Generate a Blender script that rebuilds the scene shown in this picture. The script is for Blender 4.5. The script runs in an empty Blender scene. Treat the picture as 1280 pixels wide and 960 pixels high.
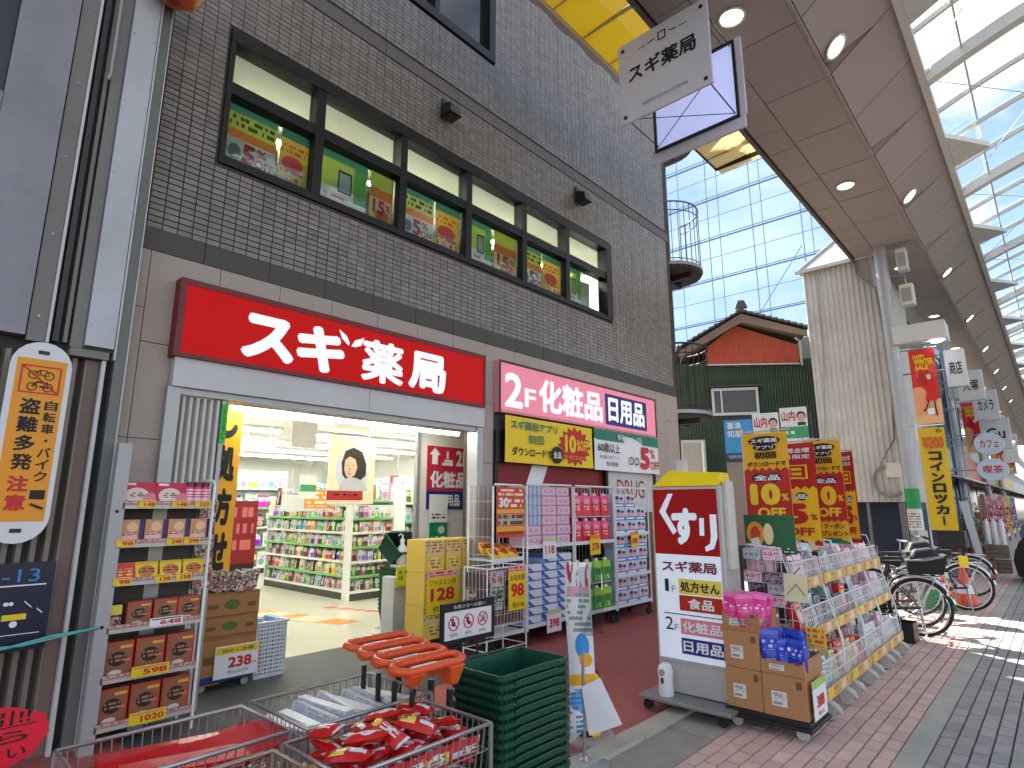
import bpy, math, random
from mathutils import Vector, Matrix
random.seed(7)
PI = math.pi
SC = bpy.context.scene
COL = SC.collection
# ------------------------------------------------------------------ camera
cam_d = bpy.data.cameras.new("camera")
cam_d.sensor_fit = 'HORIZONTAL'; cam_d.sensor_width = 36.0
cam_d.lens = 36.0 * 740 / 1280
cam_d.clip_start = 0.05; cam_d.clip_end = 3000
cam = bpy.data.objects.new("camera", cam_d); COL.objects.link(cam)
cam.location = (5.3, 0.0, 1.6)
cam.rotation_euler = (math.radians(90 + 11.607), 0, math.radians(42.325))
SC.camera = cam
# ------------------------------------------------------------------ sky, sun, exposure
SUN_AZ = math.atan2(-0.8, 0.5); SUN_EL = math.radians(43)
world = bpy.data.worlds.new("World"); SC.world = world; world.use_nodes = True
nt = world.node_tree; bg = nt.nodes["Background"]
sky = nt.nodes.new("ShaderNodeTexSky"); sky.sky_type = 'NISHITA'; sky.sun_disc = False
sky.sun_elevation = SUN_EL; sky.sun_rotation = SUN_AZ; sky.air_density = 1.0; sky.dust_density = 1.0
tc = nt.nodes.new("ShaderNodeTexCoord")
mp = nt.nodes.new("ShaderNodeMapping"); mp.inputs["Scale"].default_value = (1.2, 1.2, 2.6)
mp.inputs["Location"].default_value = (0.7, 0.25, 0.0)
ns = nt.nodes.new("ShaderNodeTexNoise"); ns.inputs["Scale"].default_value = 1.7; ns.inputs["Detail"].default_value = 7
ns.inputs["Roughness"].default_value = 0.56
cr = nt.nodes.new("ShaderNodeValToRGB")
cr.color_ramp.elements[0].position = 0.47; cr.color_ramp.elements[1].position = 0.62
mx = nt.nodes.new("ShaderNodeMix"); mx.data_type = 'RGBA'
mx.inputs[7].default_value = (8.2, 7.9, 7.6, 1)
nt.links.new(tc.outputs["Generated"], mp.inputs[0]); nt.links.new(mp.outputs[0], ns.inputs["Vector"])
nt.links.new(ns.outputs[0], cr.inputs[0]); nt.links.new(cr.outputs[0], mx.inputs[0])
nt.links.new(sky.outputs[0], mx.inputs[6]); nt.links.new(mx.outputs[2], bg.inputs[0])
bg.inputs[1].default_value = 0.08
sun_d = bpy.data.lights.new("sun", 'SUN'); sun_d.energy = 5.0; sun_d.angle = math.radians(0.5)
sun_d.color = (1.0, 0.95, 0.87)
sun = bpy.data.objects.new("sun", sun_d); COL.objects.link(sun)
to_sun = Vector((math.sin(SUN_AZ) * math.cos(SUN_EL), math.cos(SUN_AZ) * math.cos(SUN_EL), math.sin(SUN_EL)))
sun.rotation_euler = to_sun.to_track_quat('Z', 'Y').to_euler()
sun.location = to_sun * 60
vs = SC.view_settings
vs.view_transform = 'Standard'; vs.look = 'None'; vs.exposure = 1.95; vs.gamma = 1
SC.cycles.use_denoising = True
SC.cycles.max_bounces = 8; SC.cycles.diffuse_bounces = 4; SC.cycles.transparent_max_bounces = 16
SC.cycles.caustics_reflective = False; SC.cycles.caustics_refractive = False
SC.cycles.sample_clamp_indirect = 6

# ------------------------------------------------------------------ materials
def lin(c):
    out = []
    for v in c:
        v = v / 255.0
        out.append(v / 12.92 if v <= 0.04045 else ((v + 0.055) / 1.055) ** 2.4)
    return (out[0], out[1], out[2], 1)

def nmath(t, op, a, b=None, clamp=False):
    n = t.nodes.new("ShaderNodeMath"); n.operation = op; n.use_clamp = clamp
    for i, v in enumerate((a, b)):
        if v is None: continue
        if isinstance(v, (int, float)): n.inputs[i].default_value = v
        else: t.links.new(v, n.inputs[i])
    return n.outputs[0]

def nmix(t, f, a, b, blend='MIX'):
    n = t.nodes.new("ShaderNodeMix"); n.data_type = 'RGBA'; n.blend_type = blend
    for k, v in ((0, f), (6, a), (7, b)):
        if isinstance(v, (int, float)): n.inputs[k].default_value = v
        elif isinstance(v, tuple): n.inputs[k].default_value = v
        else: t.links.new(v, n.inputs[k])
    return n.outputs[2]

def M(name, col, rough=0.6, metal=0.0, var=0.12, scale=6.0, bump=0.0, bscale=60.0, objvar=0.0, coat=0.0, grime=0.0):
    """plain painted or natural surface: colour with mottling, optional grain and per-object variation"""
    m = bpy.data.materials.new(name); m.use_nodes = True
    t = m.node_tree; b = t.nodes["Principled BSDF"]
    c = lin(col)
    co = t.nodes.new("ShaderNodeTexCoord")
    n1 = t.nodes.new("ShaderNodeTexNoise"); n1.inputs["Scale"].default_value = scale; n1.inputs["Detail"].default_value = 5
    geo = t.nodes.new("ShaderNodeNewGeometry")
    t.links.new(geo.outputs["Position"], n1.inputs["Vector"])
    lo = tuple(x * (1 - var) for x in c[:3]) + (1,); hi = tuple(min(1, x * (1 + var)) for x in c[:3]) + (1,)
    out = nmix(t, n1.outputs[0], lo, hi)
    if objvar:
        oi = t.nodes.new("ShaderNodeObjectInfo")
        hsv = t.nodes.new("ShaderNodeHueSaturation")
        v = nmath(t, 'MULTIPLY_ADD', oi.outputs["Random"], objvar * 2)
        v.node.inputs[2].default_value = 1 - objvar
        t.links.new(v, hsv.inputs["Value"]); t.links.new(out, hsv.inputs["Color"]); out = hsv.outputs[0]
    if grime:
        n2 = t.nodes.new("ShaderNodeTexNoise"); n2.inputs["Scale"].default_value = 1.3; n2.inputs["Detail"].default_value = 9
        n2.inputs["Roughness"].default_value = 0.7
        t.links.new(geo.outputs["Position"], n2.inputs["Vector"])
        r = t.nodes.new("ShaderNodeValToRGB"); r.color_ramp.elements[0].position = 0.45; r.color_ramp.elements[1].position = 0.75
        t.links.new(n2.outputs[0], r.inputs[0])
        f = nmath(t, 'MULTIPLY', r.outputs[0], grime)
        out = nmix(t, f, out, tuple(x * 0.35 for x in c[:3]) + (1,))
    t.links.new(out, b.inputs["Base Color"])
    b.inputs["Roughness"].default_value = rough; b.inputs["Metallic"].default_value = metal
    if coat: b.inputs["Coat Weight"].default_value = coat; b.inputs["Coat Roughness"].default_value = 0.1
    if bump:
        n3 = t.nodes.new("ShaderNodeTexNoise"); n3.inputs["Scale"].default_value = bscale; n3.inputs["Detail"].default_value = 4
        t.links.new(geo.outputs["Position"], n3.inputs["Vector"])
        bm = t.nodes.new("ShaderNodeBump"); bm.inputs["Strength"].default_value = bump; bm.inputs["Distance"].default_value = 0.01
        t.links.new(n3.outputs[0], bm.inputs["Height"]); t.links.new(bm.outputs[0], b.inputs["Normal"])
    return m

def emit(name, col, s, base=(240, 240, 240)):
    m = bpy.data.materials.new(name); m.use_nodes = True
    b = m.node_tree.nodes["Principled BSDF"]
    b.inputs["Base Color"].default_value = lin(base)
    b.inputs["Emission Color"].default_value = lin(col); b.inputs["Emission Strength"].default_value = s
    return m

def glass(name, tint=(235, 240, 242), refl=0.12, alpha=0.9, ior=1.5):
    """thin pane: mostly clear, mirror-like at grazing angles"""
    m = bpy.data.materials.new(name); m.use_nodes = True; t = m.node_tree
    t.nodes.remove(t.nodes["Principled BSDF"]); o = t.nodes["Material Output"]
    tr = t.nodes.new("ShaderNodeBsdfTransparent"); tr.inputs[0].default_value = lin(tint)
    gl = t.nodes.new("ShaderNodeBsdfGlossy"); gl.inputs["Roughness"].default_value = 0.03
    ge = t.nodes.new("ShaderNodeNewGeometry"); dt_ = t.nodes.new("ShaderNodeVectorMath"); dt_.operation = 'DOT_PRODUCT'
    t.links.new(ge.outputs["Normal"], dt_.inputs[0]); t.links.new(ge.outputs["Incoming"], dt_.inputs[1])
    ms = t.nodes.new("ShaderNodeMixShader")
    sch = nmath(t, 'POWER', nmath(t, 'SUBTRACT', 1.0, nmath(t, 'ABSOLUTE', dt_.outputs["Value"])), 5.0)
    f2 = nmath(t, 'ADD', nmath(t, 'MULTIPLY', sch, 0.85), refl * 0.5)
    t.links.new(f2, ms.inputs[0]); t.links.new(tr.outputs[0], ms.inputs[1]); t.links.new(gl.outputs[0], ms.inputs[2])
    t.links.new(ms.outputs[0], o.inputs[0])
    return m

def sheet(name, col, transp=0.4, transl=0.6):
    """thin cloth, net or translucent plastic"""
    m = bpy.data.materials.new(name); m.use_nodes = True; t = m.node_tree
    t.nodes.remove(t.nodes["Principled BSDF"]); o = t.nodes["Material Output"]
    df = t.nodes.new("ShaderNodeBsdfDiffuse"); df.inputs[0].default_value = lin(col)
    tl = t.nodes.new("ShaderNodeBsdfTranslucent"); tl.inputs[0].default_value = lin(col)
    tr = t.nodes.new("ShaderNodeBsdfTransparent")
    a = t.nodes.new("ShaderNodeMixShader"); a.inputs[0].default_value = transl
    t.links.new(df.outputs[0], a.inputs[1]); t.links.new(tl.outputs[0], a.inputs[2])
    c = t.nodes.new("ShaderNodeMixShader"); c.inputs[0].default_value = transp
    t.links.new(a.outputs[0], c.inputs[1]); t.links.new(tr.outputs[0], c.inputs[2])
    t.links.new(c.outputs[0], o.inputs[0])
    return m

def netsheet(name, tint, col, body=0.25):
    m = sheet(name, col, 1 - body, .6)
    for n in m.node_tree.nodes:
        if n.type == 'BSDF_TRANSPARENT': n.inputs[0].default_value = lin(tint)
    return m

def papery(m, f=0.5):
    """thin printed paper: lets light from behind through"""
    t = m.node_tree; b = t.nodes["Principled BSDF"]; o = t.nodes["Material Output"]
    tl = t.nodes.new("ShaderNodeBsdfTranslucent"); ms = t.nodes.new("ShaderNodeMixShader"); ms.inputs[0].default_value = f
    t.links.new(b.inputs["Base Color"].links[0].from_socket, tl.inputs[0])
    t.links.new(b.outputs[0], ms.inputs[1]); t.links.new(tl.outputs[0], ms.inputs[2]); t.links.new(ms.outputs[0], o.inputs[0])
    return m

def PK(name, base, layers, rough=0.4, huevar=0.0, axis='X'):
    """printed pack: flat print laid out on the object's own front (Generated u = width, v = height)"""
    m = bpy.data.materials.new(name); m.use_nodes = True
    t = m.node_tree; b = t.nodes["Principled BSDF"]; b.inputs["Roughness"].default_value = rough
    tcn = t.nodes.new("ShaderNodeTexCoord"); sp = t.nodes.new("ShaderNodeSeparateXYZ")
    t.links.new(tcn.outputs["Generated"], sp.inputs[0])
    u, v = sp.outputs[axis], sp.outputs["Z"]
    def rect(r):
        a = nmath(t, 'MULTIPLY', nmath(t, 'GREATER_THAN', u, r[0]), nmath(t, 'LESS_THAN', u, r[1]))
        c = nmath(t, 'MULTIPLY', nmath(t, 'GREATER_THAN', v, r[2]), nmath(t, 'LESS_THAN', v, r[3]))
        return nmath(t, 'MULTIPLY', a, c)
    out = None; base = lin(base)
    for L in layers:
        k, r, col = L[0], L[1], lin(L[2])
        if k == 'rect': f = rect(r)
        elif k == 'ell':
            a = nmath(t, 'DIVIDE', nmath(t, 'SUBTRACT', u, r[0]), r[2]); c = nmath(t, 'DIVIDE', nmath(t, 'SUBTRACT', v, r[1]), r[3])
            f = nmath(t, 'LESS_THAN', nmath(t, 'ADD', nmath(t, 'MULTIPLY', a, a), nmath(t, 'MULTIPLY', c, c)), 1.0)
        elif k == 'diag':   # u + k v < limit
            f = nmath(t, 'LESS_THAN', nmath(t, 'ADD', u, nmath(t, 'MULTIPLY', v, r[0])), r[1])
        elif k == 'marks':  # rows of small print
            n = t.nodes.new("ShaderNodeTexNoise"); n.inputs["Scale"].default_value = 1.0; n.inputs["Detail"].default_value = 1
            cb = t.nodes.new("ShaderNodeCombineXYZ")
            t.links.new(nmath(t, 'MULTIPLY', u, L[3] if len(L) > 3 else 40), cb.inputs[0])
            rows = L[4] if len(L) > 4 else 10
            vr = nmath(t, 'MULTIPLY', v, rows)
            t.links.new(nmath(t, 'MULTIPLY', nmath(t, 'FLOOR', vr), 7.3), cb.inputs[1])
            t.links.new(cb.outputs[0], n.inputs["Vector"])
            f = nmath(t, 'MULTIPLY', nmath(t, 'GREATER_THAN', n.outputs[0], 0.47), nmath(t, 'LESS_THAN', nmath(t, 'FRACT', vr), 0.6))
            f = nmath(t, 'MULTIPLY', f, rect(r))
        elif k == 'blobs':  # picture-like patches
            n = t.nodes.new("ShaderNodeTexNoise"); n.inputs["Scale"].default_value = L[3] if len(L) > 3 else 5; n.inputs["Detail"].default_value = 3
            t.links.new(tcn.outputs["Generated"], n.inputs["Vector"])
            f = nmath(t, 'MULTIPLY', nmath(t, 'GREATER_THAN', n.outputs[0], 0.52), rect(r))
        out = nmix(t, f, out if out is not None else base, col)
    if out is None:
        rgb = t.nodes.new("ShaderNodeRGB"); rgb.outputs[0].default_value = base; out = rgb.outputs[0]
    if huevar:
        oi = t.nodes.new("ShaderNodeObjectInfo"); h = t.nodes.new("ShaderNodeHueSaturation")
        q = nmath(t, 'MULTIPLY_ADD', oi.outputs["Random"], huevar); q.node.inputs[2].default_value = 0.5 - huevar / 2
        t.links.new(q, h.inputs["Hue"])
        sat = nmath(t, 'FRACT', nmath(t, 'MULTIPLY', oi.outputs["Random"], 7.7)); 
        s2 = nmath(t, 'MULTIPLY_ADD', sat, 0.8); s2.node.inputs[2].default_value = 0.35
        t.links.new(s2, h.inputs["Saturation"])
        t.links.new(out, h.inputs["Color"]); out = h.outputs[0]
    t.links.new(out, b.inputs["Base Color"])
    return m

# ------------------------------------------------------------------ mesh collector
class MB:
    def __init__(s): s.v = []; s.f = []; s.m = []; s.sm = []
    def add(s, vs, fs, m=0, smooth=False):
        o = len(s.v); s.v += [tuple(p) for p in vs]
        for f in fs: s.f.append(tuple(i + o for i in f)); s.m.append(m); s.sm.append(smooth)
        return s
    def box(s, x0, x1, y0, y1, z0, z1, m=0):
        v = [(x0, y0, z0), (x1, y0, z0), (x1, y1, z0), (x0, y1, z0), (x0, y0, z1), (x1, y0, z1), (x1, y1, z1), (x0, y1, z1)]
        return s.add(v, [(0, 3, 2, 1), (4, 5, 6, 7), (0, 1, 5, 4), (1, 2, 6, 5), (2, 3, 7, 6), (3, 0, 4, 7)], m)
    def hexa(s, v, m=0):   # eight corners, bottom ring then top ring
        return s.add(v, [(0, 3, 2, 1), (4, 5, 6, 7), (0, 1, 5, 4), (1, 2, 6, 5), (2, 3, 7, 6), (3, 0, 4, 7)], m)
    def prism(s, pts, axis, a0, a1, m=0):   # 2-D outline extruded along an axis ('x': pts=(y,z), 'y': (x,z), 'z': (x,y))
        def P(p, a): return (a, p[0], p[1]) if axis == 'x' else (p[0], a, p[1]) if axis == 'y' else (p[0], p[1], a)
        n = len(pts); v = [P(p, a0) for p in pts] + [P(p, a1) for p in pts]
        f = [tuple(range(n - 1, -1, -1)), tuple(range(n, 2 * n))] + [(i, (i + 1) % n, n + (i + 1) % n, n + i) for i in range(n)]
        return s.add(v, f, m)
    def tube(s, pts, r, n=6, m=0, closed=False, smooth=True, r1=None):
        pts = [Vector(p) for p in pts]; k = len(pts); rings = []
        for i, p in enumerate(pts):
            if closed: d = pts[(i + 1) % k] - pts[i - 1]
            else: d = pts[min(i + 1, k - 1)] - pts[max(i - 1, 0)]
            if d.length < 1e-9: d = Vector((0, 0, 1))
            d.normalize(); up = Vector((0, 0, 1)) if abs(d.z) < 0.9 else Vector((1, 0, 0))
            a = d.cross(up).normalized(); b = a.cross(d)
            rr = r if r1 is None else r + (r1 - r) * i / max(1, k - 1)
            rings.append([p + (a * math.cos(2 * PI * j / n + PI / n) + b * math.sin(2 * PI * j / n + PI / n)) * rr for j in range(n)])
        v = [q for R in rings for q in R]; f = []
        for i in range(k if closed else k - 1):
            for j in range(n):
                a0 = i * n + j; a1 = i * n + (j + 1) % n; b0 = ((i + 1) % k) * n + j; b1 = ((i + 1) % k) * n + (j + 1) % n
                f.append((a0, a1, b1, b0))
        s.add(v, f, m, smooth and n > 4)
        if not closed: s.add(rings[0], [tuple(range(n))], m); s.add(rings[-1], [tuple(range(n - 1, -1, -1))], m)
        return s
    def lathe(s, prof, c=(0, 0, 0), n=16, m=0, axis='z', smooth=True):
        v = []; f = []
        for r, h in prof:
            for j in range(n):
                a = 2 * PI * j / n; x, y = r * math.cos(a), r * math.sin(a)
                q = (x, y, h) if axis == 'z' else (x, h, y) if axis == 'y' else (h, x, y)
                v.append((c[0] + q[0], c[1] + q[1], c[2] + q[2]))
        for i in range(len(prof) - 1):
            for j in range(n):
                f.append((i * n + j, i * n + (j + 1) % n, (i + 1) * n + (j + 1) % n, (i + 1) * n + j))
        s.add(v, f, m, smooth)
        if prof[0][0] > 1e-5: s.add(v[:n], [tuple(range(n - 1, -1, -1))], m)
        if prof[-1][0] > 1e-5: s.add(v[-n:], [tuple(range(n))], m)
        return s
    def mesh(s, name, mats):
        me = bpy.data.meshes.new(name); me.from_pydata(s.v, [], s.f)
        for x in (mats if isinstance(mats, (list, tuple)) else [mats]): me.materials.append(x)
        me.polygons.foreach_set("material_index", s.m); me.polygons.foreach_set("use_smooth", s.sm)
        me.update(); return me
    def build(s, name, mats, parent=None, loc=None, bevel=0.0, kind=None, rz=0.0, label=None):
        o = bpy.data.objects.new(name, s.mesh(name, mats)); COL.objects.link(o)
        if parent: o.parent = parent
        if loc: o.location = loc
        if rz: o.rotation_euler = (0, 0, rz)
        if bevel:
            bv = o.modifiers.new("edge", 'BEVEL'); bv.width = bevel; bv.segments = 2; bv.limit_method = 'ANGLE'
        if kind: o["kind"] = kind
        if label: o["label"] = label
        return o

def Bx(*a): return MB().box(*a)
def tag(o, label, cat, group=None, kind=None):
    if label: o["label"] = label
    if cat: o["category"] = cat
    if group: o["group"] = group
    if kind: o["kind"] = kind
    return o
def thing(name, label, cat, loc=(0, 0, 0), rz=0.0, group=None):
    o = bpy.data.objects.new(name, None); COL.objects.link(o); o.empty_display_size = 0.1
    o.location = loc; o.rotation_euler = (0, 0, rz)
    return tag(o, label, cat, group)
def struct(name, mb, mats): return mb.build(name, mats, kind="structure")
def inst(name, me, parent=None, loc=(0, 0, 0), rot=(0, 0, 0), scale=None):
    o = bpy.data.objects.new(name, me); COL.objects.link(o)
    if parent: o.parent = parent
    o.location = loc; o.rotation_euler = rot
    if scale: o.scale = scale
    return o
def dup(root, loc, rz=None, label=None, group=None):
    r = root.copy(); COL.objects.link(r); r.location = loc
    if rz is not None: r.rotation_euler = (0, 0, rz)
    if label: r["label"] = label
    if group: r["group"] = group
    for ch in list(root.children):
        c = ch.copy(); COL.objects.link(c); c.parent = r
        for g in list(ch.children):
            d = g.copy(); COL.objects.link(d); d.parent = c
    return r
STREET = PI / 2      # local -y (front) turned to face the street (+x)

_tx = {}
def tmesh(body, bold=0.0):
    k = (body, bold)
    if k not in _tx:
        c = bpy.data.curves.new("lettering", 'FONT'); c.body = body; c.align_x = 'CENTER'
        c.resolution_u = 3; c.space_line = 0.95
        o = bpy.data.objects.new("lettering_curve", c); COL.objects.link(o)
        dg = bpy.context.evaluated_depsgraph_get()
        me = bpy.data.meshes.new_from_object(o.evaluated_get(dg))
        bpy.data.objects.remove(o); bpy.data.curves.remove(c)
        if bold > 0:
            vs = [v.co.copy() for v in me.vertices]; fs = [tuple(p.vertices) for p in me.polygons]; V_, F_ = [], []
            dirs = [(0, 0)] + [(math.cos(q * PI / 4), math.sin(q * PI / 4)) for q in range(8)]
            for qi, (dx, dy) in enumerate(dirs):
                o_ = len(V_); V_ += [(p.x + dx * bold, p.y + dy * bold, qi * .00012) for p in vs]; F_ += [tuple(i + o_ for i in f) for f in fs]
            bpy.data.meshes.remove(me); me = bpy.data.meshes.new("lettering"); me.from_pydata(V_, [], F_)
        co = [v.co for v in me.vertices]
        b = (min(p.x for p in co), max(p.x for p in co), min(p.y for p in co), max(p.y for p in co))
        _tx[k] = (me, b)
    return _tx[k]
_txm = {}
def text(body, x0, x1, z0, z1, mat, parent, y=-0.003, bold=0.0, shear=0.0):
    """flat lettering filling the box x0..x1, z0..z1 on a front that faces local -y"""
    me, b = tmesh(body, bold)
    k = (body, bold, mat.name)
    if k not in _txm:
        mm = me.copy(); mm.materials.clear(); mm.materials.append(mat)
        for p in mm.polygons: p.material_index = 0
        _txm[k] = mm
    sx = (x1 - x0) / max(1e-6, b[1] - b[0]); sz = (z1 - z0) / max(1e-6, b[3] - b[2])
    o = bpy.data.objects.new("lettering", _txm[k]); COL.objects.link(o)
    if parent: o.parent = parent
    o.rotation_euler = (PI / 2, 0, 0); o.scale = (sx, sz, 1)
    o.location = (x0 - b[0] * sx, y, z0 - b[2] * sz)
    return o
def vtext(body, x0, x1, z0, z1, mat, parent, y=-0.003, bold=0.0):
    """vertical lettering, one character below the other"""
    n = len(body); h = (z1 - z0) / n
    for i, ch in enumerate(body):
        zz = z1 - (i + 1) * h
        if ch == 'ー':
            Bx((x0 + x1) / 2 - (x1 - x0) * .07, (x0 + x1) / 2 + (x1 - x0) * .07, y - 0.0005, y + 0.0005, zz + h * .1, zz + h * .9).build("lettering", mat, parent)
        elif ch == '・':
            Bx((x0 + x1) / 2 - h * .1, (x0 + x1) / 2 + h * .1, y - 0.0005, y + 0.0005, zz + h * .4, zz + h * .6).build("lettering", mat, parent)
        else:
            text(ch, x0, x1, zz + h * .07, zz + h * .93, mat, parent, y, bold)
def star(cx, cz, r0, r1, n, sx=1.0, sz=1.0, ph=0.0):
    return [(cx + sx * (r1 if i % 2 else r0) * math.cos(PI * i / n + ph), cz + sz * (r1 if i % 2 else r0) * math.sin(PI * i / n + ph)) for i in range(2 * n)]
def ell(cx, cz, rx, rz, n=20): return [(cx + rx * math.cos(2 * PI * i / n), cz + rz * math.sin(2 * PI * i / n)) for i in range(n)]
def flat(pts, y=-0.002, m=0): return MB().prism(pts, 'y', y, y + 0.001, m)

# shared palette
WHITE = M("white_paint", (225, 226, 226), .45, var=.04)
OFFW = M("offwhite_panel", (205, 204, 204), .45, var=.05, grime=.15)
BLACK = M("black_plastic", (24, 24, 26), .45, var=.2)
INK = M("black_ink", (20, 18, 18), .6, var=.0)
RED = M("red_print", (196, 28, 24), .5, var=.03)
DRED = M("dark_red_print", (132, 18, 20), .5, var=.04)
RINK = M("red_ink", (205, 36, 40), .5, var=0)
WINK = M("white_ink", (236, 236, 238), .5, var=0)
YEL = M("yellow_print", (240, 205, 30), .5, var=.03)
PINK = M("pink_print", (232, 140, 158), .45, var=.03)
NAVY = M("navy_print", (30, 44, 128), .5, var=.03)
GREENP = M("green_print", (24, 122, 92), .5, var=.04)
ORNG = M("orange_print", (238, 130, 40), .5, var=.04)
BLUEP = M("blue_print", (50, 140, 205), .5, var=.04)
STEEL = M("galvanised_steel", (168, 170, 172), .38, .75, var=.1, scale=12)
WIRE = M("chromed_wire", (205, 207, 208), .28, .8, var=.05)
WWIRE = M("white_coated_wire", (228, 228, 226), .4, var=.04)
DGREY = M("dark_grey_metal", (62, 62, 62), .5, .3, var=.12)
ALU = M("aluminium_trim", (176, 176, 174), .42, .4, var=.08)
RUBBER = M("black_rubber", (28, 28, 28), .75, var=.1)
KRAFT = M("brown_cardboard", (176, 128, 84), .8, var=.08, scale=9, objvar=.08)
GREYP = M("grey_plastic", (160, 160, 158), .5, var=.06)
# ================================================================== ground
CONC = M("weathered_concrete", (160, 154, 146), .85, var=.14, scale=5, bump=.3, grime=.5)
MORTAR = M("dark_joint_sand", (84, 78, 72), .95, var=.15)
REDBR = M("pink_red_paver", (216, 182, 170), .8, var=.1, scale=5, objvar=.09, bump=.25, bscale=90, grime=.3)
GREYBR = M("slate_grey_paver", (166, 161, 156), .8, var=.1, scale=5, objvar=.1, bump=.25, bscale=90, grime=.3)
STRIPM = M("pale_kerb_concrete", (180, 177, 166), .8, var=.12, scale=6, bump=.3, grime=.35)
ASPH = M("asphalt", (66, 66, 66), .9, var=.15, bump=.3)
PORCH = M("brick_red_floor_coating", (168, 90, 82), .55, var=.09, scale=3, bump=.1, grime=.3)
MATM = M("charcoal_entrance_tiles", (74, 74, 72), .6, var=.12, scale=14, grime=.2)
SHOPF = M("cream_shop_floor", (224, 220, 198), .18, var=.04, scale=2)
struct("ground", Bx(-150, 150, -60, 260, -.08, -.03), ASPH)
struct("porch_floor", Bx(.88, 2.77, -2, 10.4, -.03, 0), PORCH)
struct("entrance_mat", Bx(-1.05, .88, 1.5, 5.4, -.03, .004), MATM)
struct("floor", Bx(-12, -1.05, -1, 10.4, -.03, .008), SHOPF)
struct("side_floor", MB().box(-1.05, .88, -2, 1.5, -.03, 0).box(-1.05, .88, 5.4, 10.4, -.03, 0), PORCH)
struct("alley_ground", Bx(-12, 2.92, 10.4, 40, -.03, -.004), CONC)
kb = struct("kerb", Bx(2.775, 2.915, -2, 60, -.03, 0), MORTAR)
kst = Bx(2.77, 2.92, .004, .596, -.03, .028).mesh("kerb_stone", STRIPM)
for i in range(50): inst("kerb_stone", kst, kb, (random.uniform(-.003, .003), -2 + i * .6, random.uniform(-.003, .003)))
gut = struct("gutter", Bx(2.92, 3.28, -2, 60, -.03, -.012), MORTAR)
gst = Bx(2.924, 3.276, .004, .896, -.03, .0).mesh("gutter_slab", CONC)
for i in range(40): inst("gutter_slab", gst, gut, (0, -2 + i * .9, random.uniform(-.004, .003)))

def paving(name, piece, x0, x1, y0, y1, bw, bl, mat, nparts):
    base = struct(name, Bx(x0, x1, -2, 120, -.03, -.014), MORTAR)
    cells = []
    nc = int(round((x1 - x0) / bw))
    bw = (x1 - x0) / nc
    for c in range(nc):
        off = (c % 2) * bl * .5
        for r in range(int((y1 - y0) / bl)):
            cells.append((x0 + c * bw, y0 + r * bl + off))
    def score(p):
        x, y = p[0] + bw / 2, p[1] + bl / 2
        d = Vector((x - 5.3, y, -1.6)); dep = d.x * -.6733 + d.y * .7394
        if dep < 1: return -1
        lat = d.x * .7394 + d.y * .6733
        px = 640 + 740 * lat / dep
        if px > 1340 or px < 500: return 0
        return 1.6 / d.length ** 3
    cells.sort(key=score, reverse=True)
    g = .004
    me = MB().hexa([(g, g, -.03), (bw - g, g, -.03), (bw - g, bl - g, -.03), (g, bl - g, -.03),
                    (g + .003, g + .003, 0), (bw - g - .003, g + .003, 0), (bw - g - .003, bl - g - .003, 0), (g + .003, bl - g - .003, 0)]).mesh(piece, mat)
    for x, y in cells[:nparts]:
        inst(piece, me, base, (x, y, random.uniform(-.0025, .0015)), (random.uniform(-.008, .008), random.uniform(-.008, .008), 0))
    m = MB()
    for x, y in cells[nparts:]:
        z = random.uniform(-.0025, .0015)
        m.add([(x + g, y + g, z), (x + bw - g, y + g, z), (x + bw - g, y + bl - g, z), (x + g, y + bl - g, z),
               (x + g, y + g, z - .012), (x + bw - g, y + g, z - .012), (x + bw - g, y + bl - g, z - .012), (x + g, y + bl - g, z - .012)],
              [(0, 1, 2, 3), (0, 4, 5, 1), (1, 5, 6, 2), (2, 6, 7, 3), (3, 7, 4, 0)])
    m.build(piece + "_field", mat, base, kind="stuff")
paving("red_pavement", "brick", 3.28, 4.28, 3.0, 40, .1, .205, REDBR, 290)
paving("street", "paver", 4.435, 9.0, 3.0, 40, .1, .205, GREYBR, 290)
st = struct("pavement_strip", Bx(4.28, 4.435, -2, 120, -.03, -.012), MORTAR)
sm = Bx(4.284, 4.431, .003, .597, -.03, .002).mesh("edging_slab", STRIPM)
for i in range(100): inst("edging_slab", sm, st, (0, -2 + i * .6, random.uniform(-.002, .002)))

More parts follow.
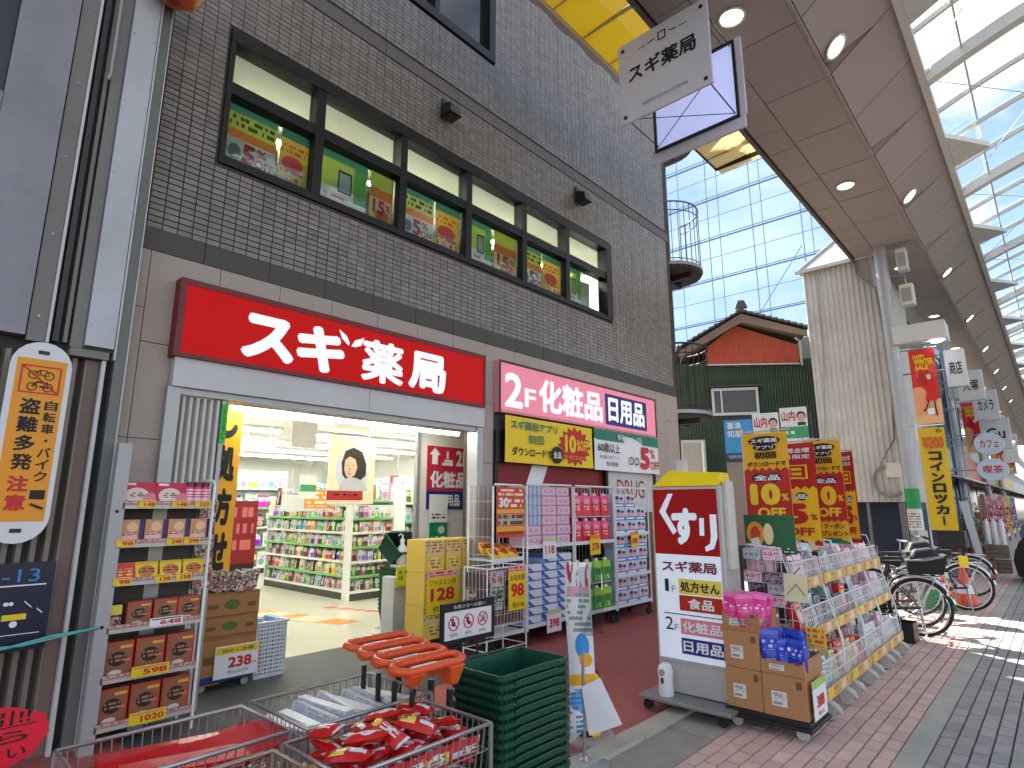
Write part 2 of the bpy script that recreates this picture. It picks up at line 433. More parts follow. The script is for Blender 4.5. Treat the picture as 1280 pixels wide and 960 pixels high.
# ================================================================== pharmacy building
FX = 10.61
TILEM = bpy.data.materials.new("glazed_taupe_tile"); TILEM.use_nodes = True
def _tile():
    t = TILEM.node_tree; b = t.nodes["Principled BSDF"]; b.inputs["Roughness"].default_value = .32
    g = t.nodes.new("ShaderNodeNewGeometry"); oi = t.nodes.new("ShaderNodeObjectInfo")
    vm = t.nodes.new("ShaderNodeVectorMath"); vm.operation = 'DIVIDE'; vm.inputs[1].default_value = (1000, .1178, .0555)
    vf = t.nodes.new("ShaderNodeVectorMath"); vf.operation = 'FLOOR'
    sb = t.nodes.new("ShaderNodeVectorMath"); sb.operation = 'SUBTRACT'; sb.inputs[1].default_value = (0, 1.2, 3.872)
    t.links.new(g.outputs["Position"], sb.inputs[0]); t.links.new(sb.outputs[0], vm.inputs[0]); t.links.new(vm.outputs[0], vf.inputs[0])
    wn = t.nodes.new("ShaderNodeTexWhiteNoise"); t.links.new(vf.outputs[0], wn.inputs[0])
    a, c = lin((124, 116, 108)), lin((148, 139, 130))
    col = nmix(t, wn.outputs[0], a, c)
    n = t.nodes.new("ShaderNodeTexNoise"); n.inputs["Scale"].default_value = .9; n.inputs["Detail"].default_value = 6
    t.links.new(g.outputs["Position"], n.inputs["Vector"])
    col = nmix(t, nmath(t, 'MULTIPLY', n.outputs[0], .28), col, lin((102, 94, 87)))
    mpv = t.nodes.new("ShaderNodeMapping"); mpv.inputs["Scale"].default_value = (1, 5.5, .45); t.links.new(g.outputs["Position"], mpv.inputs[0])
    n2 = t.nodes.new("ShaderNodeTexNoise"); n2.inputs["Scale"].default_value = 1.0; n2.inputs["Detail"].default_value = 7; t.links.new(mpv.outputs[0], n2.inputs["Vector"])
    r2 = t.nodes.new("ShaderNodeValToRGB"); r2.color_ramp.elements[0].position = .5; r2.color_ramp.elements[1].position = .78; t.links.new(n2.outputs[0], r2.inputs[0])
    col = nmix(t, nmath(t, 'MULTIPLY', r2.outputs[0], .45), col, lin((78, 71, 66)))
    t.links.new(nmath(t, 'MULTIPLY_ADD', n2.outputs[0], .3), b.inputs["Roughness"]); b.inputs["Roughness"].links[0].from_node.inputs[2].default_value = .18
    t.links.new(col, b.inputs["Base Color"])
_tile()
GROUT = M("dark_grout", (80, 72, 67), .9, var=.12)
GRAN = M("flamed_granite", (176, 163, 152), .7, var=.2, scale=150, bump=.12, bscale=220, grime=.12)
BANDM = M("dark_band_tile", (72, 66, 62), .5, var=.1, scale=8)
BAND2 = M("taupe_band", (104, 95, 88), .6, var=.08, scale=8)
FRAME = M("dark_bronze_frame", (34, 32, 31), .4, .4, var=.12)
CEILW = M("white_ceiling", (232, 230, 222), .7, var=.02)
WALLC = M("cream_interior_wall", (230, 230, 222), .7, var=.03)
PANE = glass("clear_pane", (226, 234, 232), .1)
TUBE = emit("fluorescent_tube", (250, 252, 244), 14)
TUBE2 = emit("dim_fluorescent_tube", (255, 248, 234), 66)

ph = thing("pharmacy_building", "taupe tiled pharmacy building with wide red sign and ribbon window upstairs", "shop building", (0, 0, 0))
TOP = 11.2
wl = MB()
X0, X1 = -.26, -.014
def wb(y0, y1, z0, z1): wl.box(X0, X1, y0, y1, z0, z1)
wb(.9, 1.62, 0, 2.56); wb(5.19, 5.46, 0, 2.56); wb(9.58, FX - .012, 0, 2.56)
wb(.9, FX - .012, 2.56, 4.69)
wb(.9, 1.81, 4.69, 6.12); wb(8.39, FX - .012, 4.69, 6.12)
wb(.9, FX - .012, 6.12, 7.95)
wb(.9, 2.9, 7.95, 9.6); wb(5.43, FX - .012, 7.95, 9.6); wb(.9, FX - .012, 9.6, TOP)
wl.box(-11.9, -.262, FX - .26, FX - .002, 0, TOP)          # far gable wall
wl.box(-11.9, -.262, -1.2, -1.0, 0, TOP)
wl.box(-12.1, -11.9, -1.2, FX, 0, TOP)
wl.box(-11.9, -.262, -1.0, FX - .262, TOP - .2, TOP - .002)
wl.build("wall", GROUT, ph)
# glazed wall tiles, stack bond
TP, TR = .1178, .0555
wins = [(1.79, 8.41, 4.66, 6.14), (2.88, 5.45, 7.93, 9.62)]
tl = []
for r in range(int((TOP - 3.872) / TR)):
    z = 3.872 + r * TR
    if 6.92 - TR * .8 < z < 7.10: continue
    for c in range(int((FX - 1.2) / TP)):
        y = 1.2 + c * TP
        if any(a < y + TP * .6 and y + TP * .4 < b and p < z + TR * .6 and z + TR * .4 < q for a, b, p, q in wins): continue
        d = Vector((-5.3, y, z - 1.6)); tl.append((5.3 / d.length ** 3, y, z))
tl.sort(reverse=True)
g = .0035
tme = MB().hexa([(-.016, g, g), (-.016, TP - g, g), (-.016, TP - g, TR - g), (-.016, g, TR - g),
                 (0, g + .002, g + .002), (0, TP - g - .002, g + .002), (0, TP - g - .002, TR - g - .002), (0, g + .002, TR - g - .002)]).mesh("tile", TILEM)
for s, y, z in tl[:295]:
    inst("tile", tme, ph, (random.uniform(-.001, .001), y, z), (0, random.uniform(-.012, .012), random.uniform(-.012, .012)))
m = MB()
for s, y, z in tl[295:]:
    a, b = random.uniform(-.0014, .0014), random.uniform(-.0014, .0014)
    y0, y1, z0, z1 = y + g, y + TP - g, z + g, z + TR - g
    m.add([(a, y0, z0), (b, y1, z0), (b + random.uniform(-.001, .001), y1, z1), (a, y0, z1), (-.016, y0, z0), (-.016, y1, z0), (-.016, y1, z1), (-.016, y0, z1)],
          [(0, 1, 2, 3), (0, 4, 5, 1), (1, 5, 6, 2), (2, 6, 7, 3), (3, 7, 4, 0)])
m.build("wall_tiles", TILEM, ph, kind="stuff")
# bands
bme = Bx(-.03, .006, .003, .585, 0, .19).mesh("band_tile", BANDM)
for i in range(16): inst("band_tile", bme, ph, (0, 1.2 + i * .588, 3.681))
bm2 = Bx(-.03, .012, .003, 1.17, 0, .17).mesh("band_panel", BAND2)
for i in range(8): inst("band_panel", bm2, ph, (0, 1.2 + i * 1.1755, 6.928))
# granite panels
def gp(y0, y1, z0, z1): Bx(-.03, random.uniform(-.001, .001), y0 + .003, y1 - .003, z0 + .003, z1 - .003).build("granite_panel", GRAN, ph)
for z0, z1 in ((0, 1.06), (1.06, 2.12), (2.12, 3.18), (3.18, 3.68)):
    gp(.92, 1.38, z0, z1); gp(1.38, 1.62, z0, z1) if z1 < 2.5 else None
    if z1 < 2.5: gp(5.19, 5.46, z0, z1)
    gp(9.58, 10.1, z0, z1) if z1 < 2.5 else None
    gp(10.1, FX, z0, z1)
gp(1.38, 1.62, 2.12, 2.9); gp(5.19, 5.46, 2.12, 2.9); gp(9.58, 10.1, 2.12, 2.9)
yy = 1.38
while yy < 10.0:
    gp(yy, min(yy + .56, 10.1), 2.9, 3.68); yy += .56
# gable-end cladding so that the corner reads as tiled
Bx(-11.9, 0, FX - .002, FX + .002, 3.68, TOP).build("gable_tiling", TILEM, ph)
Bx(-11.9, 0, FX - .002, FX + .002, 0, 3.68).build("gable_granite", GRAN, ph)
# white fascia under the red sign, two boards
for y0, y1 in ((1.62, 3.5), (3.504, 5.2)): Bx(-.02, .1, y0, y1, 2.555, 2.8).build("fascia_board", OFFW, ph, bevel=.004)
MB().box(-.1, .075, 1.6, 1.7, 0, 2.553).box(-.1, .075, 5.1, 5.2, 0, 2.553).box(-.1, .06, 1.7, 5.1, 2.5, 2.553).build("door_frame", ALU, ph)
# ribbon window upstairs
wf = MB()
wf.box(-.16, .03, 1.81, 8.39, 5.98, 6.11); wf.box(-.16, .02, 1.81, 8.39, 4.69, 4.75)
wf.box(-.158, .022, 1.81, 1.86, 4.75, 5.98); wf.box(-.158, .028, 8.22, 8.39, 4.75, 5.98)
fr = wf.build("window", FRAME, ph)
ms = [2.78, 3.88, 4.96, 6.08, 7.12]
for yv in ms: Bx(-.15, .018, yv - .05, yv + .05, 4.75, 5.98).build("mullion", FRAME, fr)
ed = [1.86] + ms + [8.22]
for i in range(6):
    a = ed[i] + (.05 if i else 0); b = ed[i + 1] - (.05 if i < 5 else 0)
    Bx(-.14, .012, a, b, 5.43, 5.55).build("transom", FRAME, fr)
    Bx(-.07, -.064, a, b, 4.75, 5.43).build("pane", PANE, fr)
    Bx(-.075, -.069, a, b, 5.55, 5.98).build("pane", PANE, fr)
    Bx(-.09, .0, a, b, 4.75, 4.785).build("sash_rail", FRAME, fr)
# third floor window
w3 = MB().box(-.16, .03, 2.9, 5.43, 7.95, 8.08).box(-.158, .028, 5.31, 5.43, 8.08, 9.6).box(-.158, .028, 2.9, 3.0, 8.08, 9.6).box(-.16, .03, 3, 5.31, 9.5, 9.6).build("window", FRAME, ph)
Bx(-.15, .02, 4.28, 4.36, 8.08, 9.5).build("mullion", FRAME, w3)
DARKGL = M("dark_reflecting_glass", (26, 27, 24), .06, var=.05, coat=.4)
Bx(-.1, -.08, 3.0, 4.28, 8.08, 9.5).build("pane", DARKGL, w3); Bx(-.1, -.08, 4.36, 5.31, 8.08, 9.5).build("pane", DARKGL, w3)
# upstairs room behind the ribbon window
GREIGE = M("greige_ceiling", (206, 196, 178), .8, var=.04)
MB().box(-6, -.262, 1.2, 9.6, 6.3, 6.4).build("upper_ceiling", GREIGE, ph)
MB().box(-6, -.262, 1.2, 9.6, 4.0, 4.1).box(-6.1, -6, 1.2, 9.6, 4.1, 6.3).box(-6, -.262, 1.1, 1.2, 4.1, 6.3).box(-6, -.262, 9.6, 9.7, 4.1, 6.3).build("upper_room", WALLC, ph)
# ground floor shell
MB().box(-11.9, -1.0, -.9, 10.3, 2.85, 2.95).build("shop_ceiling", CEILW, ph)
MB().box(-1.05, -.262, 1.3, 6.4, 2.68, 2.78).build("porch_ceiling", CEILW, ph)
MB().box(-11.88, -11.8, -.9, 10.3, .01, 2.85).box(-11.8, -1.06, -.98, -.9, .01, 2.85).box(-11.8, -.3, 10.2, 10.3, .01, 2.85).build("shop_wall", WALLC, ph)
MB().box(-1.03, -.262, 6.3, 6.36, .01, 2.68).box(-1.05, -.262, 1.2, 1.26, .01, 2.68).build("porch_side_wall", WALLC, ph)
MB().box(-1.1, -1.04, 5.12, 6.36, .01, 2.85).build("inner_front_wall", M("pale_cream_panel", (228, 226, 214), .5, var=.03), ph)
MB().box(-1.1, -1.05, 1.2, 5.12, 2.72, 2.85).build("inner_lintel", ALU, ph)
Bx(-1.09, -1.03, 5.06, 5.12, .01, 2.72).build("door_post", ALU, ph)
# folded concertina shutter
sh = MB()
for i in range(6):
    y = 1.72 + i * .055
    sh.prism([(-.05, y), (.03, y + .018), (.03, y + .04), (-.05, y + .053), (-.05, y + .047), (.02, y + .034), (.02, y + .024), (-.05, y + .006)], 'z', 0.02, 2.49)
shb = sh.build("folding_shutter", M("grey_shutter", (205, 202, 196), .45, .0, var=.06), ph)
Bx(-.1, .04, 2.05, 2.085, .02, 2.49).build("shutter_stile", ALU, shb)
# right bay: shop window with red film and DRUG panel
wr = MB().box(-.1, .03, 5.46, 5.52, 0, 2.15).box(-.1, .03, 8.0, 8.06, 0, 2.15).box(-.1, .03, 9.53, 9.58, 0, 2.15).box(-.1, .03, 5.52, 9.53, 0, .1).box(-.12, .05, 5.46, 9.58, 2.15, 2.56).build("window", FRAME, ph)
Bx(-.06, -.05, 5.52, 8.0, .1, 2.15).build("pane", DARKGL, wr)
Bx(-.06, -.05, 8.06, 9.53, .1, 1.4).build("pane", DARKGL, wr)
rf = Bx(-.05, -.044, 5.52, 8.0, 1.3, 2.15).build("red_film", DRED, wr)
MB().add([(-.04, 5.86, 1.3), (-.04, 6.2, 1.3), (-.04, 6.62, 2.15), (-.04, 6.28, 2.15)], [(0, 1, 2, 3)]).build("white_stripe", WINK, wr)
dp = Bx(-.05, .0, 8.06, 9.53, 1.4, 2.15).build("drug_panel", OFFW, wr)
dt = text("DRUG", 8.35, 9.2, 1.72, 2.02, M("maroon_letter", (150, 30, 30), .5), wr, y=0, bold=.0)
dt.rotation_euler = (PI / 2, 0, PI / 2); dt.location = (.004, dt.location.x, dt.location.z)

# --- soffit lamp of the entrance and shop ceiling lamps
def tube_lamp(name, label, y0, y1, x, z, mat, group, axis='y'):
    t = thing(name, label, "ceiling light", (x, y0, z), 0, group)
    L = y1 - y0
    Bx(-.06, .06, 0, L, .03, .07).build("housing", WHITE, t)
    MB().tube([(0, .02, .012), (0, L - .02, .012)], .02, 8).build("tube", mat, t)
    return t
a = tube_lamp("tube_light", "long bright fluorescent tube just behind the shop entrance header", 2.3, 5.25, -.42, 2.5, emit("entrance_tube", (255, 252, 240), 10), None)
G1 = "fluorescent lights on the shop ceiling"
for i, x in enumerate((-2.4, -4.0, -5.6, -7.2, -8.8)):
    for y0, y1 in ((1.0, 4.6), (5.2, 9.2)):
        tube_lamp("tube_light", "fluorescent strip light on the white ceiling inside the shop", y0, y1, x, 2.76, TUBE, G1)
for i, y in enumerate((2.2, 4.2, 6.2, 8.2)):
    tube_lamp("tube_light", "strip light on the beige ceiling behind the upstairs ribbon window", y, y + 1.3, -1.6, 6.2, TUBE2, "strip lights in the upstairs room")
    tube_lamp("tube_light", "strip light on the beige ceiling behind the upstairs ribbon window", y, y + 1.3, -3.6, 6.2, TUBE2, "strip lights in the upstairs room")
# wall lamps
def wall_lamp(y, z, label):
    t = thing("wall_lamp", label, "wall lamp", (0, y, z), STREET)
    Bx(-.06, .06, -.03, 0, -.02, .2).build("bracket", DGREY, t)
    MB().hexa([(-.1, -.24, -.1), (.1, -.24, -.1), (.1, -.03, -.1), (-.1, -.03, -.1), (-.07, -.2, .06), (.07, -.2, .06), (.07, -.03, .12), (-.07, -.03, .12)]).build("hood", FRAME, t, bevel=.008)
    Bx(-.07, .07, -.21, -.05, -.108, -.101).build("lens", M("smoked_lens", (60, 58, 52), .2), t)
wall_lamp(4.5, 6.62, "small dark hooded lamp on tiled wall above third window bay")
wall_lamp(7.43, 6.6, "small dark hooded lamp on tiled wall nearest the building corner")

# ================================================================== neighbour on the left
nb = thing("neighbour_building", "grey panelled neighbouring building with fluted metal siding at the left edge", "building", (0, 0, 0))
LILAC = M("lilac_grey_panel", (146, 144, 152), .5, var=.07, scale=2, grime=.45)
STRP = M("warm_grey_strip", (124, 120, 116), .5, var=.06, grime=.2)
WPAN = M("white_enamel_panel", (192, 194, 198), .4, var=.05, scale=2, grime=.3)
GRN = M("grey_green_post", (112, 114, 110), .5, var=.06, grime=.2)
FLUT = M("taupe_fluted_metal", (132, 122, 112), .45, .2, var=.08, scale=3, grime=.3)
Bx(-8, .1, -3, 1.26, 0, 8.6).build("wall", M("neighbour_wall", (60, 58, 56), .8), nb)
Bx(.1, .2, -3, .3, 2.75, 4.45).build("wall_panel", LILAC, nb); Bx(.1, .2, .304, .64, 2.75, 8.6).build("wall_panel", LILAC, nb)
Bx(.1, .17, -3, .3, 4.46, 8.6).build("dark_panel", M("slate_panel", (56, 58, 64), .4, var=.05), nb)
Bx(.1, .185, .65, .755, 2.72, 8.6).build("cover_strip", STRP, nb); Bx(.1, .2, .757, .775, 2.72, 8.6).build("edge_trim", OFFW, nb)
Bx(.1, .15, .80, .835, 2.75, 8.6).build("channel_rib", DGREY, nb); Bx(.1, .16, .86, .885, 2.75, 8.6).build("channel_rib", STRP, nb)
Bx(.1, .185, .90, .975, 2.72, 8.6).build("cover_strip", STRP, nb)
Bx(.1, .22, .98, 1.165, 2.74, 8.6).build("white_panel", WPAN, nb, bevel=.006)
Bx(.1, .23, 1.168, 1.178, 2.66, 8.6).build("edge_trim", OFFW, nb)
Bx(.1, .21, 1.18, 1.25, 0, 8.6).build("corner_post", GRN, nb); Bx(.1, .22, 1.25, 1.257, 0, 8.6).build("edge_trim", OFFW, nb)
Bx(.1, .215, .9, 1.14, 2.655, 2.71).build("cap_strip", STRP, nb)
Bx(.1, .19, .975, 1.165, 2.712, 2.738).build("shadow_gap", BLACK, nb)
fl = MB()
y = -2.9
while y < 1.02:
    fl.prism([(.1, y), (.145, y + .014), (.145, y + .042), (.1, y + .056)], 'z', 0, 2.65); y += .075
fl.build("fluted_siding", FLUT, nb)
Bx(.1, .15, 1.03, 1.1, 0, 2.65).build("siding_end", M("brown_jamb", (118, 98, 90), .5), nb)
Bx(.1, .2, 1.105, 1.13, 0, 2.65).build("edge_trim", OFFW, nb)
MB().tube([(.22, .885, 5.9), (.22, .885, 4.93), (.24, .87, 4.86)], .012, 6).build("drain_pipe", GREYP, nb)
for zz in [2.9 + .62 * i for i in range(9)]:
    MB().lathe([(.008, .186), (.008, .19)], (0, .66 + .04, zz), 8, axis='x').build("screw", STEEL, nb); MB().lathe([(.007, .221), (.007, .225)], (0, 1.0, zz), 8, axis='x').build("screw", STEEL, nb); MB().lathe([(.007, .221), (.007, .225)], (0, 1.145, zz), 8, axis='x').build("screw", STEEL, nb)
# orange lantern
la = thing("paper_lantern", "orange round lantern hanging at the top of the white pillar", "lantern", (.42, 1.2, 5.86))
prof = [(.05, -.16), (.13, -.13), (.2, -.07), (.22, 0), (.2, .07), (.13, .13), (.05, .16)]
MB().lathe(prof, n=24).build("shade", M("orange_lantern_skin", (206, 92, 30), .5), la)
MB().lathe([(.045, -.17), (.045, -.15)], n=16).build("ring", M("dark_orange_ring", (150, 60, 24), .6), la)
MB().tube([(0, 0, .16), (0, 0, .6), (-.2, 0, .6)], .012, 6).build("hanger", BLACK, la)
# signs on the neighbour
ys = thing("warning_sign", "long yellow bicycle theft warning sign with rounded white ends", "sign", (.32, .575, 1.36), STREET)
W, H = .335, 1.33
pts = [(W / 2 + W / 2 * math.cos(a), H - W / 2 + W / 2 * math.sin(a)) for a in [i * PI / 10 for i in range(11)]] + [(W / 2 - W / 2 * math.cos(a), W / 2 - W / 2 * math.sin(a)) for a in [i * PI / 10 for i in range(11)]]
MB().prism(pts, 'y', 0, .02).build("board", WHITE, ys)
SIGY = M("amber_sign_print", (238, 158, 30), .5, var=.03)
Bx(.035, W - .03, -.003, 0, .14, H - .12).build("yellow_face", SIGY, ys)
for a in (Bx(.06, .28, -.005, -.003, 1.155, 1.165), Bx(.06, .28, -.005, -.003, .975, .985), Bx(.06, .07, -.005, -.003, .985, 1.155), Bx(.27, .28, -.005, -.003, .985, 1.155)): a.build("red_frame", RINK, ys)
bk = MB()
for cx, cz in ((.13, 1.1), (.215, 1.1), (.13, 1.02), (.215, 1.02)):
    bk.tube([(cx + .026 * math.cos(k * PI / 6), -.0045, cz + .026 * math.sin(k * PI / 6)) for k in range(12)], .004, 4, closed=True)
bk.tube([(.13, -.0045, 1.1), (.16, -.0045, 1.135), (.2, -.0045, 1.135), (.215, -.0045, 1.1), (.17, -.0045, 1.1), (.16, -.0045, 1.135)], .004, 4)
bk.tube([(.13, -.0045, 1.02), (.155, -.0045, 1.055), (.21, -.0045, 1.05), (.215, -.0045, 1.02), (.17, -.0045, 1.025)], .007, 4)
bk.build("bicycle_pictogram", INK, ys)
MB().tube([(.07, -.0055, 1.155), (.27, -.0055, .985)], .006, 4).build("red_slash", RINK, ys)
vtext("盗難多発", .085, .195, .46, .95, INK, ys, -.005, .03); vtext("注意", .085, .195, .2, .44, RINK, ys, -.005, .04)
vtext("自転車・バイク", .215, .285, .39, .94, INK, ys, -.005, .02)
MB().box(.21, .29, -.005, -.0035, .28, .34).tube([(.22, -.0045, .25), (.29, -.0045, .22)], .01, 4).build("lock_pictogram", INK, ys)
Bx(W / 2 - .03, W / 2 + .03, -.004, 0, H - .085, H - .06).build("slot", BLACK, ys); Bx(W / 2 - .03, W / 2 + .03, -.004, 0, .07, .095).build("slot", BLACK, ys)
bs = thing("block_sign", "dark blue street block sign with number 13 on fluted siding", "sign", (.3, .45, .7), STREET)
Bx(0, .54, 0, .015, 0, .54).build("board", M("midnight_blue_enamel", (14, 22, 50), .35), bs)
text("-13", .27, .46, .42, .5, M("sky_blue_ink", (60, 130, 200), .5), bs)
Bx(.02, .5, -.004, 0, .395, .403).build("white_rule", WINK, bs); Bx(.02, .5, -.004, 0, .1, .104).build("white_rule", WINK, bs)
Bx(.15, .3, -.004, 0, .19, .225).build("green_bar", GREENP, bs); Bx(.3, .42, -.004, 0, .19, .225).build("yellow_bar", YEL, bs)
flat(ell(.36, .165, .02, .02), -.004).build("compass_mark", WINK, bs)
flat(ell(.31, .29, .015, .012), -.004).build("map_mark", WINK, bs); flat(ell(.335, .29, .012, .012), -.004).build("map_mark", WINK, bs)
MB().tube([(.4, -.003, .3), (.44, -.003, .26)], .004, 4).tube([(.47, -.003, .25), (.5, -.003, .22)], .004, 4).build("map_line", WINK, bs)
rp = thing("handwritten_notice", "red handwritten paper notice with rounded end at the lower left corner", "notice", (2.58, .28, .74), STREET)
rpp = [(0, 0), (.2, 0), (.27, .03), (.31, .09), (.29, .15), (.2, .19), (0, .22)]
MB().prism(rpp, 'y', 0, .003).build("paper", M("fluorescent_red_card", (232, 24, 52), .5), rp)
for z, h, s in ((.135, .045, "15%引!!"), (.08, .035, "から"), (.03, .035, "ください")):
    text(s, .02, .25, z, z + h, INK, rp, -.002, .01)
Bx(.02, .27, -.002, -.001, .128, .131).build("underline", INK, rp)
MB().tube([(.15, .02, .2), (.15, .1, .3)], .006, 5).build("holder", GREYP, rp)
tw = MB().tube([(.5, .2, .74), (.45, .5, .72), (.42, .8, .75), (.4, 1.0, .78), (.38, 1.26, .79)], .009, 6)
tw.tube([(.5, .2, .75), (.46, .45, .735), (.42, .6, .76), (.425, .85, .75), (.39, 1.25, .795)], .007, 6)
tag(tw.build("twine", M("turquoise_twine", (92, 170, 160), .8)), "turquoise plastic twine tied to the snack shelf post", "twine")
# ================================================================== arcade roof
SOFF = M("taupe_soffit_panel", (172, 157, 147), .6, var=.04, scale=2, objvar=.03)
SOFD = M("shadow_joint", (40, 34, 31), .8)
TRIM = M("ivory_trim", (222, 219, 208), .45, var=.03)
arc = thing("arcade_roof", "taupe panelled arcade canopy with a glazed barrel vault over the street", "arcade roof", (3.0, 15, 0))
OX, OY = 3.0, 15
def al(m):   # world to local
    m.v = [(x - OX, y - OY, z) for x, y, z in m.v]; return m
HS = 7.4; PER = 1.3; YS0 = 8.23 - 9 * PER; NP = 62
YS1 = YS0 + NP * PER
al(Bx(2.42, 3.72, YS0, YS1, 7.43, 7.6)).build("soffit_backing", SOFD, arc)
al(MB().box(2.34, 2.4, YS0, YS1, 7.36, 7.62)).build("soffit_edge", M("brown_edge_trim", (120, 98, 86), .5), arc)
al(MB().box(2.402, 2.42, YS0, YS1, 7.38, 7.6)).build("edge_joint", SOFD, arc)
g = .008
big = MB().box(2.86 + g, 3.69, g, PER - g, HS, HS + .04).mesh("soffit_panel", SOFF)
sml = MB().box(2.425, 2.86 - g * .5, g * .5, PER / 2 - g * .5, HS - .004, HS + .04).mesh("soffit_tile", SOFF)
for i in range(NP):
    inst("soffit_panel", big, arc, (-OX, YS0 - OY + i * PER, random.uniform(-.004, .004)))
    for k in range(2): inst("soffit_tile", sml, arc, (-OX, YS0 - OY + i * PER + k * PER / 2 + .1, random.uniform(-.003, .003)))
al(Bx(3.69 + g, 3.74, YS0, YS1, HS - .02, HS + .03)).build("fold_trim", SOFF, arc)
# sloped fascia from fold to trim, pockets at every second joint
FXA, FZA, FXB, FZB = 3.755, 7.42, 4.555, 8.03
def fp(u, y, d=0):   # u 0..1 up the slope, d depth behind
    nx, nz = .606, -.795
    return (FXA + (FXB - FXA) * u - nx * d, y, FZA + (FZB - FZA) * u - nz * d)
def slab(poly, d0=0.0, d1=.03):
    n = len(poly); v = [fp(u, y, d0) for u, y in poly] + [fp(u, y, d1) for u, y in poly]
    return v, [tuple(range(n)), tuple(range(2 * n - 1, n - 1, -1))] + [(i, n + i, n + (i + 1) % n, (i + 1) % n) for i in range(n)]
pa = [(0, g), (0, PER - g - .27), (.7, PER - g), (1, PER - g), (1, g)]
pb = [(0, g), (0, PER - g), (1, PER - g), (1, g)]
mA = MB().add(*slab(pa)).mesh("fascia_panel", SOFF); mB_ = MB().add(*slab(pb)).mesh("fascia_panel", SOFF)
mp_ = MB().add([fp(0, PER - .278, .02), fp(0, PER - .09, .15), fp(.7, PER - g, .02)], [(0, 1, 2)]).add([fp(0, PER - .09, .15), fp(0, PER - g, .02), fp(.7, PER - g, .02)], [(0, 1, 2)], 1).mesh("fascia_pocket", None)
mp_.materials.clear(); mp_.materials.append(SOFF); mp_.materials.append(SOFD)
for i in range(NP):
    yy = YS0 - OY + i * PER
    odd = (i % 2 == 0)
    inst("fascia_panel", mA if odd else mB_, arc, (-OX, yy, 0))
    if odd: inst("fascia_pocket", mp_, arc, (-OX, yy, 0))
bk_ = MB(); v = [fp(0, YS0, .16), fp(0, YS1, .16), fp(1, YS1, .16), fp(1, YS0, .16)]
bk_.add(v, [(0, 1, 2, 3)]); al(bk_).build("fascia_backing", SOFD, arc)
al(MB().box(4.55, 4.65, YS0, YS1, 7.98, 8.16)).build("gutter_trim", TRIM, arc)
al(MB().box(13.15, 13.25, YS0, YS1, 7.98, 8.16).box(13.25, 15.2, YS0, YS1, 7.4, 7.5)).build("opposite_canopy", SOFF, arc)
# triangular fins
finm = MB().hexa([(4.65, -1.25, 8.0), (5.2, -.42, 8.0), (5.22, -.36, 8.0), (4.65, 0, 8.0), (4.65, -1.25, 8.09), (5.2, -.42, 8.09), (5.22, -.36, 8.09), (4.65, 0, 8.09)]).mesh("roof_fin", M("pale_grey_fin", (222, 222, 214), .5))
for i in range(15): inst("roof_fin", finm, arc, (-OX, 8.75 + (i - 1) * 4.64 - OY, 0))
# vault: low-rise glazed arch springing from the gutter trim
VW, VSL = 4.3, math.radians(23.5); VR = VW / math.sin(VSL); CXV, CZV = 4.6 + VW, 8.1 - VR * math.cos(VSL)
NA = 16; VP_ = 1.16; VY0 = 10.25 - 9 * VP_ - 4 * VP_; NV = 64
ang = [-VSL + 2 * VSL * i / NA for i in range(NA + 1)]
def vp(a, off=0): return (CXV + (VR + off) * math.sin(a), CZV + (VR + off) * math.cos(a))
def rib(r0, r1, w):
    m = MB()
    for i in range(NA):
        a, b = ang[i], ang[i + 1]
        m.prism([vp(a, r0), vp(b, r0), vp(b, r1), vp(a, r1)], 'y', -w / 2, w / 2)
    return m
ribm = rib(-.03, .04, .05).mesh("vault_rib", TRIM); ribM = rib(-.14, .05, .17).mesh("main_arch", TRIM)
for i in range(NV):
    y = VY0 + i * VP_ - OY
    if (i - 13) % 4 == 0: inst("main_arch", ribM, arc, (-OX, y, 0))
    else: inst("vault_rib", ribm, arc, (-OX, y, 0))
for k in (1, 3, 5, 7, 9, 11, 13, 15):
    x, z = vp(ang[k], .0)
    al(MB().box(x - .014, x + .014, VY0, VY0 + NV * VP_, z - .02, z + .03)).build("purlin", TRIM, arc)
VG = glass("vault_glass", (238, 243, 248), .05)
gm = MB()
for i in range(NA):
    a, b = ang[i], ang[i + 1]; p, q = vp(a, .06), vp(b, .06)
    gm.add([(p[0], .03, p[1]), (q[0], .03, q[1]), (q[0], VP_ - .03, q[1]), (p[0], VP_ - .03, p[1])], [(0, 1, 2, 3)])
gme = gm.mesh("glass_pane", VG)
for i in range(NV): inst("glass_pane", gme, arc, (-OX, VY0 + i * VP_ - OY, 0))
for k in range(1, 15):
    y = VY0 + (k * 4 + 1) * VP_
    for a0, a1 in ((0, 5), (5, 0)):
        p, q = vp(ang[a0], -.03), vp(ang[a1], -.03)
        al(MB().tube([(p[0], y, p[1]), (q[0], y + 4 * VP_, q[1])], .007, 4)).build("brace_wire", STEEL, arc)
# columns
PCOL = M("grey_painted_column", (172, 174, 178), .45, .2, var=.05, grime=.2)
for y in (15.0, 24.1, 33.2, 42.3):
    al(MB().lathe([(.13, 0), (.13, 7.4)], (3.0, y, 0), 20).lathe([(.2, 0), (.2, .25), (.14, .3)], (3.0, y, 0), 20)).build("column", PCOL, arc)
for y in (6, 15.0, 24.1, 33.2): al(MB().lathe([(.13, 0), (.13, 7.4)], (14.6, y, 0), 16)).build("column", PCOL, arc)

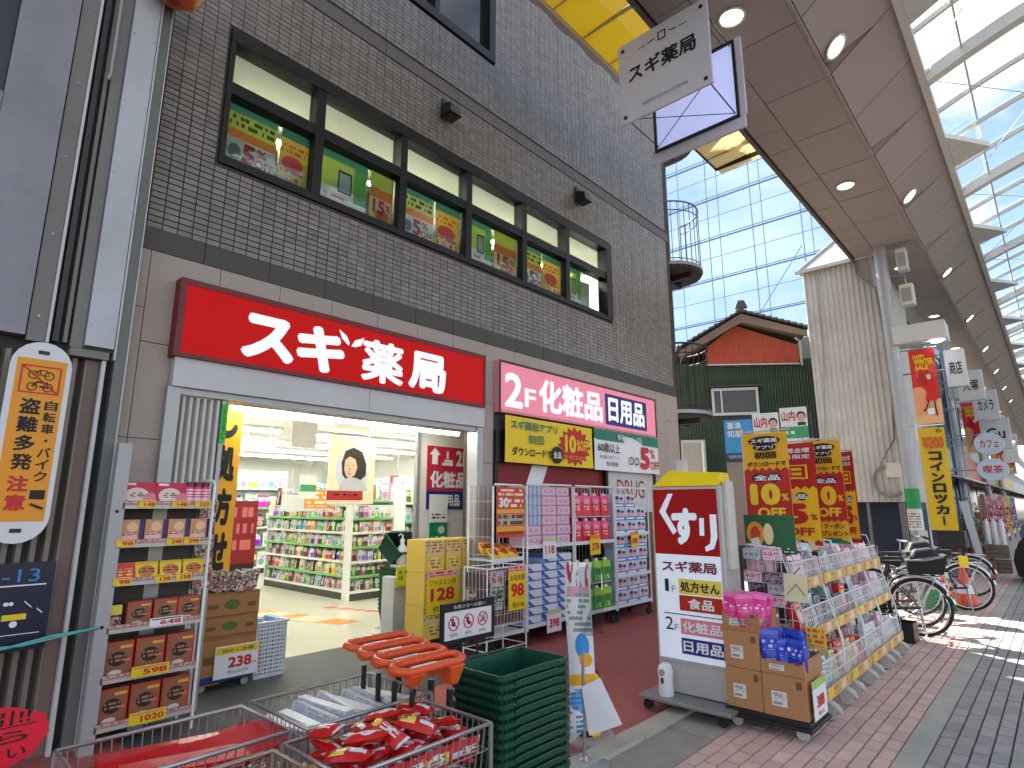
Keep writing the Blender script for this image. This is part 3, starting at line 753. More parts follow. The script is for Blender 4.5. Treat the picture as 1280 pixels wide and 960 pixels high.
# recessed lights
LENS = emit("greenish_lamp_lens", (226, 250, 196), 3)
def downlight(x, y, z, tilt, label, group):
    t = thing("downlight", label, "ceiling light", (x, y, z), 0, group); t.rotation_euler = (0, tilt, 0)
    MB().lathe([(.15, .0), (.17, -.02), (.14, -.03), (.13, -.01)], n=20).build("ring", TRIM, t)
    MB().lathe([(.13, -.012), (.0, -.03)], n=20).build("lens", LENS, t)
GD = "round downlights along the arcade canopy"
for i in range(9):
    downlight(3.14, 6.32 + i * 5.2, 7.4, 0, "round greenish downlight in the flat arcade soffit panels", GD)
for i in range(8):
    p = fp(.18, 7.86 + i * 5.2, -.004); downlight(p[0], p[1], p[2], -.72, "round greenish downlight beside a fold in the sloped arcade panels", "downlights in the sloped fascia")

# yellow translucent awning between shop and canopy
aw = thing("awning_roof", "yellow translucent awning roof with white gutter high on the tiled wall", "awning", (1.22, 5, 8.0))
YT = sheet("yellow_translucent_sheet", (255, 222, 70), .12, .8); BT = sheet("beige_translucent_sheet", (240, 218, 170), .08, .75)
ya = -2.4
k = 0
while ya < 5.3:
    m_ = YT if ya < 2.6 else BT
    if not (2.4 < ya < 3.9):
        MB().hexa([(0, ya + .01, 0), (1.16, ya + .01, .1), (1.16, ya + .66, .1), (0, ya + .66, 0), (0, ya + .01, .012), (1.16, ya + .01, .112), (1.16, ya + .66, .112), (0, ya + .66, .012)]).build("roof_sheet", m_, aw)
        Bx(0, 1.16, ya - .006, ya + .008, .0, .06).build("batten", ALU if k % 2 else OFFW, aw)
    ya += .67; k += 1
gt = MB(); n = 40
for i in range(n):
    a, b = -2.5 + i * 5 / n, -2.5 + (i + 1) * 5 / n
    ra, rb = .05 + .018 * math.sin(i * 1.1), .05 + .018 * math.sin((i + 1) * 1.1)
    gt.hexa([(-.02 - ra, a, -.08), (.01, a, -.08), (.01, b, -.08), (-.02 - rb, b, -.08), (-.02 - ra, a, .03), (.01, a, .03), (.01, b, .03), (-.02 - rb, b, .03)])
gt.build("gutter", OFFW, aw)
MB().box(-.02, .0, 4.0, 5.4, -.03, .03).box(0, 1.2, 5.36, 5.4, -.03, .05).build("edge_angle", FRAME, aw)

# hanging double sign
hs = thing("hanging_sign", "white double-faced hanging pharmacy sign on a rod under the arcade canopy", "hanging sign", (2.04, 5.5, 6.0))
LAV = M("pale_lavender_panel", (214, 211, 222), .35, var=.02)
fpn = MB().box(0, 1.13, 0, .03, 0, 1.07).build("front_panel", LAV, hs, bevel=.004)
text("スギ薬局", .13, .98, .5, .72, INK, hs, -.003, .03)
text("HAPPY ROAD OYAMA", .3, .86, .13, .175, M("grey_ink", (100, 96, 110), .5), hs, -.003)
MB().box(.53, .545, -.003, -.001, .86, .97).box(.615, .63, -.003, -.001, .86, .97).box(.53, .63, -.003, -.001, .86, .875).box(.53, .63, -.003, -.001, .955, .97).tube([(.27, -.002, .9), (.37, -.002, .9)], .004, 4).tube([(.4, -.002, .9), (.49, -.002, .92)], .006, 4).tube([(.67, -.002, .92), (.76, -.002, .9)], .006, 4).tube([(.79, -.002, .9), (.89, -.002, .9)], .004, 4).build("emblem", INK, hs)
MB().box(.05, 1.08, .8, .806, .05, 1.02).build("back_panel", emit("pale_blue_sky_sheen_acrylic", (178, 190, 246), .17, (214, 218, 246)), hs)  # unlit glossy acrylic; weak emission stands in for the sky mirrored in it
MB().box(-.03, 1.16, .8, .84, -.12, .05).box(1.08, 1.18, .8, .84, .05, 1.07).build("outer_frame", LAV, hs)
bf = MB().box(.02, .05, .77, .80, 0.02, 1.05).box(1.08, 1.11, .77, .80, 0.02, 1.05).box(.05, 1.08, .77, .80, .02, .05).box(.05, 1.08, .77, .80, 1.02, 1.05).build("inner_frame", BLACK, hs)
bo = MB()
for x in (.07, 1.06):
    for z in (.08, .98): bo.lathe([(.022, -.012), (.022, .0)], (x, 0, z), 12, axis='y')
bo.build("bolts", BLACK, hs)
for x in (.07, 1.06):
    for z in (.08, .98): MB().tube([(x, .03, z), (x, .78, z)], .008, 5).build("strut", BLACK, hs)
MB().tube([(.07, .03, .08), (1.06, .78, .08)], .005, 4).build("cross_wire", BLACK, hs); MB().tube([(1.06, .03, .08), (.07, .78, .08)], .005, 4).build("cross_wire", BLACK, hs)
MB().tube([(.56, .4, 1.0), (.56, .4, 1.39)], .025, 8).box(.4, .72, .1, .78, 1.02, 1.05).build("hanger_rod", OFFW, hs)

# ================================================================== gap behind: spiral stair, house, scaffold, clad box
sp = thing("spiral_staircase", "dark steel spiral staircase with curved railings behind the pharmacy corner", "staircase", (-.45, 11.45, 0))
SPM = M("dark_brown_steel", (48, 40, 38), .5, .4, var=.1); SPR = M("blue_grey_railing", (118, 124, 136), .4, .5)
MB().lathe([(.06, 0), (.06, 11)], n=14).build("centre_pole", SPM, sp)
def arcpts(r, a0, a1, z, n=12): return [(r * math.cos(a0 + (a1 - a0) * i / n), r * math.sin(a0 + (a1 - a0) * i / n), z) for i in range(n + 1)]
for fz in (3.35, 6.5, 9.65):
    pl = [(p[0], p[1]) for p in arcpts(.7, -PI / 2, PI / 2, 0)] + [(-.4, .7), (-.4, -.7)]
    MB().prism(pl, 'z', fz, fz + .06).build("landing", SPM, sp)
    MB().tube(arcpts(.7, -PI / 2, PI / 2, fz + .09), .05, 4).build("fascia_ring", M("pale_steel_edge", (150, 148, 156), .4, .4), sp)
    MB().box(-.4, .5, -.05, .05, fz - .1, fz).box(-.05, .05, -.5, .5, fz - .1, fz).build("joist", SPM, sp)
    rl = MB().tube(arcpts(.7, -PI / 2, PI / 2, fz + 1.5), .022, 6).tube(arcpts(.7, -PI / 2, PI / 2, fz + 1.3), .012, 5).tube(arcpts(.7, -PI / 2, PI / 2, fz + .2), .012, 5)
    rl.build("handrail", SPM if fz < 4 else SPR, sp)
    bl = MB()
    for p in arcpts(.7, -PI / 2, PI / 2, fz, 15): bl.tube([p, (p[0], p[1], fz + 1.5)], .009, 4)
    bl.build("balusters", SPM if fz < 4 else SPR, sp)
for i in range(42):
    if 3.35 < i * .225 + .2 < 9.6 or i * .225 < 3.3:
        a = PI / 2 + (i % 14) / 14 * PI
        c, s = math.cos(a), math.sin(a)
        MB().hexa([(0, 0, i * .225 + .2), (.65 * math.cos(a), .65 * math.sin(a), i * .225 + .2), (.65 * math.cos(a + .3), .65 * math.sin(a + .3), i * .225 + .2), (.02, .03, i * .225 + .2),
                   (0, 0, i * .225 + .225), (.65 * math.cos(a), .65 * math.sin(a), i * .225 + .225), (.65 * math.cos(a + .3), .65 * math.sin(a + .3), i * .225 + .225), (.02, .03, i * .225 + .225)]).build("tread", SPM, sp)

ho = thing("old_house", "old house with orange-red gable, tiled roof and dark green corrugated wall", "house", (-.7, 16, 0), math.radians(30))
GRC = M("dark_green_corrugated_iron", (66, 86, 70), .55, .2, var=.25, scale=3, grime=.5)
ORC = M("orange_red_gable_iron", (188, 86, 60), .55, .1, var=.12, scale=3, grime=.3)
TIL = M("grey_roof_tile", (88, 84, 80), .6, var=.2, scale=8, grime=.3)
WOD = M("weathered_wood", (128, 112, 98), .8, var=.2, scale=10)
Bx(-2.2, 1.9, .02, 5, 0, 5.5).build("wall", GRC, ho)
cg = MB(); x = -2.2
while x < 1.9:
    cg.prism([(x, .02), (x + .038, -.012), (x + .076, .02)], 'z', 0, 5.42); x += .076
cg.build("corrugation", GRC, ho)
gb = [(-.95, 5.44), (1.42, 5.36), (1.44, 5.86), (-.1, 6.5), (-.95, 5.9)]
MB().prism(gb, 'y', -.08, .1).build("gable", ORC, ho)
og = MB(); x = -.9
while x < 1.4:
    zt = (5.9 + (x + .95) / .85 * .58) if x < -.1 else 6.48 - (x + .1) / 1.54 * .62
    og.prism([(x, -.08), (x + .03, -.1), (x + .06, -.08)], 'z', 5.41, zt - .04); x += .062
og.build("gable_rib", ORC, ho)
MB().tube([(-.95, -.1, 5.42), (1.44, -.1, 5.34)], .025, 5).build("flashing", OFFW, ho)
def slope(x0, z0, x1, z1, nm):
    m = MB()
    L = math.hypot(x1 - x0, z1 - z0); n = int(L / .16)
    for i in range(n):
        for j in range(16):
            f0, f1 = i / n, (i + 1) / n; yy = -.5 + j * .3
            xa, xb = x0 + (x1 - x0) * f0, x0 + (x1 - x0) * f1; za, zb = z0 + (z1 - z0) * f0, z0 + (z1 - z0) * f1
            m.hexa([(xa, yy, za + .0), (xb, yy, zb + .03), (xb, yy + .28, zb + .03), (xa, yy + .28, za), (xa, yy, za + .05), (xb, yy, zb + .09), (xb, yy + .28, zb + .09), (xa, yy + .28, za + .05)])
    m.build(nm, TIL, ho)
slope(-.0, 6.78, -1.75, 5.8, "roof"); slope(0, 6.78, 1.68, 6.2, "roof")
MB().prism([(0, 6.5), (-1.7, 5.58), (-1.7, 5.76), (0, 6.74), (1.62, 6.16), (1.62, 6.0)], 'y', -.42, -.36).build("bargeboard", WOD, ho)
MB().prism([(0, 6.56), (-1.6, 5.64), (-1.6, 5.7), (0, 6.72), (1.6, 6.14), (1.6, 6.06)], 'y', -.36, 4).build("eaves_board", WOD, ho)
MB().lathe([(.1, -.55), (.1, 4)], (0, 0, 6.9), 10, axis='y').prism([(-.16, 6.86), (.16, 6.86), (.08, 7.06), (-.08, 7.06)], 'y', -.6, -.45).build("ridge", TIL, ho)
wn_ = MB().box(-.86, .34, -.08, 0, 4.0, 4.07).box(-.86, .34, -.08, 0, 4.68, 4.75).box(-.86, -.8, -.08, 0, 4.07, 4.68).box(.28, .34, -.08, 0, 4.07, 4.68).box(-.63, -.59, -.08, 0, 4.07, 4.68).build("window", OFFW, ho)
Bx(-.8, -.63, -.03, -.02, 4.07, 4.68).build("pane", DARKGL, wn_); Bx(-.59, .28, -.03, -.02, 4.07, 4.68).build("pane", M("dusty_glass", (60, 64, 62), .2), wn_)
Bx(-.95, .45, -.16, 0, 4.78, 4.81).build("window_hood", GRC, ho)
MB().tube([(1.5, -.1, 5.95), (1.5, -.1, 5.3)], .03, 6).tube([(1.35, -.3, 6.0), (1.5, -.1, 5.95)], .03, 6).build("downpipe", OFFW, ho)
# air conditioner on the house wall
ac = thing("air_conditioner", "pale outdoor air conditioner unit by the green wall behind the pharmacy corner", "air conditioner", (-1.95, 14.6, 2.35), math.radians(30))
Bx(0, .62, 0, .3, 0, .95).build("case", M("aged_ivory_plastic", (190, 188, 176), .5, grime=.2), ac, bevel=.01)
gg = MB()
for i in range(14): gg.box(.04, .5, -.012, -.002, .06 + i * .06, .075 + i * .06)
for i in range(8): gg.box(.05 + i * .06, .06 + i * .06, -.014, -.003, .06, .86)
gg.build("grille", GREYP, ac)
MB().box(.0, .62, .05, .25, -.06, 0).tube([(.55, -.03, .9), (.55, -.03, -2.3)], .03, 6).box(.03, .08, .05, .25, -2.35, -.06).box(.52, .57, .05, .25, -2.35, -.06).build("stand", WWIRE, ac)

# scaffold with pale blue net beyond
sc = thing("scaffold", "tall scaffold with pale blue net sheeting behind the old house", "scaffold", (-2, 23, 0))
SCM = M("galvanised_scaffold_tube", (140, 164, 192), .5, .3); SCN = netsheet("pale_blue_net", (200, 212, 222), (190, 212, 236), .2)
for i in range(9): MB().tube([(-9.6 + i * 1.83, 0, 0), (-9.6 + i * 1.83, 0, 21)], .022, 6).tube([(-9.6 + i * 1.83 + .12, .9, 0), (-9.6 + i * 1.83 + .12, .9, 21)], .018, 6).build("standard", SCM, sc)
for j in range(1, 12):
    z = j * 1.82
    MB().tube([(-9.8, -.04, z), (5.2, -.04, z)], .02, 5).tube([(-9.8, -.04, z + .9), (5.2, -.04, z + .9)], .014, 5).build("ledger", SCM, sc)
    Bx(-9.8, 5.2, .1, .2, z - .03, z).build("deck", M("scaffold_deck", (140, 162, 188), .6), sc)
br = MB()
for i in range(0, 8, 2): br.tube([(-9.6 + i * 1.83, -.06, 1.8 + i * 1.2), (-9.6 + i * 1.83 + 3.6, -.06, 6.5 + i * 1.2)], .018, 4)
br.build("cross_brace", SCM, sc)
ntm = Bx(0, 1.829, 1.0, 1.006, 0, 1.819).mesh("net_sheet", SCN)
for i in range(8):
    for j in range(11): inst("net_sheet", ntm, sc, (-9.6 + i * 1.83, 0, j * 1.82))

# white clad box on the far side of the gap
cb = thing("clad_building", "white ribbed metal clad building with hipped top beside the grey column", "building", (2.0, 17, 0))
CLAD = M("ivory_ribbed_cladding", (206, 202, 194), .55, .1, var=.06, scale=2, grime=.35)
ol = lambda m: (setattr(m, 'v', [(x - 2.0, y - 17, z) for x, y, z in m.v]), m)[1]
ol(Bx(1.19, 2.74, 15.53, 19.4, 1.68, 7.42)).build("wall", CLAD, cb)
cm = MB(); x = 1.19
while x < 2.70:
    cm.prism([(x, 15.53), (x + .02, 15.505), (x + .05, 15.505), (x + .07, 15.53)], 'z', 1.68, 7.42); x += .115
y = 15.53
while y < 19.3:
    cm.prism([(2.74, y), (2.765, y + .02), (2.765, y + .05), (2.74, y + .07)], 'z', 1.68, 7.42); y += .115
ol(cm).build("cladding_rib", CLAD, cb)
ol(MB().add([(1.1, 15.4, 7.42), (2.8, 15.4, 7.42), (2.8, 19.5, 7.42), (1.1, 19.5, 7.42), (1.8, 16.6, 8.5), (1.8, 18.4, 8.5)], [(0, 1, 4), (1, 2, 5, 4), (2, 3, 5), (3, 0, 4, 5), (0, 3, 2, 1)])).build("hip_roof", M("pale_green_grey_roof", (176, 180, 166), .5, grime=.2), cb)
ol(MB().box(1.06, 2.82, 15.36, 15.4, 7.36, 7.44).tube([(1.1, 15.4, 7.44), (1.8, 16.6, 8.52)], .03, 5).tube([(2.8, 15.4, 7.44), (1.8, 16.6, 8.52)], .03, 5)).build("eaves_trim", OFFW, cb)
ol(MB().box(1.19, 2.74, 16.6, 19.4, 0, 1.67)).build("recess_wall", M("dark_blue_wall", (34, 48, 72), .6), cb)
ol(MB().box(1.2, 1.3, 15.55, 15.65, 0, 1.67).box(2.64, 2.74, 15.55, 15.65, 0, 1.67).box(2.0, 2.06, 15.6, 15.66, 0, 1.67)).build("post", STRP, cb)
ol(MB().tube([(1.55, 15.49, 7.3), (1.5, 15.49, 5.5), (1.4, 15.49, 4.1), (1.24, 15.49, 2.4)], .008, 4).tube([(2.3, 15.46, 7.9), (2.4, 15.45, 7.0), (2.75, 15.44, 6.6), (2.8, 15.42, 5.5), (2.82, 15.42, 2.5)], .035, 6)).build("cable", M("grey_cable", (150, 144, 136), .6), cb)
# cable coil with box on the column
jb = thing("junction_box", "white junction box with looped cable on the clad wall beside the column", "junction box", (2.5, 15.42, 2.15))
Bx(0, .32, 0, .08, .06, .38).build("case", M("ivory_box", (228, 222, 208), .45), jb, bevel=.008)
lp = MB()
for k in range(3):
    lp.tube([(.05 + (.33 + k * .03) * math.cos(a) * .8, -.02 - .01 * k, -.02 + (.3 + k * .03) * math.sin(a)) for a in [PI * .55 + i * PI * 1.2 / 14 for i in range(15)]], .014, 5)
lp.tube([(-.2, -.02, .1), (0, -.03, .5), (.25, -.02, .9), (.3, -.02, 2.0)], .02, 5).build("cable_loop", M("beige_cable", (160, 150, 134), .6), jb)
# column stickers
cs = thing("column_sticker", "green and white paper notice wrapped around the grey column", "notice", (3.0, 15, 1.1))
MB().lathe([(.137, .45), (.137, .85)], n=20).build("green_band", M("bright_green_vinyl", (30, 150, 80), .5), cs)
MB().lathe([(.137, 0), (.137, .42)], n=20).build("white_band", PK("sticker_print", (232, 230, 226), [('marks', (.1, .9, .1, .9), (120, 90, 90), 30, 8)]), cs)
Bx(.04, .2, -.17, -.15, -.55, .0).build("leaning_card", WHITE, cs)
# speaker / camera boxes under the canopy
def boxlamp(x, y, z, w, h, label, nm, mat):
    t = thing(nm, label, "speaker" if nm == "speaker" else "lamp", (x, y, z))
    Bx(-w / 2, w / 2, -.12, .12, 0, h).build("case", mat, t, bevel=.01)
    MB().tube([(0, .0, h), (0, .0, h + .25), (-.35, .0, h + .3)], .02, 6).build("bracket", STEEL, t)
    Bx(-w * .35, w * .35, -.128, -.121, h * .15, h * .8).build("grille", GREYP, t)
boxlamp(3.38, 15.2, 5.95, .26, .48, "cream speaker box fixed to the grey column under the soffit", "speaker", M("cream_box", (224, 218, 196), .5))
boxlamp(3.4, 15.0, 6.7, .2, .5, "slim pale speaker above the cream box on the column", "speaker", OFFW)
# flood lamp boxes on the columns
fl_lens = emit("cool_lamp_lens", (230, 245, 255), 8)
for i, (x, y, z) in enumerate(((3.5, 15.1, 5.0), (3.45, 24.2, 5.0), (3.45, 33.3, 5.0), (3.45, 42.4, 5.0))):
    t = thing("light_box", "grey sign light box with bright lens above the red winter sale banner", "lamp", (x, y, z), 0, "light boxes above the arcade banners")
    Bx(-.45, .5, -.3, .3, .03, .42).build("case", OFFW, t, bevel=.015)
    MB().lathe([(.0, -.02), (.1, .0), (.1, .03)], (.3, -.1, 0), 14).build("lens", fl_lens, t)
# ================================================================== shop signs
def backlit(name, col, s):
    m = emit(name, col, s, col); m.node_tree.nodes["Principled BSDF"].inputs["Roughness"].default_value = .55; m.node_tree.nodes["Principled BSDF"].inputs["Specular IOR Level"].default_value = .2; return m
WLIT = backlit("lit_white_letter", (238, 240, 246), .14)
rs = thing("red_sign", "wide red illuminated pharmacy sign with white lettering above the entrance", "shop sign", (0, 1.59, 2.8), STREET)
RSIGN = backlit("red_acrylic", (196, 10, 6), .08)
LW, LH = 3.59, .67
Bx(0, LW, -.12, 0, 0, LH).build("cabinet", DRED, rs)
MB().box(0, LW, -.135, -.12, 0, .035).box(0, LW, -.135, -.12, LH - .05, LH).box(0, .05, -.135, -.12, .035, LH - .05).box(LW - .03, LW, -.135, -.12, .035, LH - .05).build("frame", M("maroon_frame", (112, 22, 24), .4), rs)
Bx(.05, LW - .03, -.127, -.12, .035, LH - .05).build("face", RSIGN, rs)
yt = -.13
def yz(y): return y - 1.59
text("ス", yz(2.12), yz(2.62), .09, .51, WLIT, rs, yt, .055)
text("キ", yz(2.64), yz(3.16), .07, .53, WLIT, rs, yt, .055)
flat([(yz(3.2), .40), (yz(3.12), .46), (yz(3.08), .55), (yz(3.17), .5), (yz(3.21), .43)], yt).build("leaf_emblem", WLIT, rs)
flat([(yz(3.23), .40), (yz(3.27), .47), (yz(3.38), .52), (yz(3.35), .43), (yz(3.28), .4)], yt).build("leaf_emblem", WLIT, rs)
text("薬", yz(3.36), yz(3.9), .07, .53, WLIT, rs, yt, .035); text("局", yz(3.97), yz(4.52), .07, .52, WLIT, rs, yt, .045)

pk = thing("pink_sign", "pink cosmetics sign with blue panel above the right hand shop window", "shop sign", (0, 5.46, 2.79), STREET)
Bx(0, 4.09, -.1, 0, 0, .69).build("cabinet", M("pink_cabinet", (226, 150, 160), .5), pk)
Bx(.03, 4.06, -.104, -.1, .03, .66).build("face", backlit("pink_acrylic", (236, 140, 158), .1), pk)
MB().box(0, 4.09, -.115, -.1, .665, .69).box(0, .02, -.115, -.1, 0, .665).box(4.07, 4.09, -.115, -.1, 0, .665).build("frame", DGREY, pk)
text("2", .1, .46, .08, .55, WLIT, pk, -.106, .03); text("F", .5, .74, .12, .38, WLIT, pk, -.106, .02)
text("化粧品", .8, 2.38, .09, .57, WLIT, pk, -.106, .04)
Bx(2.46, 3.75, -.107, -.104, .08, .58).build("blue_panel", NAVY, pk); text("日用品", 2.54, 3.67, .13, .54, WLIT, pk, -.109, .04)

def wavy(x0, x1, z0, z1, amp=.012, nx=16, nz=5, y=0):
    m = MB(); v = []
    for j in range(nz + 1):
        for i in range(nx + 1):
            u, w = i / nx, j / nz
            v.append((x0 + (x1 - x0) * u, y - amp * (1 + math.sin(u * 9 + w * 2) * (1 - w * .5)), z0 + (z1 - z0) * w))
    f = [(j * (nx + 1) + i, j * (nx + 1) + i + 1, (j + 1) * (nx + 1) + i + 1, (j + 1) * (nx + 1) + i) for j in range(nz) for i in range(nx)]
    m.add(v, f, 0, True); return m
yb = thing("app_banner", "yellow cloth app download banner with red starburst under the pink sign", "banner", (.09, 5.57, 2.15), STREET)
wavy(0, 1.97, 0, .61).build("cloth", YEL, yb)
text("スギ薬局アプリ", .1, 1.08, .44, .56, GREENP, yb, -.03, .02); text("初回", .45, .78, .27, .39, GREENP, yb, -.03, .02); text("ダウンロードで", .12, .95, .09, .21, INK, yb, -.03, .02)
flat(star(1.5, .3, .4, .31, 16, 1, .72), -.028).build("starburst", RED, yb); flat(ell(1.07, .15, .13, .12), -.031).build("black_disc", INK, yb)
text("全品", .98, 1.16, .1, .2, WINK, yb, -.033, .02); text("10", 1.25, 1.52, .2, .46, YEL, yb, -.031, .05); text("%OFF", 1.54, 1.82, .24, .4, YEL, yb, -.031, .03); text("クーポンプレゼント", 1.25, 1.78, .1, .17, YEL, yb, -.031, .0)
wb_ = thing("senior_banner", "white cloth banner with green top strip and red 5 percent off", "banner", (.09, 7.58, 2.14), STREET)
wavy(0, 2.0, 0, .64).build("cloth", WINK, wb_); wavy(0, 2.0, .47, .635, y=-.004).build("green_strip", GREENP, wb_)
text("毎月15・16・17日", .65, 1.4, .5, .6, WINK, wb_, -.032, .01); text("60歳以上", .08, .72, .28, .43, INK, wb_, -.03, .01)
text("のお客さまポイント", .12, .7, .18, .24, INK, wb_, -.03); text("毎月開催", .3, .65, .07, .14, INK, wb_, -.03)
text("OO", .98, 1.3, .12, .25, INK, wb_, -.03); text("5", 1.34, 1.66, .06, .44, RINK, wb_, -.03, .06); text("%", 1.68, 1.84, .26, .42, RINK, wb_, -.03, .01); text("OFF", 1.68, 1.98, .07, .21, RINK, wb_, -.03, .02)

# posters behind the ribbon window
pA = PK("coupon_poster_white", (240, 238, 226), [('rect', (0, 1, .55, 1), (232, 232, 130)), ('rect', (0, 1, .46, .6), (246, 170, 80)), ('marks', (.06, .94, .66, .84), (60, 110, 50), 12, 9), ('rect', (0, 1, .88, 1), (120, 186, 172)), ('ell', (.2, .24, .12, .12), (120, 140, 130))])
pB = PK("coupon_poster_yellow", (252, 224, 120), [('rect', (0, 1, .84, 1), (120, 180, 160)), ('ell', (.45, .42, .36, .14), (236, 120, 110)), ('marks', (.05, .95, .1, .3), (222, 70, 40), 9, 8), ('marks', (.05, .95, .6, .75), (222, 130, 40), 10, 10)])
pC = PK("app_poster_green", (222, 232, 130), [('rect', (0, 1, .0, .36), (244, 246, 240)), ('rect', (.72, 1, .2, 1), (140, 196, 110)), ('rect', (.4, .68, .3, .72), (40, 50, 50)), ('rect', (.43, .65, .34, .68), (190, 200, 200)), ('marks', (.05, .36, .5, .7), (230, 236, 160), 7, 10), ('rect', (0, .9, .0, .1), (40, 140, 110)), ('marks', (.05, .6, .16, .26), (220, 110, 110), 14, 12), ('rect', (0, 1, .86, 1), (120, 180, 160))])
pD = PK("sale_poster_gold", (252, 230, 150), [('rect', (0, 1, .7, 1), (206, 214, 120)), ('rect', (0, 1, .5, .7), (226, 150, 60)), ('ell', (.55, .2, .3, .12), (226, 130, 50)), ('rect', (.05, .95, .28, .5), (240, 226, 190))])
for _m in (pA, pB, pC, pD): papery(_m, .42)
def poster(name, label, y0, y1, mat, z0=4.775, z1=5.41, num=None):
    t = thing(name, label, "poster", (-.1, y0, z0), STREET)
    w, h = y1 - y0, z1 - z0
    Bx(0, w, -.004, 0, 0, h).build("sheet", mat, t)
    if num:
        s, a, b, c, d = num
        text(s, w * a, w * b, h * c, h * d, RINK, t, -.007, .05)
        if s == "5": text("%", w * .62, w * .82, h * .28, h * .42, RINK, t, -.007, .02); text("OFF", w * .6, w * .98, h * .1, h * .24, RINK, t, -.007, .02); flat(ell(w * .2, h * .24, w * .12, h * .12), -.006).build("round_seal", M("grey_green_seal", (110, 130, 120), .5), t)
        if s == "15": text("%", w * .68, w * .9, h * .3, h * .44, RINK, t, -.007, .02)
    return t
n5, n15 = ("5", .34, .6, .1, .42), ("15", .12, .66, .2, .48)
poster("coupon_poster", "white 5 percent off poster at the far left end of the ribbon window", 1.88, 2.38, pA, num=n5)
poster("coupon_poster", "yellow starburst poster in the leftmost bay of the ribbon window", 2.42, 2.73, pB)
poster("app_poster", "green phone app poster with white lower half in second window bay from left", 2.84, 3.46, pC)
poster("sale_poster", "gold 15 percent poster in second window bay from left", 3.5, 3.82, pD, num=n15)
poster("coupon_poster", "white 5 percent off poster in third window bay from left", 3.95, 4.45, pA, num=n5)
poster("coupon_poster", "yellow starburst poster in third window bay from left", 4.48, 4.9, pB)
poster("app_poster", "green phone app poster in fourth window bay from left", 5.03, 5.5, pC)
poster("sale_poster", "gold 15 percent poster in fourth window bay from left", 5.55, 6.02, pD, num=n15)
poster("coupon_poster", "white 5 percent off poster in second window bay from right", 6.15, 6.6, pA, num=n5)
poster("coupon_poster", "yellow starburst poster in second window bay from right", 6.62, 7.06, pB)
poster("app_poster", "green phone app poster in the rightmost bay of the ribbon window", 7.2, 7.62, pC)
cu = MB(); y = 7.66
while y < 8.1: cu.prism([(-.3, y), (-.27, y + .03), (-.3, y + .06)], 'z', 4.95, 5.38); y += .06
tag(cu.build("blind", M("white_blind", (226, 224, 214), .6)), "white vertical blind in the rightmost bay of the ribbon window", "blind")
# upstairs display racks seen above the posters
for i in range(5):
    t = thing("display_rack", "teal topped display rack with goods behind the posters upstairs", "display rack", (-.9, 1.95 + i * 1.3, 4.1), STREET, "display racks in the upstairs room")
    MB().box(0, 1.1, -.2, .2, 0, 1.25).build("cabinet", M("teal_display_card", (150, 190, 184), .5, objvar=.25), t)
    q = MB()
    for k in range(7): q.box(.03 + k * .15, .14 + k * .15, -.15, -.03, 1.25, 1.25 + random.uniform(.1, .3))
    q.build("goods", PK("upstairs_goods", (210, 190, 170), [('blobs', (0, 1, 0, 1), (60, 130, 120), 9), ('blobs', (0, 1, 0, .7), (190, 70, 50), 13)]), t)

# ================================================================== inside the shop
GOND = M("white_shop_shelf", (230, 232, 226), .4, var=.02)
GRE = M("green_price_rail", (120, 190, 110), .5)
prodmats = [PK("shelf_pack_%s" % n, b, [('rect', (0, 1, .5, .85), c), ('ell', (.5, .3, .32, .22), d), ('marks', (.1, .9, .55, .8), e, 6, 9)], huevar=.3)
            for n, b, c, d, e in (("blue", (120, 170, 214), (236, 240, 246), (40, 90, 180), (30, 50, 120)), ("green", (60, 150, 90), (240, 240, 220), (200, 220, 90), (20, 80, 40)),
                                  ("red", (206, 80, 70), (246, 230, 210), (170, 20, 30), (120, 20, 30)), ("yellow", (236, 196, 70), (250, 246, 230), (220, 120, 30), (150, 60, 30)), ("white", (232, 232, 230), (150, 186, 206), (214, 120, 150), (70, 80, 100)),
                                  ("pearl", (220, 226, 222), (240, 240, 238), (90, 170, 160), (60, 110, 110)), ("dark", (50, 46, 50), (110, 100, 110), (210, 190, 150), (230, 220, 200)), ("brown", (130, 90, 60), (226, 206, 170), (90, 50, 30), (60, 30, 20)))]
boxm = [[Bx(-.5, .5, -.5, .5, 0, 1).mesh("pack", pm) for pm in prodmats],
        [MB().lathe([(.42, 0), (.5, .03), (.5, .68), (.3, .82), (.18, .86), (.18, 1), (0, 1)], n=10).mesh("bottle", pm) for pm in prodmats],
        [MB().hexa([(-.5, -.3, 0), (.5, -.3, 0), (.5, .3, 0), (-.5, .3, 0), (-.5, -.05, 1), (.5, -.05, 1), (.5, .05, 1), (-.5, .05, 1)]).mesh("pouch", pm) for pm in prodmats]]
HCARD = [PK("header_card_%d" % i, c, [('marks', (.1, .9, .3, .8), d, 5, 4)]) for i, (c, d) in enumerate((((236, 240, 236), (90, 160, 120)), ((240, 230, 180), (210, 90, 50)), ((206, 226, 236), (60, 110, 170)), ((240, 214, 220), (200, 60, 100))))]
LBL = ["small printed carton on the white shelves inside the shop", "small plastic bottle on the white shelves inside the shop", "small printed pouch on the white shelves inside the shop"]
CAT = ["carton", "bottle", "pouch"]; NMS = ["shelf_carton", "shelf_bottle", "shelf_pouch"]
GRP = ["cartons on the shop shelves", "bottles on the shop shelves", "pouches on the shop shelves"]
def product(T, lx, ly, z, w, d, h, rz, kind=None):
    k = random.choice((0, 1, 2)) if kind is None else kind
    p = T @ Vector((lx, ly, z))
    o = inst(NMS[k], random.choice(boxm[k]), None, p, (0, 0, rz + random.uniform(-.06, .06)), (w, d, h))
    tag(o, LBL[k], CAT[k], GRP[k]); return o
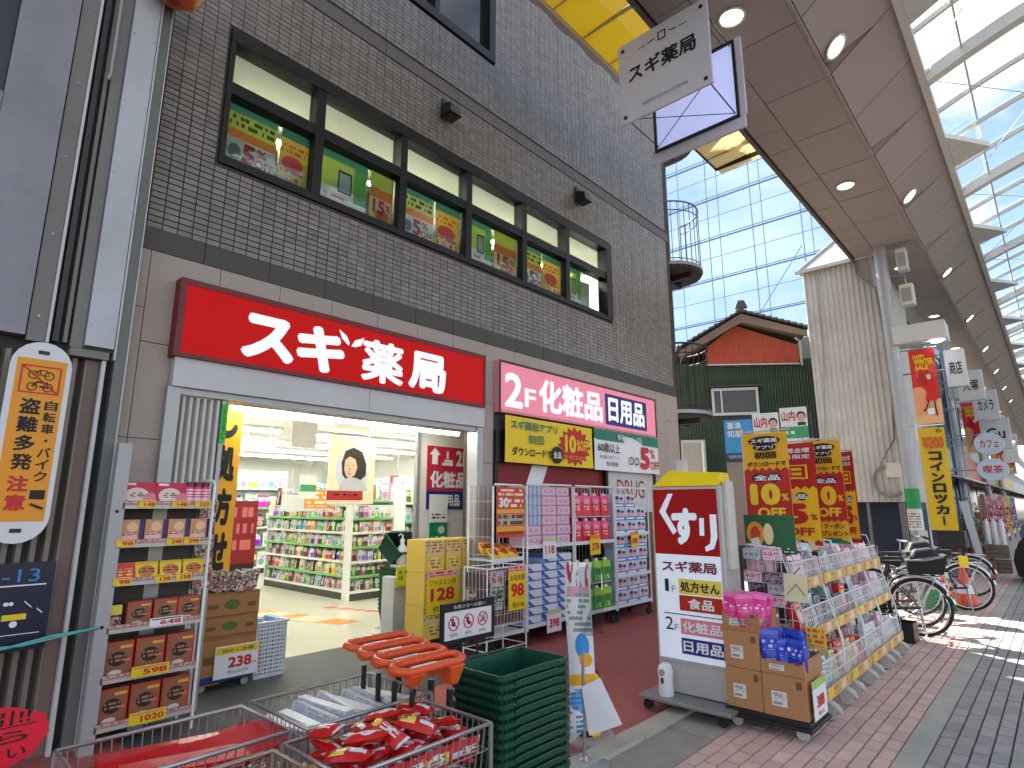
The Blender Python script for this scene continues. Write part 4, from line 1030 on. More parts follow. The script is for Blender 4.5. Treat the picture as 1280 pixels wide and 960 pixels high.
def gondola(name, label, loc, rz, w, h, d, levels, fill=True, step=.155, bh=.14):
    t = thing(name, label, "shelf", loc, rz)
    Bx(0, w, d - .03, d, 0, h).build("back_panel", GOND, t)
    Bx(-.02, 0, 0, d, 0, h).build("end_panel", GOND, t); Bx(w, w + .02, 0, d, 0, h).build("end_panel", GOND, t)
    Bx(0, w, .01, d - .03, 0, .12).build("plinth", M("dark_plinth", (70, 72, 70), .5), t)
    T = Matrix.Translation(loc) @ Matrix.Rotation(rz, 4, 'Z')
    for i in range(levels):
        z = .13 + i * (h - .13) / levels
        sh = Bx(0, w, .01, d - .03, z, z + .025).build("shelf", GOND, t)
        Bx(0, w, -.002, .01, z - .012, z + .03).build("price_rail", GRE if i % 2 else GOND, sh)
        gap = (h - .13) / levels
        if fill:
            x = .05
            while x < w - .06:
                pw = random.uniform(.6, 1.0) * step; phh = gap * random.uniform(.62, .86)
                product(T, x + pw / 2, .1, z + .025, pw * .92, .12, phh, rz)
                x += pw * 1.05
    return t
gondola("gondola_shelf", "long white shelf of household goods facing the shop entrance", (-7.0, 5.95, .008), 0, 2.9, 1.6, .4, 6, step=.135)
gondola("gondola_shelf", "white end shelf with yellow goods at the corner of the long shelf", (-3.85, 5.95, .008), STREET, .85, 1.6, .2, 6, step=.115)
gondola("gondola_shelf", "white end shelf seen through the entrance behind the leaning green basket", (-4.4, 7.5, .008), STREET, 1.2, 2.0, .4, 5, step=.17)
gondola("gondola_shelf", "white wall shelf at the deep back of the shop", (-9.2, 2.4, .008), STREET, 5.0, 2.45, .4, 5, step=.3, bh=.22)
gondola("gondola_shelf", "white side shelf inside behind the yellow prescription pillar", (-6.8, 1.7, .008), STREET, 1.5, 2.1, .4, 5, step=.26, bh=.2)
gondola("gondola_shelf", "second white gondola behind the long shelf, mostly hidden", (-7.4, 7.6, .008), 0, 2.6, 2.2, .4, 4, step=.3, bh=.2)
gondola("gondola_shelf", "tall white back shelf at the far left end of the shop", (-9.6, .2, .008), STREET, 2.1, 2.2, .4, 5, step=.32, bh=.2)
for i in range(18):
    hb_ = thing("header_card", "pale header card standing on top of the shop shelves", "card", (-7.0 + i * .17, 6.1, 1.6), 0, "header cards above the shop shelves")
    if True: Bx(0, .15, 0, .006, 0, random.uniform(.18, .46)).build("card", random.choice(HCARD), hb_)
# goods on top of the long gondola
for i in range(16): product(Matrix.Translation((-7.0, 5.95, 1.61)), .1 + i * .175, .12 + random.uniform(0, .1), 0, .16, .1, random.uniform(.2, .36), 0)
# yellow prescription pillar
yp = thing("prescription_pillar", "yellow pillar with black vertical prescription lettering inside the entrance", "pillar", (-.62, 2.28, .004), STREET)
Bx(0, .24, 0, .3, 0, 2.66).build("body", M("amber_vinyl", (246, 176, 24), .5, var=.03), yp)
vtext("し処方せん", .04, .2, .55, 2.62, INK, yp, -.002, .06)
gs = thing("green_sticker", "small green vertical notice at the top of the grey folding shutter", "notice", (.045, 2.05, 2.12), STREET)
Bx(0, .05, -.004, 0, 0, .34).build("sheet", M("vivid_green_card", (56, 200, 70), .5), gs)
vtext("お気軽に", .012, .038, .03, .31, INK, gs, -.006, 0)
# red dark pop standee near the pillar
rd = thing("standee", "dark red standee with faded black base beside the yellow pillar", "standee", (-2.6, 3.25, .01), STREET)
Bx(0, .42, 0, .02, 0, 1.65).build("card", PK("standee_print", (44, 26, 32), [('rect', (0, 1, .52, 1), (150, 34, 40)), ('marks', (.1, .9, .6, .95), (220, 120, 110), 6, 8), ('ell', (.5, .3, .3, .2), (90, 50, 60))]), rd)
Bx(.05, .37, .02, .3, 0, .02).build("foot", BLACK, rd)
# 2F poster on the inner wall
p2 = thing("floor_poster", "red and blue upstairs cosmetics poster on the cream wall inside the entrance", "poster", (-1.03, 5.23, 1.55), STREET)
MB().box(0, .77, -.01, 0, .56, .86).build("top_board", M("crimson_print", (196, 34, 60), .5), p2); Bx(0, .77, -.01, 0, .25, .555).build("middle_board", M("rose_red_print", (190, 40, 70), .5), p2)
Bx(0, .77, -.01, 0, 0, .245).build("blue_board", NAVY, p2)
text("2F", .52, .75, .6, .82, WINK, p2, -.012, .03); text("化粧品", .05, .74, .29, .52, WINK, p2, -.012, .04); text("用品", .36, .6, .04, .2, WINK, p2, -.012, .03)
flat([(.03, .74), (.13, .84), (.23, .74), (.18, .74), (.18, .61), (.08, .61), (.08, .74)], -.012).build("arrow", WINK, p2)
MB().box(.26, .46, -.012, -.011, .6, .64).box(.3, .46, -.012, -.011, .645, .68).box(.34, .38, -.012, -.011, .69, .8).build("stairs_pictogram", WINK, p2)
np_ = thing("white_notice", "white and green notices pinned over the blue part of the cosmetics poster", "notice", (-1.0, 5.26, 1.0), STREET)
Bx(0, .33, -.004, 0, .38, .75).build("white_sheet", PK("notice_print", (238, 238, 232), [('marks', (.08, .92, .08, .3), (60, 60, 60), 12, 8)]), np_)
Bx(.02, .33, -.004, 0, 0, .37).build("green_sheet", PK("green_notice", (20, 140, 78), [('marks', (.1, .9, .15, .6), (230, 240, 230), 6, 5), ('ell', (.65, .75, .2, .14), (200, 220, 200))]), np_)
# hanging portrait poster and other hanging boards
hp = thing("hanging_poster", "large hanging cosmetics poster with dark haired woman above the shelves", "poster", (-2.7, 4.72, 1.62), STREET)
Bx(0, .82, -.004, 0, .0, 1.02).build("sheet", M("pale_lemon_sheet", (234, 230, 190), .5), hp)
flat(ell(.42, .5, .3, .36), -.005).build("pale_backdrop", M("pale_lilac_print", (214, 214, 222), .5), hp)
flat([(.24, .44), (.22, .62), (.28, .8), (.42, .86), (.58, .8), (.66, .62), (.66, .44), (.56, .36), (.34, .34)], -.006).build("hair", M("dark_brown_print", (52, 40, 36), .5), hp)
flat([(.27, .52), (.28, .66), (.36, .72), (.46, .68), (.5, .56), (.46, .44), (.38, .38), (.31, .42)], -.007).build("face", M("skin_print", (232, 190, 160), .5), hp)
flat([(.25, .36), (.36, .4), (.48, .4), (.64, .34), (.7, .2), (.18, .2)], -.007).build("shoulder", M("grey_knit_print", (196, 200, 206), .5), hp)
flat(ell(.36, .455, .035, .01), -.008).build("mouth", M("lip_print", (190, 80, 80), .5), hp)
MB().box(.315, .345, -.009, -.008, .575, .585).box(.4, .43, -.009, -.008, .58, .59).box(.355, .365, -.009, -.008, .49, .55).build("eye_marks", M("brow_print", (60, 40, 36), .5), hp)
Bx(0, .62, -.008, -.004, .06, .2).build("red_strip", PK("red_strip", (190, 40, 44), [('marks', (.1, .9, .3, .7), (30, 20, 20), 12, 2)]), hp)
for x in (.1, .7): MB().tube([(x, 0, 1.02), (x, 0, 1.15)], .006, 4).build("hanging_wire", STEEL, hp)
def hang(label, x, y, z, w, h, mat):
    t = thing("hanging_board", label, "hanging board", (x, y, z), STREET)
    Bx(0, w, -.006, .006, 0, h).build("board", mat, t)
    MB().tube([(w * .2, 0, h), (w * .2, 0, max(h + .05, 2.84 - z))], .005, 4).tube([(w * .8, 0, h), (w * .8, 0, max(h + .05, 2.84 - z))], .005, 4).build("wire", STEEL, t)
BLN = M("blank_board", (226, 226, 216), .5)
hang("blank white ceiling board hanging behind the entrance header", -2.1, 3.8, 2.36, .36, .36, BLN)
hang("small white ceiling board left of the blank board", -3.2, 3.6, 2.38, .55, .2, BLN)
hang("red ceiling board near the stair opening inside", -5.5, 7.9, 1.75, 1.0, .5, M("coral_board", (214, 70, 50), .5))
hang("narrow white hanging board with green foot left of the portrait poster", -2.9, 4.4, 1.7, .26, .34, PK("narrow_board", (226, 234, 222), [('rect', (0, 1, .3, .6), (70, 160, 110))]))
hang("orange and yellow price board above the shelves", -4.2, 5.2, 1.55, .45, .32, PK("orange_board", (240, 150, 60), [('marks', (.1, .9, .1, .9), (250, 240, 220), 5, 4)]))
hang("pale grey price board above the long shelf", -5.2, 5.3, 1.5, .9, .3, M("pale_grey_board", (206, 212, 208), .5))
hang("yellow green garland of cards above the left shelf", -6.9, 3.9, 1.9, 1.0, .35, PK("garland", (200, 220, 110), [('blobs', (0, 1, 0, 1), (240, 230, 90), 9), ('marks', (0, 1, 0, 1), (90, 150, 60), 8, 4)]))
# floor print
fp1 = tag(MB().add([(-4.6, 3.9, .0095), (-2.2, 4.75, .0095), (-2.2, 5.1, .0095), (-4.6, 4.5, .0095), (-5.0, 4.0, .0095)], [(0, 1, 2, 3, 4)]).build("floor_arrow", PK("orange_floor_vinyl", (226, 150, 66), [('rect', (.4, .56, .3, .8), (246, 230, 200)), ('rect', (.66, .84, .3, .8), (246, 230, 200))], rough=.3)), "orange floor arrow sticker on the cream shop floor", "floor sticker")
fp2 = tag(MB().add([(-3.0, 3.55, .0095), (-2.1, 3.75, .0095), (-2.1, 4.0, .0095), (-2.9, 3.85, .0095)], [(0, 1, 2, 3)]).build("floor_sticker", M("lime_floor_vinyl", (146, 206, 96), .35)), "lime green floor sticker near the shop threshold", "floor sticker")
fp3 = tag(MB().add([(-3.6, 5.3, .0095), (-2.0, 5.9, .0095), (-2.0, 6.05, .0095), (-3.7, 5.45, .0095)], [(0, 1, 2, 3)]).build("floor_lettering", PK("red_floor_vinyl", (214, 206, 178), [('marks', (0, 1, 0, 1), (210, 60, 70), 14, 1)], axis='X')), "red floor lettering strip beside the orange arrow", "floor sticker")
# ================================================================== goods helpers
def pack_thing(name, me, label, cat, group, loc, rz=0.0, rot=None, scale=None):
    o = inst(name, me, None, loc, rot or (0, 0, rz), scale); return tag(o, label, cat, group)
def price(parent, x0, x1, z0, z1, y, num, yellow=True, nm="price_card"):
    c = Bx(x0, x1, y - .003, y, z0, z1).build(nm, YEL if yellow else WINK, parent)
    w, h = x1 - x0, z1 - z0
    text(num, x0 + w * .3, x1 - w * .06, z0 + h * .18, z0 + h * .68, RINK, c, y - .005, .03)
    Bx(x0 + w * .06, x1 - w * .06, y - .0045, y - .003, z0 + h * .76, z0 + h * .9).build("print_line", M("print_pink", (226, 130, 130), .5) if yellow else GREENP, c)
    return c
def bx_pack(w, d, h, mat, name="pack"):
    return MB().box(-w / 2, w / 2, 0, d, 0, h).mesh(name, mat)

# ------------------------------------------------------------------ snack shelf by the left pillar
SF = M("grey_shelf_metal", (172, 172, 172), .45, .2, var=.05)
sl = thing("snack_shelf", "tall grey metal shelf of snacks and coffee boxes leaning by the granite wall", "shelf", (.36, 1.27, 0), STREET)
MB().box(-.03, .055, -.012, .06, 0, 2.04).build("post", SF, sl)
MB().tube([(.66, 0, 0), (.66, 0, 1.76), (.66, .03, 1.79), (.66, .28, 1.8), (.66, .3, 1.76), (.66, .3, 0)], .012, 6).build("wire_post", WWIRE, sl)
MB().box(-.03, .0, .28, .32, 0, 2.04).build("post", SF, sl)
Bx(0, .66, .29, .3, .1, 1.6).build("back_panel", M("dark_back_mesh", (70, 66, 62), .6), sl)
for k in range(12): pass
MB().tube([(.01, -.013, .79), (.01, -.016, .79)], .012, 8).tube([(.01, -.013, 1.56), (.01, -.016, 1.56)], .012, 8).build("post_hole", BLACK, sl)
levels = [.14, .44, .76, 1.07, 1.33, 1.60]
LIP = M("pale_shelf_lip", (196, 194, 188), .4, .2, var=.04); LIPR = PK("red_strip_label", (170, 120, 110), [('marks', (0, 1, .2, .8), (220, 190, 180), 30, 2)])
for z in levels:
    s = MB().box(.04, .65, 0, .29, z - .02, z).build("shelf", LIP, sl)
    MB().box(.04, .65, -.012, 0, z - .022, z + .02).build("shelf_lip", LIP, s)
    MB().box(.05, .64, -.015, -.012, z + .004, z + .034).build("label_strip", LIPR, s)
for x, z, n in ((.14, 1.6, "148"), (.36, 1.6, "148"), (.52, 1.6, "222"), (.35, 1.33, "248"), (.47, 1.33, "298"), (.03, 1.33, "98"), (.3, 1.07, "128"), (.44, 1.07, "158"), (.04, 1.07, "98")):
    price(sl, x, x + .11, z - .015, z + .04, -.018, n)
price(sl, .3, .52, .75, .81, -.018, "648", False); price(sl, .22, .46, .43, .5, -.018, "598"); price(sl, .24, .47, .12, .2, -.018, "1020")
def at_shelf(x, y, z): return (.36 - y, 1.27 + x, z)
pmA = PK("crimson_snack_pouch", (196, 34, 70), [('ell', (.45, .42, .34, .34), (236, 206, 190)), ('marks', (.2, .7, .35, .55), (90, 40, 30), 7, 12), ('ell', (.82, .3, .2, .26), (214, 130, 140)), ('rect', (.1, .4, .86, .96), (240, 220, 226))])
pou = MB().hexa([(-.11, 0, 0), (.11, 0, 0), (.11, .08, 0), (-.11, .08, 0), (-.115, .03, .17), (.115, .03, .17), (.115, .045, .17), (-.115, .045, .17)]).mesh("snack_pouch", pmA)
for i, x in enumerate((.15, .37)):
    pack_thing("snack_pouch", pou, "%s crimson snack pouch with pale round panel on the top shelf" % ("left", "right")[i], "snack pouch", "crimson pouches on the top shelf", at_shelf(x, .03, 1.6), STREET)
tbm = MB().lathe([(.03, 0), (.03, .17), (.026, .18)], n=12).mesh("snack_tube", PK("pink_snack_tube", (226, 60, 110), [('rect', (0, 1, .1, .35), (240, 210, 220)), ('rect', (0, 1, .8, 1), (110, 40, 50)), ('marks', (0, 1, .4, .7), (250, 220, 230), 6, 8)]))
for i in range(3): pack_thing("snack_tube", tbm, "%s slim pink snack tube at the right end of top shelf" % ("left", "middle", "right")[i], "snack tube", "pink tubes on the top shelf", at_shelf(.5 + i * .058, .06, 1.6))
b2 = PK("purple_gold_biscuit_box", (214, 150, 110), [('rect', (.8, 1, 0, 1), (60, 40, 110)), ('ell', (.4, .25, .36, .2), (236, 190, 190)), ('ell', (.5, .7, .24, .2), (236, 200, 150)), ('marks', (.1, .7, .36, .46), (130, 30, 60), 6, 9)])
b2m = bx_pack(.145, .08, .17, b2, "biscuit_box")
for i in range(4): pack_thing("biscuit_box", b2m, "%s purple and gold biscuit box on second shelf from top" % ("leftmost", "second", "third", "rightmost")[i], "biscuit box", "biscuit boxes on the second shelf", at_shelf(.13 + i * .155, .03, 1.33), STREET)
b3 = PK("yellow_sweet_bag", (236, 204, 40), [('ell', (.5, .5, .36, .3), (200, 120, 40)), ('marks', (.15, .85, .4, .65), (110, 50, 20), 6, 7), ('rect', (0, 1, .85, 1), (220, 180, 30))])
b3m = MB().hexa([(-.07, 0, 0), (.07, 0, 0), (.07, .09, 0), (-.07, .09, 0), (-.075, .03, .13), (.075, .03, .13), (.075, .06, .13), (-.075, .06, .13)]).mesh("sweet_bag", b3)
for i in range(3): pack_thing("sweet_bag", b3m, "%s yellow sweet bag on third shelf from top" % ("left", "middle", "right")[i], "sweet bag", "yellow bags on the third shelf", at_shelf(.26 + i * .16, .03, 1.07), STREET)
rbm = MB().hexa([(-.07, 0, 0), (.07, 0, 0), (.07, .09, 0), (-.07, .09, 0), (-.075, .03, .13), (.075, .03, .13), (.075, .06, .13), (-.075, .06, .13)]).mesh("sweet_bag", PK("scarlet_sweet_bag", (216, 60, 40), [('marks', (.1, .9, .3, .7), (250, 200, 120), 6, 6)]))
pack_thing("sweet_bag", rbm, "scarlet sweet bag at left end of third shelf from top", "sweet bag", None, at_shelf(.11, .03, 1.07), STREET)
cof = PK("brown_coffee_box", (150, 98, 70), [('rect', (0, .06, 0, 1), (196, 60, 40)), ('rect', (.94, 1, 0, 1), (196, 60, 40)), ('rect', (0, 1, .94, 1), (190, 70, 50)), ('rect', (.55, .95, .8, .88), (232, 180, 60)), ('ell', (.5, .52, .3, .2), (52, 34, 30)), ('marks', (.25, .75, .42, .62), (160, 130, 100), 8, 9), ('ell', (.45, .14, .22, .08), (226, 214, 200)), ('rect', (.72, .92, .44, .5), (230, 120, 90))])
for z, h, w, xs in ((.76, .17, .155, (.24, .41, .57)), (.44, .235, .185, (.14, .34, .54)), (.14, .235, .185, (.14, .34, .54))):
    cm_ = bx_pack(w, .12, h, cof, "coffee_box")
    nm_ = {.76: "fourth shelf", .44: "fifth shelf", .14: "lowest shelf"}[z]
    for x in xs: pack_thing("coffee_box", cm_, "%s brown coffee box on %s of the snack shelf" % (("left", "middle", "right")[xs.index(x)], nm_), "coffee box", "coffee boxes on the " + nm_, at_shelf(x, .03, z), STREET)
cj = bx_pack(.1, .08, .16, PK("dark_coffee_bag", (60, 40, 34), [('rect', (.3, 1, .6, 1), (226, 214, 80)), ('blobs', (0, 1, 0, .6), (220, 170, 150), 8)]), "coffee_bag")
pack_thing("coffee_bag", cj, "dark coffee bag with yellow corner at left of fourth shelf", "coffee bag", None, at_shelf(.08, .03, .76), STREET)

# ------------------------------------------------------------------ dolly of boxes with the 238 card, and the white basket
dl = thing("blue_dolly", "low blue dolly carrying brown cartons beside the snack shelf", "dolly", (-.42, 2.24, 0), STREET)
BLD = M("dark_blue_plastic", (26, 44, 120), .45, var=.05)
MB().box(0, .5, 0, .38, .07, .13).build("deck", BLD, dl, bevel=.006)
for x in (.06, .44):
    for y in (.05, .33): MB().lathe([(.035, -.012), (.035, .012)], (x, y, .035), 12, axis='y').build("caster", GREYP, dl)
KRP = PK("noodle_carton", (170, 122, 74), [('ell', (.5, .45, .14, .22), (90, 110, 50)), ('rect', (0, 1, .9, 1), (150, 104, 60)), ('rect', (.08, .25, .3, .5), (110, 90, 50)), ('rect', (.78, .93, .3, .5), (110, 90, 50))], .8)
zc = .13
for i, h in enumerate((.33, .17, .2)):
    cm_ = MB().box(0, .5, 0, .36, .0, h - .004).mesh("noodle_carton", KRP)
    nm_ = ("lowest", "middle", "topmost")[i]
    tag(inst("noodle_carton", cm_, None, (-.42 + random.uniform(-.01, .01), 2.24, zc), (0, 0, STREET + random.uniform(-.03, .03))), "brown printed carton on the blue dolly, %s of its stack" % nm_, "carton", "cartons on the blue dolly")
    zc += h
ppm = MB().hexa([(-.07, -.05, 0), (.07, -.05, 0), (.07, .05, 0), (-.07, .05, 0), (-.08, -.015, .16), (.08, -.015, .16), (.08, .015, .16), (-.08, .015, .16)]).mesh("noodle_pack", PK("noodle_pack_print", (120, 110, 100), [('blobs', (0, 1, 0, 1), (220, 210, 190), 6), ('blobs', (0, 1, 0, .8), (140, 40, 40), 10), ('marks', (.1, .9, .5, .8), (30, 30, 30), 5, 5)]))
for i in range(8): pack_thing("noodle_pack", ppm, "small grey printed pack heaped on top of the brown cartons", "pack", "packs on top of the brown cartons", (-.55 + random.uniform(-.1, .1), 2.28 + i * .058, zc + random.uniform(0, .02)), 0, (random.uniform(-.3, .3), random.uniform(-.5, .5), STREET + random.uniform(-.5, .5)))
pc = thing("price_sign", "white price sign reading 238 with yellow top in front of the cartons", "price sign", (-.4, 2.37, .1), STREET)
Bx(0, .39, -.004, 0, 0, .27).build("card", WINK, pc); Bx(.01, .38, -.006, -.004, .2, .26).build("yellow_strip", YEL, pc); Bx(.36, .4, -.003, .0, .02, .27).build("orange_edge", ORNG, pc)
text("238", .12, .33, .08, .17, RINK, pc, -.006, .04); text("円", .34, .37, .08, .11, RINK, pc, -.006); text("袋めん各種", .06, .34, .212, .245, INK, pc, -.008); text("税込257円", .12, .3, .03, .06, INK, pc, -.006)
for i in range(4): pack_thing("hanging_pack", ppm, "small dark pack hanging at the right side of the snack shelf", "pack", "packs hung beside the snack shelf", (.1, 1.99, .95 + i * .18), STREET, None, (.9, .6, 1))
bk = thing("white_basket", "white perforated plastic basket with blue lid items beside brown cartons", "basket", (-.5, 2.78, 0), STREET)
WPL = M("white_plastic", (226, 228, 228), .4, var=.03)
bm_ = MB()
for zz in [i * .035 for i in range(14)]:
    bm_.box(0, .3, -.004, .004, .02 + zz, .034 + zz).box(0, .3, .29, .298, .02 + zz, .034 + zz).box(-.004, .004, 0, .294, .02 + zz, .034 + zz).box(.296, .304, 0, .294, .02 + zz, .034 + zz)
for i in range(11):
    x = i * .029
    bm_.box(x, x + .012, -.005, .005, .02, .5).box(x, x + .012, .289, .299, .02, .5).box(-.005, .005, x, x + .012, .02, .5).box(.295, .305, x, x + .012, .02, .5)
bm_.build("lattice", WPL, bk); MB().tube([(-.01, -.01, .5), (.31, -.01, .5), (.31, .305, .5), (-.01, .305, .5)], .012, 6, closed=True).build("rim", WPL, bk)
Bx(.004, .296, .004, .29, .0, .02).build("bottom", WPL, bk)
q = MB()
for i in range(5): q.box(.02 + i * .055, .065 + i * .055, .03, .25, .03, .5 + random.uniform(-.02, .05))
tag(q.build("folded_bags", M("pale_blue_bag", (150, 190, 216), .5, var=.2, scale=30), None, (-.5, 2.78, 0), rz=STREET), "pale blue folded bags standing in the white perforated basket", "bags")

# ------------------------------------------------------------------ wire wagons in the foreground
def wagon(label, x0, x1, y0, y1, rim, depth, mat, step=.032):
    t = thing("wire_wagon", label, "wire wagon", (x0, y0, 0))
    w, l = x1 - x0, y1 - y0
    zb = rim - depth
    def loop(z, r, ins=0): return MB().tube([(ins, ins, z), (w - ins, ins, z), (w - ins, l - ins, z), (ins, l - ins, z)], r, 6, closed=True, smooth=True)
    loop(rim, .008).build("top_rail", mat, t); loop(zb, .005, .02).build("bottom_rail", mat, t); loop(.16, .006).build("lower_rail", mat, t)
    wm = MB()
    def wires(a, b, a2, b2, n):
        for i in range(n + 1):
            f = i / n
            p = (a[0] + (b[0] - a[0]) * f, a[1] + (b[1] - a[1]) * f, rim); q = (a2[0] + (b2[0] - a2[0]) * f, a2[1] + (b2[1] - a2[1]) * f, zb)
            wm.tube([p, q], .0022, 4, smooth=False)
    nx, ny = int(w / step), int(l / step)
    wires((0, 0), (w, 0), (.02, .02), (w - .02, .02), nx); wires((0, l), (w, l), (.02, l - .02), (w - .02, l - .02), nx)
    wires((0, 0), (0, l), (.02, .02), (.02, l - .02), ny); wires((w, 0), (w, l), (w - .02, .02), (w - .02, l - .02), ny)
    for f in (.35, .7):
        z = rim - depth * f; i = .02 * f
        wm.tube([(i, i, z), (w - i, i, z), (w - i, l - i, z), (i, l - i, z)], .0022, 4, closed=True, smooth=False)
    for i in range(ny + 1): wm.tube([(.02, .02 + (l - .04) * i / ny, zb), (w - .02, .02 + (l - .04) * i / ny, zb)], .002, 4, smooth=False)
    wm.build("wire_mesh", mat, t)
    for x in (0, w):
        for y in (0, l):
            MB().tube([(x, y, rim), (x, y, .05)], .009, 6).build("leg", mat, t)
            MB().lathe([(.03, -.01), (.03, .01)], (x, y, .03), 12, axis='y').build("caster", RUBBER, t)
    return t
BWIRE = M("steel_wire", (186, 186, 184), .3, .7, var=.06); DWIRE = M("dull_gold_wire", (176, 164, 140), .35, .6, var=.06)
wagon("wire wagon holding flat red packs at the left of the wagons", 2.65, 3.07, .6, 1.23, .78, .24, BWIRE)
wagon("wire wagon holding white paper packs in front of the entrance mat", 2.63, 3.10, 1.28, 1.88, .78, .24, BWIRE)
wagon("wire wagon heaped with red snack bags, nearest the green baskets", 3.17, 3.56, 1.15, 1.79, .78, .26, BWIRE)
wagon("wire wagon with dull gold rails cut off by the bottom edge", 3.18, 3.6, .44, 1.11, .775, .24, DWIRE)
# contents: red flat packs
rfp = PK("glossy_red_pack", (206, 24, 28), [('marks', (.1, .9, .2, .8), (240, 190, 180), 5, 4), ('rect', (0, 1, 0, .08), (160, 14, 18))], .2)
rm_ = Bx(-.2, .2, -.05, .05, -.015, .015).mesh("flat_pack", rfp)
for i in range(9):
    pack_thing("flat_pack", rm_, "glossy flat red pack lying in the left wire wagon", "flat pack", "flat red packs in the left wagon", (2.73 + (i % 3) * .12, .74 + (i // 3) * .17, .69 + (i % 3) * .012 + (i % 2) * .02), 0, (random.uniform(.1, .3), random.uniform(-.1, .1), PI / 2 + random.uniform(-.15, .15)))
for i in range(8):
    pack_thing("flat_pack", rm_, "red flat pack filling the gold railed wire wagon", "flat pack", "flat red packs in the gold wagon", (3.25 + (i % 3) * .12, .6 + (i // 3) * .2, .6 + (i % 2) * .02), 0, (random.uniform(.0, .3), 0, PI / 2 + random.uniform(-.2, .2)))
ybg = MB().hexa([(-.09, -.06, 0), (.09, -.06, 0), (.09, .06, 0), (-.09, .06, 0), (-.08, -.05, .05), (.08, -.05, .05), (.08, .05, .05), (-.08, .05, .05)]).mesh("snack_bag", PK("vivid_yellow_bag", (244, 210, 30), [('marks', (.1, .9, .2, .9), (210, 60, 30), 5, 3)], axis='X'))
pack_thing("snack_bag", ybg, "vivid yellow snack bag on red packs in the gold railed wagon", "snack bag", None, (3.36, .92, .68), .5)
# white long packs
wpm = PK("white_paper_pack", (222, 222, 218), [('marks', (.06, .94, .1, .95), (180, 186, 190), 10, 5), ('rect', (.1, .3, 0, 1), (200, 204, 206))], .35)
wp = MB().hexa([(-.19, -.026, -.035), (.19, -.026, -.035), (.19, .026, -.035), (-.19, .026, -.035), (-.185, -.02, .035), (.185, -.02, .035), (.185, .02, .035), (-.185, .02, .035)]).mesh("paper_pack", wpm)
for i in range(18):
    c, r = i % 9, i // 9
    pack_thing("paper_pack", wp, "white wrapped paper pack lying in the wagon before the entrance", "paper pack", "white packs in the second wagon", (2.86 + random.uniform(-.04, .04), 1.335 + c * .0605, .63 + r * .075 + random.uniform(0, .025)), 0, (random.uniform(-.35, .35), random.uniform(-.06, .06), random.uniform(-.08, .08)))
# red snack bags
def bagmesh(name, mat, w, l, h, seed):
    rnd = random.Random(seed); m = MB(); nx, ny = 8, 4; v = []; 
    for sgn in (1, -1):
        for j in range(ny + 1):
            for i in range(nx + 1):
                u, s = i / nx, j / ny
                puff = (max(0, 1 - abs(2 * u - 1) ** 3) * max(0, 1 - abs(2 * s - 1) ** 2.5)) ** .6
                e = (i in (0, nx)) or (j in (0, ny))
                rr = random.Random(seed * 100 + i * 10 + j)
                jit = 0 if e else rr.uniform(-.12, .12)
                v.append((-w / 2 + w * u + (rr.uniform(-.004, .004)), -l / 2 + l * s, sgn * h / 2 * puff * (1 + jit)))
    n1 = (nx + 1) * (ny + 1)
    f = []
    for j in range(ny):
        for i in range(nx):
            a = j * (nx + 1) + i; f.append((a, a + 1, a + nx + 2, a + nx + 1)); f.append((n1 + a, n1 + a + nx + 1, n1 + a + nx + 2, n1 + a + 1))
    m.add(v, f, 0, True); return m.mesh(name, mat)
def PKY(name, base, layers, rough=.3):   # print laid on the top of a lying pack (v runs along local y)
    m = PK(name, base, layers, rough); t = m.node_tree
    sp = [n for n in t.nodes if n.type == 'SEPXYZ'][0]
    for l in list(t.links):
        if l.from_node == sp and l.from_socket.name == 'Z':
            to = l.to_socket; t.links.remove(l); t.links.new(sp.outputs["Y"], to)
    return m
snk = [PKY("red_snack_print_a", (204, 26, 28), [('rect', (.3, .8, .3, .72), (232, 226, 220)), ('marks', (.3, .8, .35, .68), (200, 40, 40), 6, 5), ('ell', (.15, .5, .12, .3), (238, 190, 60)), ('rect', (.93, 1, 0, 1), (226, 210, 210))]),
       PKY("red_snack_print_b", (212, 34, 30), [('ell', (.6, .5, .3, .32), (226, 220, 214)), ('marks', (.36, .85, .34, .66), (190, 60, 40), 5, 6), ('ell', (.2, .6, .13, .25), (232, 150, 60)), ('rect', (0, .07, 0, 1), (230, 220, 220))]),
       PKY("red_snack_print_c", (196, 22, 26), [('rect', (.1, .45, .2, .8), (236, 206, 90)), ('marks', (.12, .44, .3, .7), (40, 30, 30), 4, 5), ('rect', (.55, .9, .35, .65), (210, 214, 218))])]
bags = [bagmesh("snack_bag", snk[i % 3], .15, .068, .042, i) for i in range(6)]
k = 0
for ly in range(5):
    for i in range(12):
        for c in range(2):
            if ly >= 3 and (i in (0, 11)): continue
            if ly == 4 and (i + c) % 2: continue
            cx, cy = 3.245 + c * .15 + .02 + random.uniform(-.03, .03), 1.19 + (i / 11) * .54 + random.uniform(-.02, .02)
            pack_thing("snack_bag", bags[k % 6], "glossy red and white snack bag heaped in the wire wagon", "snack bag", "red snack bags in the wagon", (cx, cy, .60 + ly * .05 + random.uniform(-.012, .012)), 0, (random.uniform(-.4, .4), random.uniform(-.4, .4), .2 + random.uniform(-.55, .55))); k += 1
for i in range(7):
    pack_thing("snack_bag", bags[i % 6], "red and white snack bag standing along the front side of the wagon", "snack bag", "red snack bags along the wagon front", (3.505, 1.22 + i * .08, .7), 0, (PI / 2 + random.uniform(-.25, .1), 0, PI / 2 + random.uniform(-.15, .15)))

